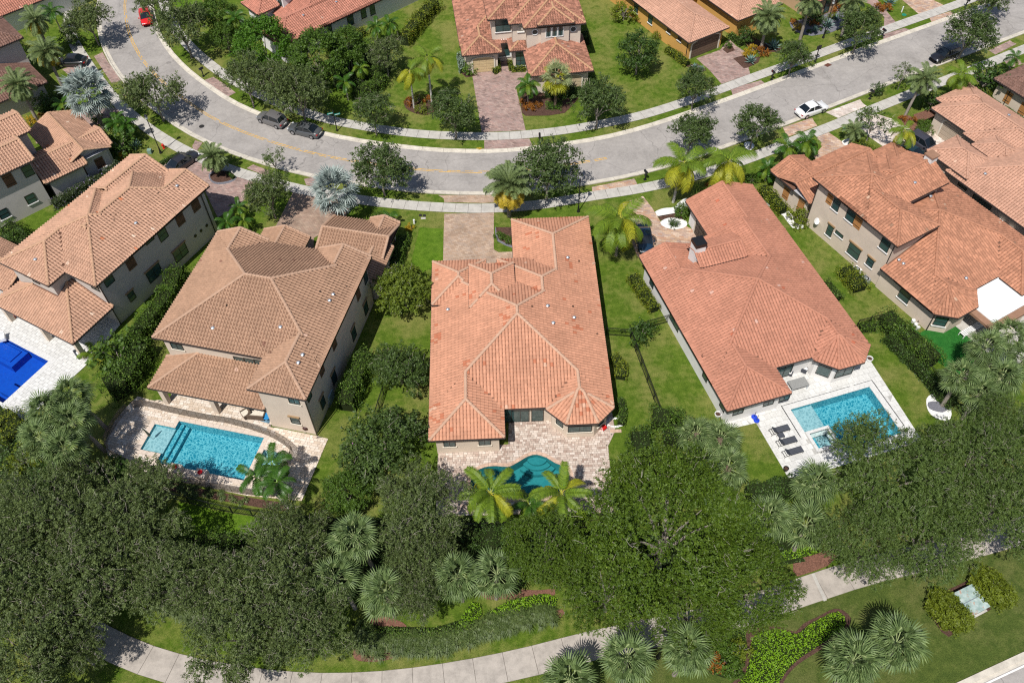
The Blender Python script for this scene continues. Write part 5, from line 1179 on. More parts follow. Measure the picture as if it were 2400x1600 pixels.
# wide foreground oaks, street oaks, dense trees
proto_tree('bigoak0', 7.0, 3.3, 6.0, seed=11, nclump=62, nleaf=42000, lsize=.19, mat='oak', twigs=520, ragged=.5, clump=.19, spiky=.5, r0=.3)
proto_tree('bigoak1', 7.0, 3.2, 6.0, seed=12, nclump=58, nleaf=42000, lsize=.19, mat='oak', twigs=520, ragged=.55, clump=.19, spiky=.5, r0=.3)
proto_tree('mahog', 9.0, 4.2, 7.0, seed=21, nclump=95, nleaf=62000, lsize=.22, mat='mahog', twigs=260, ragged=.2, clump=.2, spiky=.2, r0=.4)
proto_tree('leafy', 8.5, 3.6, 6.5, seed=31, nclump=85, nleaf=54000, lsize=.205, mat='oak3', twigs=460, ragged=.28, clump=.21, spiky=.3, r0=.35)
for i in range(3):
    proto_tree('street%d' % i, 3.0, 2.3, 3.6, seed=41 + i, nclump=34, nleaf=9500, lsize=.20, mat='oak2', twigs=60, ragged=.38, clump=.30, spiky=.35, r0=.12)
    proto_tree('greyoak%d' % i, 3.6, 2.6, 3.8, seed=51 + i, nclump=36, nleaf=12500, lsize=.20, mat='oak', twigs=110, ragged=.38, clump=.30, spiky=.4, r0=.14)
proto_tree('sparse', 2.0, 1.9, 2.9, seed=61, nclump=18, nleaf=1700, lsize=.19, mat='oak3', twigs=60, ragged=.45, clump=.30, spiky=.4, r0=.07)
proto_tree('bright', 3.6, 2.9, 4.2, seed=71, nclump=60, nleaf=14000, lsize=.23, mat='bright', ragged=.12, clump=.24, twigs=0)
proto_tree('ficus', 3.6, 3.2, 4.2, seed=72, nclump=70, nleaf=15000, lsize=.23, mat='hedge', ragged=.2, clump=.22, spiky=.2, twigs=0)
proto_tree('yellowtree', 3.0, 2.3, 3.0, seed=73, nclump=44, nleaf=11000, lsize=.20, mat='yellowtree', ragged=.25, clump=.27, twigs=40, spiky=.2)
proto_tree('pinktree', 3.2, 2.3, 2.8, seed=74, nclump=44, nleaf=11000, lsize=.20, mat='pinkbloom', ragged=.3, clump=.27, twigs=50, spiky=.2)
proto_tree('darktree', 2.6, 2.8, 3.4, seed=75, nclump=40, nleaf=8500, lsize=.21, mat='hedgedark', ragged=.25, clump=.28, twigs=20, spiky=.2)
proto_tree('shrub', 1.0, .8, .8, seed=81, nclump=16, nleaf=1500, lsize=.15, mat='hedge', ragged=.2, clump=.42, r0=.04, low=-.8)
proto_tree('darkshrub', 1.0, .8, .8, seed=86, nclump=16, nleaf=1500, lsize=.15, mat='hedgedark', ragged=.2, clump=.42, r0=.04, low=-.8)
proto_tree('yshrub', 1.0, .75, .75, seed=82, nclump=16, nleaf=1500, lsize=.14, mat='yhedge', ragged=.15, clump=.42, r0=.04, low=-.8)
proto_tree('roundhedge', 1.0, .75, .7, seed=89, nclump=60, nleaf=16000, lsize=.10, mat='yhedge', ragged=.02, clump=.34, r0=.04, low=-.6)
proto_tree('goldshrub', 1.0, .7, .7, seed=83, nclump=14, nleaf=1100, lsize=.15, mat='gold', ragged=.25, clump=.42, r0=.04, low=-.8)
proto_tree('fireshrub', 1.0, .7, .7, seed=84, nclump=14, nleaf=1100, lsize=.17, mat='fire', ragged=.3, clump=.42, r0=.04, low=-.8)
proto_tree('redshrub', 1.0, .8, .8, seed=85, nclump=16, nleaf=1400, lsize=.16, mat='red', ragged=.2, clump=.42, r0=.04, low=-.8)
proto_tree('bloomshrub', 1.0, .8, .8, seed=87, nclump=18, nleaf=1500, lsize=.17, mat='bloom', ragged=.2, clump=.42, r0=.04, low=-.8)
proto_tree('silvershrub', 1.0, .9, .9, seed=88, nclump=16, nleaf=1400, lsize=.13, mat='silverbush', ragged=.2, clump=.42, r0=.04, low=-.8)
used = {}
def tree(key, xy, R, label, cat='tree', group=None, H=None, squash=1.0, rz=None, name='tree'):
    me, tw, tr, R0, Hc, H0 = PROTO[key]; s = R / R0; k = used.get(key, 0); used[key] = k + 1
    o = empty(name, (xy[0], xy[1], 0), rz if rz is not None else (k * 2.4 + xy[0]) % 6.28, label, cat, group)
    h = H if H else H0 * s
    t = obj('trunk', tr, None, o); t.scale = (s, s, h / H0)
    c = obj('crown' if cat == 'tree' else 'foliage', me, None, o); c.location = (0, 0, h); c.scale = (s, s, s * squash)
    if tw: w = obj('twigs', tw, None, c)
    return o
def treepx(key, c, x, y, R, label, H=None, **kw):
    """x, y: pixel of the middle of the crown"""
    s = R / PROTO[key][3]; h = H or PROTO[key][5] * s
    u, v = c(x, y); p = P(u, v, h); return tree(key, p, R, label, H=h, **kw)
def bush(key, c, x, y, R, label, sq=1.0, cat='shrub', name='shrub', group=None):
    s = R / PROTO[key][3]; h = PROTO[key][5] * s * .9; u, v = c(x, y); p = P(u, v, h)
    o = tree(key, p, R, label, cat=cat, H=h, squash=sq, name=name, group=group); return o

# ------------------------------------------------------------------ hedges: leaves over a box-like body along a line
def hedge(name, pts, w, h, mat, label, cat='hedge', lsize=.15, dens=105, z0=0.0, kind=None, bumpy=.18, parent=None, closed=False):
    r = np.random.default_rng(len(pts) * 13 + int(abs(pts[0][0]) * 10)); P_ = []; N_ = []
    if closed: A = pts
    L = 0; body = MB()
    pts = [np.array(p[:2], float) for p in pts]
    for a, b in zip(pts[:-1], pts[1:]):
        d = b - a; l = np.linalg.norm(d); d = d / l; nn = np.array([-d[1], d[0]]); n = int(l * (w + 2 * h) * dens) + 3
        t = r.uniform(-w * .25, l + w * .25, n); q = r.uniform(0, w + 2 * h, n); tot = w + 2 * h
        ox = np.where(q < h, -w / 2, np.where(q > h + w, w / 2, q - h - w / 2)); oz = np.where(q < h, q, np.where(q > h + w, tot - q, h))
        nx = np.where(q < h, -1.0, np.where(q > h + w, 1.0, 0)); nz = np.where((q < h) | (q > h + w), .35, 1.0)
        bulge = 1 + bumpy * (np.sin(t * 3.1 + a[0]) * np.cos(t * 1.7) + r.normal(0, .35, n)); rnd = np.clip((oz / h - .75) / .25, 0, 1)
        ox = ox * bulge * (1 - .18 * rnd * np.abs(np.sign(nx))); oz = z0 + oz * (1 + .5 * bumpy * np.sin(t * 2.3 + a[1]) + r.normal(0, .05, n)) - .10 * h * (np.abs(ox) / (w / 2)) ** 3
        X = a[0] + d[0] * t + nn[0] * ox; Y = a[1] + d[1] * t + nn[1] * ox; P_.append(np.stack([X, Y, np.maximum(oz, .03)], 1)); N_.append(np.stack([nn[0] * nx, nn[1] * nx, nz], 1))
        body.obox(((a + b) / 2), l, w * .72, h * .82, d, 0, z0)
    P_ = np.concatenate(P_); N_ = np.concatenate(N_); V = leaves(P_, N_, lsize, r, .6, .6)
    me = quads_mesh('foliage', V, len(P_), LM[mat], r.random(len(P_)))
    e = empty(name, (0, 0, 0)); tag(e, label, cat, kind=kind) if not kind else tag(e, kind=kind)
    if parent: e.parent = parent
    obj('foliage', me, None, e); body.build('dark_core', MAT['darkcore'], e); return e
MAT['darkcore'] = plain('painted_leaf_shade', (.018, .026, .008), .95, .1)  # near-black colour paints the shade inside hedges and under ground cover
def cover(name, poly, h, mat, label=None, dens=60, lsize=.14, kind='stuff', mound=.5, cat=None):
    """low planting over an area"""
    r = np.random.default_rng(int(abs(poly[0][0]) * 31 + len(poly))); xs = [p[0] for p in poly]; ys = [p[1] for p in poly]; A = (max(xs) - min(xs)) * (max(ys) - min(ys)); n = int(A * dens)
    X = r.uniform(min(xs), max(xs), n); Y = r.uniform(min(ys), max(ys), n); k = [inpoly(x, y, poly) for x, y in zip(X, Y)]; X, Y = X[k], Y[k]
    E = np.array(poly); D = np.full(len(X), 9.0)
    for i in range(len(E)):
        a, b = E[i], E[(i + 1) % len(E)]; ab = b - a; t = np.clip(((X - a[0]) * ab[0] + (Y - a[1]) * ab[1]) / (ab @ ab), 0, 1); D = np.minimum(D, np.hypot(X - a[0] - ab[0] * t, Y - a[1] - ab[1] * t))
    Z = .05 + h * np.clip(D / mound, .15, 1) ** .5 * (1 + .12 * np.sin(X * 2.3) * np.cos(Y * 1.9)) * r.uniform(.72, 1.0, len(X))
    P_ = np.stack([X, Y, Z], 1); V = leaves(P_, np.tile([0, 0, 1.0], (len(P_), 1)), lsize, r, .6, .55)
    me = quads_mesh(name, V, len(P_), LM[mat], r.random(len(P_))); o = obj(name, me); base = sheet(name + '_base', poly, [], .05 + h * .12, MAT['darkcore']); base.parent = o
    return tag(o, label, cat, kind=kind)
def blades(name, line, w, h, n, mat, label=None, kind='stuff', cat=None):
    """tufts of long arching grass along a line"""
    r = np.random.default_rng(n); pts = [np.array(p) for p in line]; seg = [np.linalg.norm(b - a) for a, b in zip(pts[:-1], pts[1:])]; V = []; T = []
    nt_ = n // 46
    for k in range(nt_):
        i = r.choice(len(seg), p=np.array(seg) / sum(seg)); t = r.random(); d = (pts[i + 1] - pts[i]) / seg[i]; nn = np.array([-d[1], d[0]]); c = pts[i] + (pts[i + 1] - pts[i]) * t + nn * r.uniform(-w / 2, w / 2); tn = r.random() * .4
        for j in range(46):
            a = r.uniform(0, 6.28); L = h * r.uniform(.7, 1.3); o = np.array([math.cos(a), math.sin(a)]); s = np.array([-o[1], o[0], 0]) * .022; b0 = np.array([*(c + o * .05), 0.02])
            m = np.array([*(c + o * L * .38), L * .62]); e = np.array([*(c + o * L * .95), L * .35]); V += [b0 - s, b0 + s, m + s, m - s, m - s, m + s, e + s * .2, e - s * .2]; q = tn + r.random() * .6; T += [q, q]
    me = quads_mesh(name, np.array(V), len(T), LM[mat], T); o = obj(name, me); return tag(o, label, cat, kind=kind)

# ------------------------------------------------------------------ palms
def pinnate(name, L, leafL, nl, mat, droop=1.0, vee=.5, seed=1, width=.05, curl=0.0):
    """a feather frond growing along +x from the origin, arching up and over"""
    r = np.random.default_rng(seed); V = []; T = []
    def rach(t): return np.array([L * (t - .18 * droop * t ** 3), curl * t * t, L * (.42 * t - .62 * droop * t * t)])
    for i in range(10):
        a, b = rach(i / 10), rach((i + 1) / 10); w = .035 * (1 - i / 11); s = np.array([0, w, 0]); V += [a - s, b - s * .9, b + s * .9, a + s]; T.append(1.0)
    for i in range(nl):
        t = .12 + .88 * (i + r.uniform(-.3, .3)) / nl; t = min(max(t, .1), 1); p = rach(t); d = unit(rach(min(t + .02, 1.02)) - rach(t - .02)); ll = leafL * max(.2, math.sin(math.pi * (.12 + .82 * t)) ** .55) * r.uniform(.85, 1.1)
        for sgn in (-1, 1):
            lat = np.array([0, sgn, 0]); dirn = unit(lat * .88 + d * .5 + np.array([0, 0, vee * r.uniform(.5, 1.3)])); m = p + dirn * ll * .5; e = p + dirn * ll + np.array([0, 0, -ll * (.28 + .25 * droop) * r.uniform(.6, 1.3)]); w = d * width * .5
            V += [p - w, p + w, m + w * 1.25, m - w * 1.25, m - w * 1.25, m + w * 1.25, e + w * .25, e - w * .25]; q = .15 + .7 * r.random(); T += [q, q]
    return quads_mesh(name, np.array(V), len(T), mat, T)
def fan(name, pet, R, nseg, mat, span=230, fold=.16, droop=.3, seed=1, stiff=False):
    """a fan leaf on its stalk, along +x"""
    r = np.random.default_rng(seed); V = []; T = []; w = .022
    c = np.array([pet, 0, pet * .28 - .12 * pet * pet]); V += [np.array([0, -w, 0]), c - [0, w, 0], c + [0, w, 0], np.array([0, w, 0])]; T.append(1.0)
    for i in range(nseg):
        a0, a1 = [rad(-span / 2 + span * j / nseg) for j in (i, i + 1)]; am = (a0 + a1) / 2; RR = R * (1 - .22 * abs(am) / rad(span / 2)) * r.uniform(.9, 1.08)
        def pt(a, rr, h): return c + np.array([rr * math.cos(a), rr * math.sin(a), h - droop * (rr / R) ** 2 * R * (.55 + .45 * (1 - math.cos(a)) / 2)])
        spl = .42 if not stiff else .5
        mid = am + r.uniform(-.03, .03); dh = r.uniform(-.06, .06) * R; g = (a1 - a0) * .40
        l0, l1, rg = pt(a0, RR * spl, 0), pt(a1, RR * spl, 0), pt(am, RR * spl, fold * R * .5)
        m0, m1 = pt(mid - g * .62, RR * .74, dh), pt(mid + g * .62, RR * .74, dh); tip = pt(mid, RR, dh * 2 - (.02 if stiff else r.uniform(.02, .3)) * R)
        V += [c, l0, rg, c, c, rg, l1, c]; q = .1 + .75 * r.random(); T += [q, min(1, q + .15)]
        V += [pt(mid - g, RR * spl, fold * R * .15), m0, m1, pt(mid + g, RR * spl, fold * R * .15), m0, tip, tip, m1]; T += [q, min(1, q + .12)]
    # degenerate quads are triangles: fine for rendering
    return quads_mesh(name, np.array(V), len(T), mat, T)
F_ = {'sabal': [fan('fan_frond', 1.15, .98, 18, LM['sabal'], 230, .25, .45, 1), fan('fan_frond', 1.0, .95, 18, LM['sabal'], 220, .25, .8, 2)],
      'silver': [fan('silver_frond', 1.5, 1.2, 17, LM['silver'], 235, .3, .2, 3, True), fan('silver_frond', 1.4, 1.1, 17, LM['silver'], 235, .3, .4, 4, True)],
      'pale': [fan('pale_frond', 1.3, 1.2, 20, LM['palefan'], 230, .2, .4, 5, True), fan('yellow_frond', 1.2, 1.15, 20, LM['cocoy'], 230, .2, .5, 6, True)],
      'date': [pinnate('date_frond', 2.6, .48, 42, LM['date'], .75, .5, 7, .045), pinnate('date_frond', 2.4, .46, 40, LM['date'], 1.0, .45, 8, .045)],
      'dateold': [pinnate('yellow_frond', 2.3, .45, 38, LM['dateold'], 1.25, .35, 9, .045), pinnate('date_frond', 2.4, .46, 40, LM['date'], 1.1, .4, 10, .045)],
      'coco': [pinnate('feather_frond', 3.3, .8, 44, LM['coco'], 1.0, .0, 11, .05, .3), pinnate('feather_frond', 3.1, .75, 44, LM['cocoy'], 1.25, -.1, 12, .05, -.3)],
      'foxy': [pinnate('feather_frond', 2.9, .58, 52, LM['coco'], .85, .3, 13, .048, .3), pinnate('feather_frond', 2.8, .55, 52, LM['cocoy'], 1.05, .2, 14, .048, -.3)],
      'areca': [pinnate('feather_frond', 2.1, .5, 34, LM['lush'], .95, .3, 15, .045), pinnate('feather_frond', 2.0, .48, 34, LM['coco'], 1.15, .2, 16, .045)],
      'agave': None}
def palm(kind, xy, H, n, label, s=1.0, lean=(0, 0), tmat='palmbark', r0=.16, cat='palm tree', group=None, up=75, down=-35, mix=.5, old=None, boots=False, seed=0, name='palm'):
    r = random.Random(seed * 101 + int(abs(xy[0]) * 13 + abs(xy[1]) * 7)); e = empty(name, (xy[0], xy[1], 0), r.uniform(0, 6.28), label, cat, group)
    rz = e.rotation_euler[2]; lx, ly = lean[0] * math.cos(-rz) - lean[1] * math.sin(-rz), lean[0] * math.sin(-rz) + lean[1] * math.cos(-rz)
    mb = MB(); mb.tube([(0, 0, -.05), (lx * .3, ly * .3, H * .4), (lx * .68, ly * .68, H * .75), (lx, ly, H)], r0 * 1.15, 8, 0, True, r0 * .8)
    if H > .6: mb.build('trunk', MAT[tmat], e)
    if boots: MB().lathe((lx, ly, H - .75), [(r0 * .9, 0), (r0 * 2.0, .3), (r0 * 1.8, .8), (r0, 1.0)], 9).build('leaf_bases', MAT['brownbark'], e)
    A, B = F_[kind]
    for i in range(n):
        t = (i + .5) / n; az = i * 2.39996 + r.uniform(-.15, .15); el = rad(up + (down - up) * t ** .85 + r.uniform(-6, 6)) - (.42 if kind in ('date', 'dateold', 'coco', 'foxy', 'areca') else .1)
        me = A if r.random() > mix * t * 1.5 else B
        if old and t > .42 and r.random() < old: me = F_['dateold'][0]
        o = obj('frond', me, None, e); sc_ = s * r.uniform(.88, 1.08)
        Mx = Matrix.Translation((lx, ly, H)) @ Matrix.Rotation(az, 4, 'Z') @ Matrix.Rotation(-el, 4, 'Y') @ Matrix.Rotation(r.uniform(-.3, .3), 4, 'X') @ Matrix.Scale(sc_, 4)
        o.matrix_local = Mx
    return e
def palmpx(kind, c, x, y, H, n, label, **kw):
    """x, y: pixel of the heart of the crown"""
    u, v = c(x, y); p = P(u, v, H); l = kw.get('lean', (0, 0)); return palm(kind, (p[0] - l[0], p[1] - l[1]), H, n, label, **kw)
def agave(c, x, y, R, label, n=26, mat='agave', cat='plant', group=None):
    p = gp(c, x, y, R * .4); e = empty('agave', (p[0], p[1], 0), 0, label, cat, group); r = random.Random(int(x))
    mb = MB(); mb.add([(0, -.03 * R, 0), (.45 * R, -.09 * R, .03), (R, 0, .0), (.45 * R, .09 * R, .03), (0, .03 * R, 0), (.45 * R, 0, -.03 * R)], [(0, 5, 4), (0, 1, 5), (1, 2, 5), (5, 2, 3), (5, 3, 4)])
    me = mb.mesh('agave_leaf', [LM[mat]]); a = me.attributes.new('rnd', 'FLOAT', 'FACE'); a.data.foreach_set('value', [.9, .5, .6, .8, .9])
    for i in range(n):
        t = i / n; o = obj('leaf', me, None, e); o.matrix_local = Matrix.Translation((0, 0, .05 + .1 * (1 - t))) @ Matrix.Rotation(i * 2.4, 4, 'Z') @ Matrix.Rotation(-rad(75 - 65 * t), 4, 'Y') @ Matrix.Scale(r.uniform(.8, 1.1), 4)
    return e
# ================================================================== planting, from the foreground to the far houses
T = treepx
gO = 'broad grey green oaks of the foreground belt'
for i, (x, y, R, k, lab) in enumerate([
    (95, 1165, 5.8, 0, 'grey green oak just below the tall leaning fan palm clump at the left edge'),
    (285, 1180, 5.6, 1, 'broad grey oak spreading below the left end of the fenced turquoise pool'),
    (25, 1330, 5.8, 1, 'grey oak at the left edge, second up from the bottom left corner'),
    (215, 1330, 5.6, 0, 'broad grey oak whose lower boughs shade the start of the footpath'),
    (55, 1500, 5.4, 0, 'grey green oak covering the bottom left corner over the footpath'),
    (165, 1480, 3.4, 1, 'small oak dappling the footpath with shade near the bottom left corner'),
    (630, 1340, 5.4, 1, 'broad grey oak between the shaded lawn opening and the leaning fan palm trio'),
    (540, 1440, 4.8, 0, 'grey oak whose lowest boughs hang over the upper edge of the footpath'),
    (690, 1450, 4.2, 1, 'oak filling the gap left of the leaning fan palm trio'),
    (655, 1245, 3.9, 1, 'oak standing against the black picket fence below the feather palm trio'),
    (965, 1165, 4.7, 0, 'silvery grey oak beside the lower left corner of the travertine pool deck'),
    (965, 1370, 2.5, 1, 'slim oak squeezed between two fan palms above the long grass'),
    (960, 1280, 3.4, 0, 'dark oak behind the pair of fan palms below the travertine deck'),
    (410, 1330, 4.2, 0, 'oak right of the footpath bend, below the bright strip of shaded lawn')]):
    T('bigoak%d' % k, cN, x, y, R, lab, H=5.2 if R > 4 else 4.4, group=gO, squash=1.0 if R > 4 else 1.3)
gM = 'dense dark green tree group below the teal pool'
for x, y, R, H, lab in [(1535, 1215, 7.6, 7.2, 'largest dense dark green tree, right of the yellowing palms'), (1710, 1335, 4.6, 5.6, 'dense green tree overhanging the footpath beside the pale inlaid strip'),
    (1400, 1345, 4.4, 5.2, 'dense green tree between the lime ground cover and the largest dark crown'), (1250, 1255, 3.8, 5.0, 'dense green tree directly below the black pool fence'), (1590, 1400, 3.8, 5.0, 'dense green tree whose boughs dangle over the path')]:
    T('mahog', cN, x, y, R, lab, H=H, group=gM)
gL = 'light barked leafy trees right of the fan palms'
for x, y, R, H, lab in [(2060, 1085, 5.9, 6.4, 'leafy pale boughed tree shading the bright rectangular pool'), (2235, 1055, 5.0, 6.0, 'leafy tree second from the right edge beyond the pool'), (1985, 1245, 4.0, 5.4, 'leafy tree with boughs over the path next to the inlaid strip'),
    (2130, 1220, 4.6, 5.6, 'leafy tree above the middle of the lower right footpath'), (2300, 1170, 4.4, 5.8, 'leafy tree where the footpath leaves the picture on the right'), (2340, 980, 3.6, 5.0, 'leafy tree at the right edge just below the fan palm thicket')]:
    T('leafy', cN, x, y, R, lab, H=H, group=gL)
# fan palms
gS = 'green fan palms in the foreground'
for i, (x, y, H, n, ln, lab) in enumerate([
    (815, 1235, 5.0, 32, (-.9, .5), 'topmost of the leaning fan palm trio left of centre'), (772, 1330, 4.2, 30, (-1.0, .8), 'left fan palm of the leaning trio with a slanting bare trunk'), (885, 1362, 3.9, 34, (-.3, .4), 'lowest and fullest fan palm of the leaning trio'),
    (1050, 1325, 4.2, 32, (-.2, .3), 'fan palm with short bare trunk rising from lime ground cover'), (1142, 1320, 4.4, 26, (.2, .2), 'thinner fan palm just right of the one with the short bare trunk'),
    (1765, 1188, 4.4, 30, (.5, .4), 'left fan palm of the three between the dark tree and the leafy trees'), (1850, 1208, 4.2, 28, (.1, .3), 'middle lower fan palm of the three beside the leafy trees'), (1872, 1110, 4.8, 30, (.2, .2), 'upper fan palm of the three touching the white pool deck corner'),
    (1440, 1512, 4.6, 34, (0, .2), 'fan palm at the bottom below the dangling green boughs'), (1580, 1490, 4.8, 32, (.5, .4), 'fan palm at the bottom beside the red mulch left of the lime bed'), (1308, 1560, 3.8, 26, (0, 0), 'fan palm cut by the bottom edge below the footpath'),
    (1960, 1518, 4.6, 34, (.2, .3), 'left fan palm of the pair below the lime bed'), (2058, 1478, 4.6, 34, (-.3, .2), 'right fan palm of the pair casting its shade on the fine lawn')]):
    palmpx('sabal', cN, x, y, H, n - 4, lab, lean=ln, r0=.17, s=1.18 if i < 10 else 1.27, group=gS, up=80, down=-42, tmat='palmbark', seed=i)
gT = 'fan palms crowding behind the right hand hedge'
for i, (x, y, H, n, lab) in enumerate([(2205, 868, 4.6, 30, 'leftmost fan palm of the thicket by the hedge end'), (2262, 800, 5.0, 30, 'second fan palm of the right thicket near the white pergola'), (2318, 770, 5.0, 28, 'uppermost fan palm of the right thicket'), (2300, 868, 4.8, 30, 'lower middle fan palm of the right thicket'), (2350, 830, 4.8, 28, 'fan palm of the thicket cut by the right edge'), (2250, 905, 4.2, 26, 'lowest fan palm of the right thicket above white gravel')]):
    palmpx('sabal', cN, x, y, H, n, lab, r0=.18, s=1.05, group=gT, up=80, down=-45, seed=20 + i)
gU = 'fan palms between the white deck and the big dark tree'
for i, (x, y, H, n, lab) in enumerate([(1600, 1000, 4.4, 26, 'left fan palm in front of the white villa wall'), (1655, 1010, 4.6, 28, 'middle fan palm left of the three loungers'), (1672, 1075, 4.0, 26, 'lowest fan palm of the clump left of the loungers, with dry skirt')]):
    palmpx('sabal', cN, x, y, H, n, lab, r0=.18, s=1.05, group=gU, up=80, down=-50, old=.0, boots=True, seed=30 + i)
gV = 'tall leaning fan palms at the left edge'
for i, (x, y, H, n, ln, lab) in enumerate([(165, 912, 6.4, 34, (-.8, -.5), 'uppermost fan palm of the left clump next to the blue pool'), (110, 945, 6.8, 34, (-.8, -.5), 'upper left fan palm of the left clump'), (165, 970, 6.2, 34, (-.5, -.7), 'right fan palm of the left clump'), (95, 1010, 6.0, 34, (-.8, -.8), 'lower left fan palm of the left clump'), (150, 1035, 5.6, 34, (-.3, -.8), 'lowest fan palm of the left clump with tan skirt')]):
    palmpx('sabal', cN, x, y, H, n, lab, lean=ln, r0=.18, s=1.15, group=gV, up=80, down=-60, mix=.8, seed=40 + i)
# feather palms
gC = 'yellow tinged feather palms flanking the teal pool'
palmpx('foxy', cH, 1025, 262, 5.2, 15, 'left yellow tinged feather palm overhanging the teal pool', group=gC, r0=.14, s=1.12, up=70, down=-12, seed=50)
palmpx('foxy', cH, 1515, 262, 5.2, 12, 'right yellow tinged feather palm overhanging the teal pool', group=gC, tmat='whitebark', r0=.14, s=1.12, up=70, down=-10, seed=51)
palmpx('areca', cH, 1290, 340, 1.6, 12, 'small palm between the two yellow tinged feather palms', r0=.08, seed=52)
gA = 'slender green feather palm trio at the corner of the fenced pool deck'
for i, (x, y, H, ln, lab) in enumerate([(1870, 62, 4.0, (-1.3, 1.6), 'upper palm of the slender trio by the spa'), (1760, 150, 3.8, (-2.4, .8), 'left palm of the slender trio by the spa'), (1905, 190, 4.4, (-.9, .4), 'right palm of the slender trio by the spa')]):
    u, v = cG(x, y); p = P(u, v, H); b = gp(cG, 1985, 365); palm('areca', (b[0], b[1]), H, 11, lab, lean=(p[0] - b[0] , p[1] - b[1]), tmat='whitebark', r0=.07, s=1.05, group=gA, up=65, down=-15, seed=60 + i, mix=0)
gK = 'drooping feather palms along the near pavement'
palmpx('coco', cN, 1424, 505, 5.6, 22, 'drooping feather palm between the salmon and orange roofed houses', r0=.16, s=1.28, up=75, down=-38, group=gK, seed=70)
palmpx('coco', cN, 1568, 378, 6.0, 19, 'left of the two tall drooping palms beside the orange roofed house', lean=(.3, -.2), tmat='whitebark', r0=.15, s=1.18, up=72, down=-40, group=gK, seed=71)
palmpx('coco', cN, 1672, 372, 5.6, 18, 'right of the two tall drooping palms beside the orange roofed house', r0=.15, s=1.18, up=70, down=-42, group=gK, seed=72)
gR = 'royal palms in the round bed of the pink drive house'
palmpx('coco', cB, 592, 400, 7.2, 12, 'tallest pale trunked palm of the round flower bed', tmat='whitebark', r0=.12, s=.9, up=78, down=-32, mix=.6, group=gR, seed=73)
palmpx('coco', cB, 470, 490, 5.8, 9, 'leaning yellowish palm at the left of the round flower bed', tmat='whitebark', r0=.11, s=.85, up=60, down=-40, mix=1.2, group=gR, seed=74)
# date palms
gD = 'date palms with dense round heads'
palmpx('date', cN, 490, 362, 2.6, 62, 'dense date palm in the circular bed of the left drive', s=.88, r0=.25, group=gD, up=82, down=-38, tmat='brownbark', boots=True, seed=80)
palmpx('date', cN, 1168, 428, 4.6, 96, 'date palm with golden yellow lower fronds beside the middle drive', s=1.32, r0=.24, group=gD, up=84, down=-36, old=.9, boots=True, seed=81)
palmpx('date', cC, 590, 120, 5.6, 60, 'tall date palm left of the yellow house entrance', s=1.12, r0=.2, group=gD, up=80, down=-42, seed=82)
palmpx('date', cC, 880, 10, 6.0, 44, 'tall date palm beside the black lamp post in the grey gravel bed', s=1.0, r0=.2, group=gD, up=75, down=-45, seed=83)
palmpx('date', cC, 1170, 5, 5.5, 40, 'date palm behind the street oak at the very top right', s=1.0, r0=.2, group=gD, up=75, down=-45, seed=84)
palmpx('date', cC, 1665, 545, 5.2, 42, 'tall date palm over the orange flower ring near the right edge', s=1.0, r0=.17, lean=(.9, .6), group=gD, up=78, down=-38, tmat='palmbark', seed=85)
palmpx('date', cA, 240, 140, 6.0, 46, 'uppermost of the three date palms at the top left', s=1.0, r0=.2, group=gD, up=75, down=-40, seed=86, old=.3)
palmpx('date', cA, 315, 360, 6.2, 52, 'middle date palm of the three at the top left', s=1.08, r0=.2, group=gD, up=78, down=-42, seed=87, old=.25)
palmpx('date', cA, 125, 585, 6.0, 48, 'lowest date palm of the three at the top left', s=1.05, r0=.2, group=gD, up=78, down=-42, seed=88)
palmpx('date', cC, 1185, 895, 2.0, 26, 'small date palm next to the white gravel ring on the right', s=.75, r0=.18, group=gD, up=75, down=-15, seed=89)
palmpx('silver', cA, 605, 645, 5.4, 40, 'great silver fan palm at the left beside the bending pavement', s=1.35, r0=.24, up=82, down=-40, group='silver fan palms', seed=90)
palmpx('silver', cN, 768, 440, 4.6, 36, 'silver fan palm standing over the brown brick drive', s=1.28, r0=.22, up=82, down=-42, group='silver fan palms', seed=91)
palmpx('pale', cB, 1480, 545, 4.4, 26, 'pale yellow green fan palm in front of the round windowed house', s=1.05, r0=.2, tmat='brownbark', up=78, down=-40, mix=.9, seed=92)
palmpx('coco', cC, 1925, 515, 4.6, 15, 'feather palm right of the tall date palm near the dark hedge', s=.8, r0=.14, up=72, down=-30, mix=.2, seed=93)
palmpx('coco', cC, 1530, 905, 5.0, 13, 'yellow green palm with slanting trunk among the dark cars', lean=(.8, .8), s=.75, tmat='whitebark', r0=.11, up=70, down=-25, mix=.7, seed=94)
gZ = 'small feather palms'
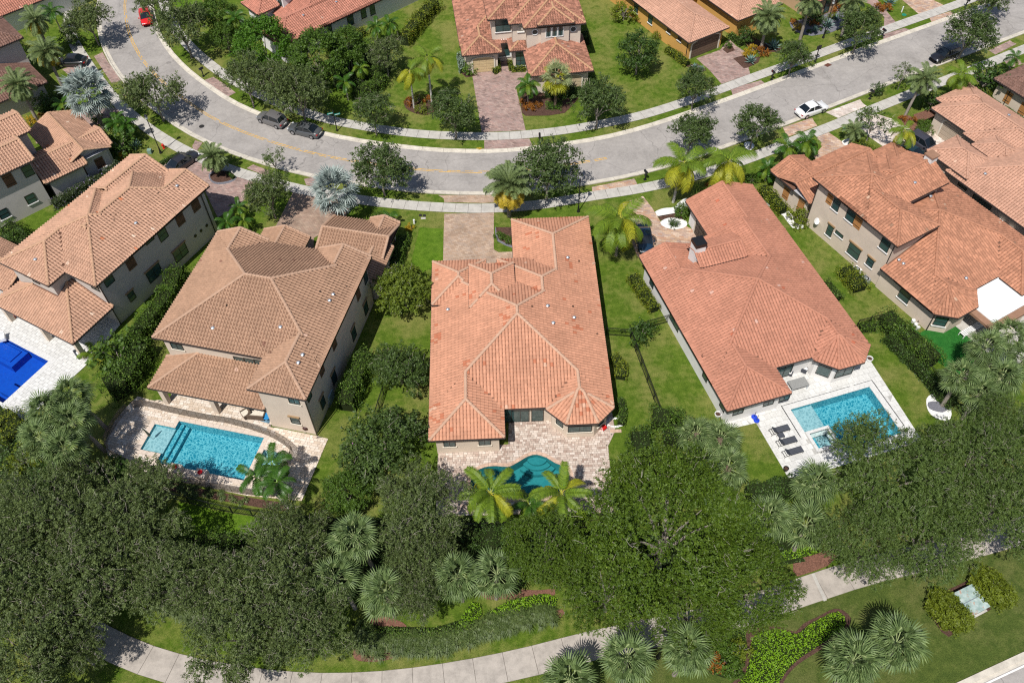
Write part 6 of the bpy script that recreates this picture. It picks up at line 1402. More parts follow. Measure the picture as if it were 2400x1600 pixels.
for i, (c, x, y, H, n, s, lab) in enumerate([
    (cB, 1285, 590, 3.2, 16, 1.0, 'bushy palm left of the pale yellow fan palm'), (cC, 720, 1010, 2.8, 16, 1.0, 'left palm of the pair by the orange brick drive'), (cC, 860, 980, 3.0, 18, 1.1, 'right palm of the pair by the orange brick drive'),
    (cC, 590, 1160, 2.0, 18, .95, 'low dark palm at the corner of the terracotta house'), (cC, 2290, 400, 2.6, 12, .8, 'small palm at the right edge by the pavement'), (cB, 240, 185, 3.0, 14, .95, 'left of the two palms by the bluish house wall'),
    (cB, 330, 165, 3.2, 14, .95, 'right of the two palms by the bluish house wall'), (cB, 60, 380, 3.0, 14, .9, 'palm in the thick shrubbery left of the long hedge'), (cB, 130, 470, 2.6, 12, .85, 'palm in the lower shrubbery above the street oaks'), (cB, 25, 570, 2.8, 12, .9, 'palm at the lower end of the thick shrubbery'),
    (cA, 1620, 130, 4.2, 24, 1.0, 'bushy green palm beside the arched porch at the top'), (cA, 800, 850, 2.4, 16, 1.0, 'left green palm above the white flowering bush'), (cA, 870, 860, 2.6, 14, .9, 'right green palm above the white flowering bush'), (cA, 360, 80, 3.4, 14, 1.0, 'yellowish palm beside the top left date palm'),
    (cA, 1640, 1430, 2.0, 12, .75, 'first small bright palm beside the grey corner wall'), (cA, 1560, 1530, 2.0, 12, .8, 'second small bright palm beside the grey corner wall'), (cA, 1680, 1520, 1.8, 12, .75, 'third small bright palm beside the grey corner wall'), (cB, 330, 1500, 1.4, 12, .7, 'low palm on the lawn behind the brown garage roof'), (cA, 430, 720, 1.8, 14, .9, 'dark low palm between the left drives')]):
    palmpx('areca', c, x, y, H, n, lab, s=s, r0=.09, up=78, down=-22, group=gZ, seed=100 + i)
# street oaks
gW = 'young oaks along the street'
for i, (k, c, x, y, R, H, lab) in enumerate([
    ('street0', cB, 215, 760, 2.9, 3.9, 'street oak on the far verge left of the round flower bed'), ('street1', cB, 775, 780, 3.3, 4.1, 'street oak on the far verge left of the pink drive'), ('street2', cB, 1765, 705, 3.6, 4.2, 'street oak on the far verge right of the pink drive'),
    ('street1', cB, 270, 1165, 3.7, 4.2, 'spreading street oak on the near verge left of the middle drive'), ('street0', cB, 1420, 1170, 4.2, 4.6, 'spreading street oak on the near verge behind the golden date palm'), ('street2', cC, 60, 905, 3.0, 4.2, 'street oak just above the pair of drooping palms'),
    ('street0', cC, 90, 590, 2.7, 4.0, 'street oak on the far verge left of the yellow house apron'), ('street1', cC, 505, 855, 2.9, 3.9, 'street oak on the near verge left of the white car'), ('street2', cC, 770, 375, 2.5, 3.6, 'street oak beside the black street sign'),
    ('street0', cC, 1230, 190, 3.3, 4.2, 'street oak in front of the tan columned house'), ('street1', cC, 1985, 225, 3.7, 4.6, 'street oak over the dark car at the upper right'), ('street1', cC, 2150, -20, 3.0, 4.0, 'street oak touching the top edge at the far right'),
    ('greyoak0', cA, 600, 125, 3.5, 4.4, 'grey street oak on the inner verge at the top left'), ('greyoak1', cA, 1075, 15, 3.0, 4.6, 'grey oak beyond the red car at the top edge'), ('greyoak2', cA, 1250, 195, 4.0, 4.8, 'grey oak beside the red car'),
    ('greyoak0', cA, 1050, 635, 3.9, 4.6, 'grey oak throwing its shadow across the yellow line'), ('greyoak1', cA, 1690, 540, 3.4, 4.6, 'grey oak left of the parked grey cars'), ('greyoak2', cA, 2060, 650, 4.1, 4.8, 'grey oak directly above the parked grey cars'), ('greyoak0', cA, 1900, 560, 3.2, 4.6, 'grey oak between two others above the parked grey cars')]):
    T(k, c, x, y, R, lab, H=H, group=gW, rz=i * 1.7)
T('darktree', cB, 2045, 370, 2.7, 'rounded dark tree alone on the wide lawn', H=3.3)
T('bright', cA, 1815, 320, 4.1, 'domed bright green tree beside the pinkish red roof', H=4.6)
T('ficus', cA, 2180, 400, 4.0, 'tall leafy green tree right of the domed bright tree', H=4.6); T('ficus', cB, 30, 330, 3.0, 'leafy green tree between the domed tree and the palm shrubbery', H=4.0)
T('ficus', cA, 1500, 100, 2.8, 'dense green tree left of the arched porch', H=3.6); T('ficus', cA, 1550, 250, 2.2, 'dense green bush tree below the arched porch palm', H=2.6)
T('greyoak1', cB, 300, 370, 2.8, 'dark grey tree at the lower end of the long hedge', H=3.8)
T('sparse', cA, 1880, 1090, 1.5, 'thin young tree on the near verge below the bend', H=2.6, group='thin young trees'); T('sparse', cC, 1525, 505, 1.5, 'thin young tree on the near verge at the upper right', H=2.6, group='thin young trees')
T('sparse', cC, 1320, 830, 2.2, 'airy tree between the yellow hedge and the pale drive', H=3.2, group='thin young trees'); T('darkshrub', cC, 1352, 608, .9, 'reddish small street tree beside a black mailbox', H=1.3)
T('greyoak2', cA, 1850, 1340, 3.0, 'oak between the pink drive and the brown brick drive', H=3.8)
T('yellowtree', cE, 432, 430, 3.3, 'round tree dotted with yellow blossom beside the salmon roof', H=2.8)
T('pinktree', cE, 400, 985, 3.1, 'spreading shrub tree with sparse pink blossom by the side fence', H=2.2)
T('pinktree', cN, 878, 1025, 4.2, 'wide blossoming shrub tree left of the travertine deck', H=2.4); T('ficus', cN, 800, 1135, 2.3, 'bright green bush at the foot of the blossoming shrub tree', H=1.8)
T('ficus', cR_ if 0 else cE, 90, 850, 1.7, 'tall clipped bush in the shade of the beige two storey wall', H=1.9, name='bush') if 0 else None
# hedges
def hpx(c, pts, w, h, mat, label, **kw): return hedge('hedge', gpl(c, pts, h * .8), w, h, mat, label, **kw)
hpx(cD, [(1215, 275), (1150, 440), (1060, 560), (985, 650), (900, 770)], 2.0, 2.3, 'hedge', 'thick tall hedge between the two left houses', bumpy=.3)
hpx(cD, [(965, 790), (900, 900), (840, 1020), (720, 1080)], 2.6, 2.6, 'hedge', 'tall leafy hedge behind the white blossoming bush', bumpy=.3)
bush('bloomshrub', cD, 810, 890, 2.4, 'bush covered in white blossom beside the thick hedge', cat='bush')
hpx(R1, [(1450, 960), (1400, 1050), (1340, 1190), (1310, 1280)], 2.2, 2.4, 'hedge', 'tall hedge along the shaded beige wall', bumpy=.3)
hpx(R1, [(1690, 200), (1660, 300), (1640, 400)], 1.4, 1.3, 'hedge', 'clipped hedge right of the brown garage wall')
hpx(cA, [(1100, 1125), (1235, 1050)], .5, .5, 'hedgedark', 'low dark hedge edging the far side of the left pink drive')
hpx(cE, [(2010, 325), (2080, 430), (2160, 545)], 1.3, 1.2, 'yhedge', 'clipped hedge at the left wall of the orange roofed house')
bush('darkshrub', cE, 2075, 730, 1.5, 'dark shrub at the junction of the black fences', cat='bush')
hpx(cE, [(1880, 880), (1935, 950), (1925, 1020)], 1.3, .9, 'yhedge', 'curved yellow green hedge along the salmon house side', )
hpx(cE, [(1925, 1180), (1940, 1260), (1930, 1340)], .9, .8, 'hedge', 'short clipped hedge beside the bay corner of the salmon house')
hpx(cF, [(1400, 590), (1520, 700), (1640, 800), (1740, 900)], 2.3, 1.9, 'hedge', 'thick hedge along the black fence right of the dry lawn', bumpy=.25)
hpx(cF, [(1420, 740), (1560, 880), (1690, 1010), (1800, 1150), (1870, 1210)], 1.0, 1.2, 'hedgedark', 'thin dark hedge growing through the fence above the dry lawn', bumpy=.3)
hpx(cF, [(1235, 680), (1330, 670)], 1.0, .9, 'hedge', 'short hedge in front of the small black gate fence')
hpx(cF, [(1125, 270), (1180, 330), (1235, 400)], 2.0, 1.3, 'yhedge', 'clipped yellow green hedge beside the air conditioners')
hpx(cF, [(985, 370), (1075, 475)], 1.3, 1.1, 'hedge', 'clipped green hedge on the eave side of the orange roof')
hpx(Z5, [(40, 310), (170, 430), (320, 600)], 1.4, 1.3, 'yhedge', 'hedge between the gabled wall and the white gravel strip'); bush('yshrub', Z5, 505, 730, 1.3, 'reddish green bush in the white gravel strip', cat='bush')
hpx(R2, [(30, 665), (90, 750), (140, 850)], 1.3, 1.2, 'hedge', 'hedge outside the left wall of the orange roofed house') if 0 else None
bush('shrub', R2, 335, 250, 1.1, 'leafy bush at the garage corner of the orange roofed house', cat='bush'); bush('darkshrub', R2, 270, 330, .62, 'clipped round bush on white gravel beside the orange brick drive', cat='bush')
hpx(cB, [(640, 0), (520, 130), (430, 250)], 2.0, 1.9, 'yhedge', 'long tall hedge running diagonally down the lawn at the top', bumpy=.3)
hpx(cB, [(10, 250), (80, 225), (155, 200)], 1.5, 1.1, 'yhedge', 'clipped yellow green hedge under the bluish house wall')
hpx(cB, [(10, 400), (130, 330), (200, 420)], 3.0, 1.8, 'hedgedark', 'thick dark shrubbery between the bluish house and the lawn', bumpy=.35); hpx(cB, [(200, 470), (280, 540), (200, 600), (60, 620)], 1.8, 1.5, 'hedge', 'leafy shrubbery edge above the street oaks at the top', bumpy=.35)
hpx(R6, [(395, 355), (480, 410), (550, 465)], 1.1, .9, 'yhedge', 'clipped hedge along the mustard yellow wall'); bush('yshrub', R6, 320, 268, .75, 'small round bush by the mustard yellow wall', cat='bush'); bush('yshrub', R6, 70, 95, 1.9, 'broad round bush beside the air conditioner of the yellow house', cat='bush', sq=.8)
hpx(R6, [(870, 250), (960, 320)], .9, .8, 'hedge', 'dark low hedge beside the yellow entrance walk')
hpx(Z7, [(745, 830), (745, 940), (690, 965)], .7, .8, 'yhedge', 'golden green box hedge left of the entrance walk'); hpx(Z7, [(915, 830), (940, 930), (1120, 925)], .7, .8, 'yhedge', 'golden green box hedge right of the entrance walk')
hpx(Z7, [(215, 740), (235, 830), (255, 950)], .8, .9, 'silverbush', 'silvery hedge beside the left garage'); bush('redshrub', Z7, 340, 950, 1.15, 'round green bush dotted with red flowers at the pink drive', cat='bush')
hpx(Z7, [(1400, 1240), (1650, 1250), (1900, 1230)], 1.6, 1.1, 'hedgedark', 'dark shrubs behind the pale yellow fan palm', bumpy=.3); hpx(Z7, [(1935, 430), (1960, 520)], 1.3, 1.6, 'hedge', 'bush against the right wall of the round windowed house')
hpx(Z7, [(1440, 1440), (1600, 1440)], 1.6, .5, 'bright', 'low bright ground hedge in the mulch bed of the pink drive', cat='shrub')
hpx(cC, [(1180, 985), (1280, 1025), (1375, 1065)], 2.0, 1.1, 'yhedge', 'flowering yellow green hedge between the two right drives')
bush('ficus' if 0 else 'darkshrub', cC, 2095, 545, 2.9, 'big dark clipped bush mass right of the feather palm', cat='bush', sq=.8); bush('yshrub', cC, 2085, 640, 1.0, 'pale shrub beneath the big dark bush mass', cat='bush', sq=.7)
hpx(cC, [(2130, 680), (2190, 710)], .8, .6, 'hedge', 'small clipped hedge at the shuttered beige house, left piece'); hpx(cC, [(2230, 740), (2300, 790), (2370, 840)], .8, .6, 'hedge', 'clipped hedge under the tan shutters at the right edge')
for i, (x, y, R) in enumerate(((1645, 850, .6), (1640, 890, .6), (1690, 860, .75), (1690, 895, .75))): bush('shrub', cC, x, y, R, ['upper ball of the left topiary', 'lower ball of the left topiary', 'upper ball of the right topiary', 'lower ball of the right topiary'][i] + ' by the peach house garage', cat='topiary', group='topiary balls')
hpx(Z1, [(630, 1110), (760, 1060), (900, 980), (1100, 860), (1300, 740), (1440, 650)], 1.1, 1.2, 'lilac', 'lilac flowering hedge along the grey stucco wall', bumpy=.3)
hpx(cG, [(1160, 590), (1330, 620), (1480, 600), (1620, 620)], 2.6, 1.7, 'hedge', 'broad hedge under the shaded lawn opening', bumpy=.3)
hpx(cG, [(1110, 700), (1250, 780), (1300, 850)], 3.0, 1.8, 'hedgedark', 'dark hedge mass between two foreground oaks', bumpy=.35)
hpx(cA, [(1570, 1185), (1610, 1220)], .5, .4, 'hedgedark', 'low dark hedge ring under the date palm of the left drive', cat='shrub')
hpx(cD, [(0, 1290), (60, 1330), (90, 1420)], 2.6, 1.7, 'yhedge', 'yellow green bush mass at the left edge under the fan palms', bumpy=.35)
hpx(Z1, [(60, 1400), (180, 1470), (230, 1560)], 2.4, 1.6, 'hedge', 'bright hedge mass below the left edge lawn', bumpy=.35); hpx(cD, [(0, 60), (60, 110), (150, 60)], 2.4, 1.6, 'hedgedark', 'dark hedge left of the pinkish tan roof', bumpy=.35)
hpx(cN, [(1500, 950), (1560, 960), (1540, 1010)], 2.2, 1.8, 'hedge', 'leafy bushes where the dry lawn meets the black fence end', bumpy=.35); hpx(cN, [(1470, 990), (1480, 1040), (1540, 1060)], 2.2, 1.7, 'hedgedark', 'dark bushes below the fence end', bumpy=.35)
hpx(cN, [(1720, 1130), (1780, 1120), (1830, 1110)], 2.0, 1.6, 'hedgedark', 'dark hedge behind the three fan palms at the white deck', bumpy=.3)
hpx(cH, [(960, 560), (1150, 580), (1350, 590), (1480, 600)], 2.6, 1.8, 'mahog', 'dense hedge below the black pool fence', bumpy=.3) if 0 else hedge('hedge', gpl(cH, [(960, 560), (1150, 580), (1350, 590), (1480, 600)], 1.4), 2.6, 1.8, 'hedgedark', 'dense hedge below the black pool fence', bumpy=.3)
hpx(cH, [(900, 720), (1100, 760), (1250, 860)], 2.6, 1.7, 'hedgedark', 'dark hedge between the fan palm pair and the big dark trees', bumpy=.35)
for k, (x, y, rz_) in enumerate(((1832, 1075, -.62), (2128, 915, -.62))):
    o = bush('roundhedge', cI, x, y, 1.5, ['clipped oval hedge on the left side of the rusty utility box', 'clipped oval hedge on the right side of the rusty utility box'][k], cat='hedge', sq=1.0)
    o.rotation_euler = (0, 0, .55); o.scale = (.86, 1.16, 1.0)
# flowers, agaves, small shrubs
for i, (k, c, x, y, R, lab) in enumerate([
    ('fireshrub', cB, 470, 700, .7, 'orange flowering shrub at the left of the round bed'), ('yshrub', cB, 530, 680, .9, 'green shrub in the middle of the round bed'), ('fireshrub', cB, 600, 690, .7, 'orange flowering shrub at the right of the round bed'), ('yshrub', cB, 550, 750, .8, 'yellow green shrub at the front of the round bed'),
    ('fireshrub', cB, 1260, 710, .7, 'bronze shrub at the left tip of the drive bed'), ('fireshrub', cB, 1300, 745, .7, 'orange croton at the front of the drive bed'), ('fireshrub', cB, 1350, 720, .6, 'orange croton right of the bronze shrub'), ('darkshrub', cB, 1690, 560, 1.3, 'dark shrub at the garage corner behind the street oak'),
    ('goldshrub', cA, 200, 830, .9, 'golden flowering shrub near the left roofs'), ('fireshrub', cA, 290, 810, .7, 'orange shrub beside the golden one'), ('goldshrub', cA, 445, 760, .6, 'yellow shrub beneath the silver palm'), ('bloomshrub', cA, 825, 1000, 1.9, 'bush full of white blossom beside the gabled house corner'), ('goldshrub', cA, 832, 1080, .8, 'yellow bush below the white blossoming bush'),
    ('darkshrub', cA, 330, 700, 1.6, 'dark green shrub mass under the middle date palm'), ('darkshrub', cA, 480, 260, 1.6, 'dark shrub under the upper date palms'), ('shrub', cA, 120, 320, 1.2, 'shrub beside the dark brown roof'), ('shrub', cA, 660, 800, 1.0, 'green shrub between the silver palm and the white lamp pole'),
    ('goldshrub', R6, 985, 390, .7, 'yellow flowering shrub at the left of the agave bed'), ('goldshrub', R6, 1040, 380, .9, 'golden shrub behind the big blue agave'), ('fireshrub', R6, 1110, 385, .9, 'orange shrub under the tall date palm'), ('darkshrub', R6, 980, 270, 1.4, 'dark shrub beneath the tall date palm left of the entrance'), ('shrub', R6, 850, 340, .6, 'small conifer like shrub at the yellow garage corner'),
    ('goldshrub', Z4, 380, 480, .75, 'yellow shrub in the grey gravel bed'), ('fireshrub', Z4, 300, 400, .6, 'dark red shrub at the left end of the gravel bed'), ('fireshrub', Z4, 690, 420, .7, 'red shrub in the middle of the gravel bed'), ('darkshrub', Z4, 700, 330, 1.5, 'dark shrub against the tan column house'), ('fireshrub', Z4, 940, 50, .9, 'orange shrub by the lamp post at the top'), ('fireshrub', Z4, 1130, 170, .9, 'bronze shrub right of the lamp post'), ('yshrub', Z4, 1030, 290, .6, 'yellow green ball behind the second agave'), ('shrub', Z4, 600, 580, .35, 'tiny round shrub left of the first gravel bed agave'), ('shrub', Z4, 800, 550, .3, 'tiny round shrub right of the first gravel bed agave'), ('shrub', Z4, 925, 590, .35, 'tiny round shrub at the lamp post foot'),
    ('fireshrub', Z4, 1900, 120, .8, 'orange shrub left of the white marker post'), ('fireshrub', Z4, 2030, 160, .8, 'orange shrub right of the white marker post pair'),
    ('fireshrub', cC, 1515, 815, .55, 'orange flowers at the left of the ring under the tall date palm'), ('fireshrub', cC, 1590, 835, .6, 'orange flowers at the right of the ring under the tall date palm'), ('darkshrub', cC, 1720, 700, 1.5, 'dark shrub right of the tall date palm trunk'), ('fireshrub', cC, 190, 1270, .5, 'orange flowers at the ridge of the orange roof'), ('shrub', cC, 470, 1240, .9, 'small shrub beside the low dark palm'),
    ('shrub', cB, 270, 1500, .9, 'shrub beside the brown garage on the lawn'), ('goldshrub', cB, 480, 1560, .6, 'yellow shrub near the white pipe stub'), ('shrub', cE, 1090, 60, .6, 'shrub under the golden date palm, left'), ('shrub', cE, 1160, 80, .6, 'shrub under the golden date palm, right'), ('fireshrub', cB, 150, 620, .6, 'orange red flowers at the foot of the thick shrubbery'), ('redshrub', cB, 215, 590, .7, 'red flowers beside the thick shrubbery'),
    ('shrub', cA, 560, 940, .7, 'low shrub in front of the gabled roof ridge'), ('darkshrub', cG, 330, 150, 1.6, 'dark shrub under the fan palm clump'), ('yshrub', cG, 170, 20, 1.6, 'bright shrub left of the leaning fan palms'), ('shrub', cG, 960, 290, 1.3, 'bright shrub near the lower pool fence corner'), ('darkshrub', cG, 800, 100, 1.4, 'shrub below the corner of the pool fence'),
    ('darkshrub', cI, 60, 60, 1.6, 'dark shrub left of the lowest fan palm with dry skirt'), ('shrub', cI, 300, 1300, 1.0, 'shrub in the bronze mixed bed at the bottom'), ('yshrub', cI, 400, 1340, .9, 'yellow green shrub beside the mulch edge'), ('fireshrub', cI, 230, 1420, .8, 'bronze shrub between the fan palm and the lime bed'), ('shrub', cI, 330, 1450, 1.0, 'leafy shrub right of the bronze one'), ('shrub', cA, 1670, 1370 + 180, 0.8, 'shrub behind the small bright palms')]):
    bush(k, c, x, y, R, lab)
for i, (c, x, y, R, lab) in enumerate([(R6, 1025, 445, 1.25, 'big blue grey agave in the dark bed of the yellow house'), (R6, 605, 500, .75, 'left small agave at the yellow garage corner'), (R6, 650, 515, .75, 'right small agave at the yellow garage corner'), (R6, 1195, 340, 1.5, 'dark blue agave under the tall date palm'), (Z4, 705, 540, .95, 'left agave in the grey gravel bed'), (Z4, 950, 440, 1.35, 'large agave behind the lamp post in the gravel bed'), (Z4, 1100, 330, .9, 'agave half hidden by the street oak'), (cC, 1430, 10, 1.4, 'agave at the top edge right of the street oak'), (cA, 930, 1000, 1.1, 'grey agave beside the white blossoming bush')]):
    agave(c, x, y, R, lab)
palm('coco', gp(cD, 640, 870, .5), .4, 9, 'broad leaved plant at the corner post of the left patio', s=.6, r0=.1, cat='plant', up=75, down=10, name='banana_plant')
# ground covers and long grass
LB = gpl(cI, [(475, 1270), (540, 1215), (650, 1200), (720, 1215), (785, 1235), (850, 1180), (940, 1130), (1020, 1090), (1070, 1080), (1110, 1110), (1120, 1160), (1090, 1220), (1020, 1255), (920, 1325), (810, 1395), (720, 1480), (660, 1568), (600, 1640), (360, 1640), (430, 1500), (465, 1380)])
LB = [tuple(p) for p in catmull(LB, .4, closed=True)]; cover('ground_cover', LB, .5, 'lime', dens=150, lsize=.13)
for pts in ([(780, 1200), (850, 1080), (900, 1010), (965, 1030), (970, 1100), (900, 1180), (830, 1225)], [(1005, 1085), (1130, 1015), (1280, 975), (1400, 955), (1490, 985), (1470, 1050), (1300, 1080), (1160, 1120), (1070, 1150)]):
    cover('ground_cover', gpl(cH, pts), .45, 'lime', dens=140, lsize=.13)
cover('ground_cover', gpl(cI, [(600, 700), (760, 640), (950, 630), (960, 670), (860, 700), (700, 730)]), .4, 'lime', dens=120)
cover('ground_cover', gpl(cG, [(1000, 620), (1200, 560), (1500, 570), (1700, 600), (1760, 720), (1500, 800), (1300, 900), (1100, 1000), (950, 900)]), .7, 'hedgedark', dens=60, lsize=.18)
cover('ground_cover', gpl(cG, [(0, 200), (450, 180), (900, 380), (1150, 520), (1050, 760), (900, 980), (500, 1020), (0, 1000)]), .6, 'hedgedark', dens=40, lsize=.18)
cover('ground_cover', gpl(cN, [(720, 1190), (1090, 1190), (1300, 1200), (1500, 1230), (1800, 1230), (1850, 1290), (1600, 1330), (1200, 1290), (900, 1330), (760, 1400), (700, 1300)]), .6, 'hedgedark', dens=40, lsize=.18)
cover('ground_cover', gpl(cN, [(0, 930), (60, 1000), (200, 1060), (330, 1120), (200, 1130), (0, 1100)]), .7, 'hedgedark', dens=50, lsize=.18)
cover('ground_cover', gpl(cB, [(-40, 330), (100, 300), (330, 330), (360, 480), (250, 620), (60, 640), (-60, 600)]), .7, 'hedgedark', dens=50, lsize=.18)
cover('ground_cover', gpl(cA, [(250, 690), (450, 650), (470, 740), (300, 790), (220, 760)]), .6, 'hedgedark', dens=60, lsize=.16)
blades('long_grass', gpl(cH, [(100, 1200), (200, 1330), (420, 1310), (700, 1310), (900, 1240), (1080, 1175), (1300, 1125), (1460, 1100)]), 1.5, .7, 10500, 'grassy')
blades('long_grass', gpl(cG, [(1110, 990), (1250, 1040), (1420, 1110), (1500, 1200)]), 1.6, .75, 5000, 'grassy')
blades('long_grass', gpl(cG, [(820, 100), (1000, 150), (1180, 200), (1400, 260), (1700, 310)]), 1.0, .4, 3000, 'grassy')

cover('ground_cover', gpl(cH, [(60, 1150), (300, 1180), (640, 1190), (880, 1120), (1000, 1180), (900, 1240), (700, 1290), (420, 1300), (180, 1290)]), .5, 'hedge', dens=70, lsize=.15)
cover('ground_cover', gpl(cG, [(1150, 560), (1330, 600), (1560, 610), (1640, 680), (1500, 790), (1300, 860), (1180, 760)]), 1.0, 'hedge', dens=90, lsize=.17)
cover('ground_cover', gpl(cI, [(230, 1180), (420, 1200), (440, 1320), (400, 1450), (300, 1540), (180, 1500), (150, 1300)]), .6, 'hedge', dens=90, lsize=.16)
# ================================================================== cars
MAT['tyre'] = plain('tyre_rubber', (.015, .015, .016), .85, .2); MAT['rim'] = plain('alloy_rim', (.5, .5, .52), .3, .5, metal=.8)
MAT['redlamp'] = plain('red_tail_lamp', (.45, .01, .01), .2, .6); MAT['headlamp'] = plain('clear_head_lamp', (.6, .62, .65), .15, .6); MAT['carglass'] = NT('car_glass').done((.008, .012, .016), .04, .9)
MAT['plate'] = plain('number_plate', (.6, .6, .58), .5, .3)
CARP = {}
def carpaint(name, col): 
    t = NT(name); t.done(col, .28, .55); t.b.inputs['Coat Weight'].default_value = .8; t.b.inputs['Coat Roughness'].default_value = .06; return t.m
def loft(mb, secs, mi=0, caps=True):
    n = len(secs[0]); vs = [v for s in secs for v in s]; fs = [(i * n + j, i * n + j + 1, (i + 1) * n + j + 1, (i + 1) * n + j) for i in range(len(secs) - 1) for j in range(n - 1)]
    if caps: fs += [tuple(range(n))[::-1], tuple(range((len(secs) - 1) * n, len(secs) * n))]
    mb.add(vs, [f[::-1] for f in fs], mi)
def car(c, near_f, near_r, label, paint, suv=False, side=1, L=4.65, W_=1.8, Hh_=1.45, z=0, flip=False, cat='car', group=None, rack=False):
    """near_f, near_r: pixels of the two tyres seen; side: +1 when that side is the car's right side"""
    a, b = np.array(gp(c, *near_f)), np.array(gp(c, *near_r)); d = (a - b) / np.linalg.norm(a - b); m = (a + b) / 2; left = np.array([-d[1], d[0]]); ctr = m + left * (W_ / 2 - .1) * side
    e = empty('car', (ctr[0], ctr[1], .016), math.atan2(d[1], d[0]), label, cat, group); pm = carpaint('car_paint_' + str(len(CARP)), paint); CARP[label] = 1
    H0 = 1.62 if suv else Hh_; w = W_ / 2; belt = .98 if suv else .90
    prof = [(-2.3, .62, .42, .80), (-2.22, .86, .28, .93), (-1.9, .95, .22, belt + .06), (-1.3, 1.0, .2, belt + .07), (-.5, 1.0, .19, belt + .03), (.5, 1.0, .19, belt), (1.05, .99, .2, belt - .03), (1.6, .96, .21, belt - .10), (2.05, .9, .25, belt - .2), (2.25, .74, .34, .62), (2.3, .55, .42, .55)]
    k = L / 4.6; mb = MB(); secs = []
    for x, q, zb, zt in prof:
        y = w * q; secs.append([(x * k, -y * .96, zb), (x * k, -y, zb + .16), (x * k, -y * .99, zt - .22), (x * k, -y * .93, zt - .05), (x * k, -y * .6, zt + .02), (x * k, 0, zt + .045), (x * k, y * .6, zt + .02), (x * k, y * .93, zt - .05), (x * k, y * .99, zt - .22), (x * k, y, zb + .16), (x * k, y * .96, zb)])
    loft(mb, secs); mb.build('body', pm, e, True)
    tl = -2.0 if suv else -1.75; r0 = -1.75 if suv else -1.0
    g = MB(); cs = []
    for x, q, zt in [(tl, .86, belt + .03), (r0, .72, H0 - .1), (-.3, .73, H0 - .03), (.35, .72, H0 - .05), (1.15, .86, belt - .02)]:
        y = w * q; yb = w * .90; zb = belt - .06; cs.append([(x * k, -yb, zb), (x * k, -y, zt), (x * k, -y * .5, zt + .03), (x * k, 0, zt + .035), (x * k, y * .5, zt + .03), (x * k, y, zt), (x * k, yb, zb)])
    loft(g, cs); g.build('windows', MAT['carglass'], e, False)
    rf = MB(); cs = []
    for x, q, zt in [(r0 + .03, .73, H0 - .08), (-.3, .745, H0 - .01), (.32, .735, H0 - .03)]:
        y = w * q; cs.append([(x * k, -y, zt - .02), (x * k, -y * .5, zt + .035), (x * k, 0, zt + .045), (x * k, y * .5, zt + .035), (x * k, y, zt - .02)])
    loft(rf, cs, caps=False); rf.build('car_roof', pm, e, True)
    for s in (-1, 1):
        for x, q, zt, x2, q2, zt2 in ((tl, .875, belt + .02, r0, .735, H0 - .09), (.34, .73, H0 - .04, 1.15, .875, belt - .01), (-.28, .90, belt, -.3, .75, H0 - .05)):
            p = MB(); p.tube([(x * k, s * w * q, zt), (x2 * k, s * w * q2, zt2)], .04, 5); p.build('pillar', pm, e)
        if rack: MB().tube([(r0 * k, s * w * .66, H0), (.2 * k, s * w * .66, H0 + .03)], .025, 4).build('roof_rail', MAT['rim'], e)
        MB().box(.75 * k, .95 * k, s * w * 1.0 if s > 0 else s * w * 1.0 - .16, s * w * 1.0 + .16 if s > 0 else s * w * 1.0, belt - .02, belt + .12).build('wing_mirror', pm, e)
        for x in (-1.38, 1.38):
            t = MB(); t.tube([(x * k, s * (w - .2), .33), (x * k, s * (w + .015), .33)], .34, 16); o = t.build('wheel', MAT['tyre'], e)
            t = MB(); t.tube([(x * k, s * (w + .0), .33), (x * k, s * (w + .028), .33)], .215, 10); t.build('rim', MAT['rim'], o)
        MB().box(-2.27 * k, -2.1 * k, min(s * w * .55, s * w * .9), max(s * w * .55, s * w * .9), .7, .85).build('tail_lamp', MAT['redlamp'], e)
        MB().box(1.98 * k, 2.2 * k, min(s * w * .5, s * w * .84), max(s * w * .5, s * w * .84), .56, .67).build('head_lamp', MAT['headlamp'], e)
    MB().box(-2.36 * k, -2.28 * k, -.26, .26, .56, .70).build('number_plate', MAT['plate'], e)
    return e
K1 = crop(590, 220, .17857); K2 = crop(1840, 220, .08929); K3 = crop(1960, 280, .17857)
car(K1, (125, 385), (332, 462), 'grey crossover with roof bars parked first at the far kerb', (.13, .125, .125), True, -1, 4.4, rack=True, group='parked cars')
car(K1, (548, 535), (790, 595), 'dark grey sedan parked behind the grey crossover', (.075, .08, .085), False, -1, 4.65, group='parked cars')
car(K2, (980, 505), (565, 655), 'white sedan parked against the near kerb on the right', (.78, .78, .78), False, 1, 4.6, group='parked cars')
car(cA, (985, 185), (968, 110), 'bright red car parked under the oaks at the top left', (.62, .012, .012), False, 1, 4.4, group='parked cars')
car(cA, (455, 468), (530, 468), 'black car with red lights behind the date palms', (.02, .02, .022), False, -1, 4.4, group='cars on the drives')
car(cA, (1345, 1120), (1245, 1190), 'black car between the pinkish tan roof and the round palm bed', (.025, .025, .03), False, 1, 4.7, group='cars on the drives')
car(cC, (1705, 425), (1850, 350), 'black car in the shade of the street oak at the upper right', (.015, .015, .02), True, 1, 4.7, group='parked cars') if 0 else car(cC, (1765, 445), (1890, 395), 'black car in the shade of the street oak at the upper right', (.015, .015, .02), True, -1, 4.7, group='parked cars')
car(K3, (345, 690), (150, 545), 'black crossover half hidden by the terracotta roof', (.02, .022, .025), True, 1, 4.6, group='cars on the drives')
car(K3, (1010, 590), (815, 470), 'dark green black sedan left of the grey one on the pale drive', (.012, .03, .035), False, 1, 4.7, group='cars on the drives')
car(K3, (1165, 465), (960, 330), 'dark grey car with glass sunroof nearest the peach house garage', (.05, .048, .06), True, 1, 4.7, group='cars on the drives')
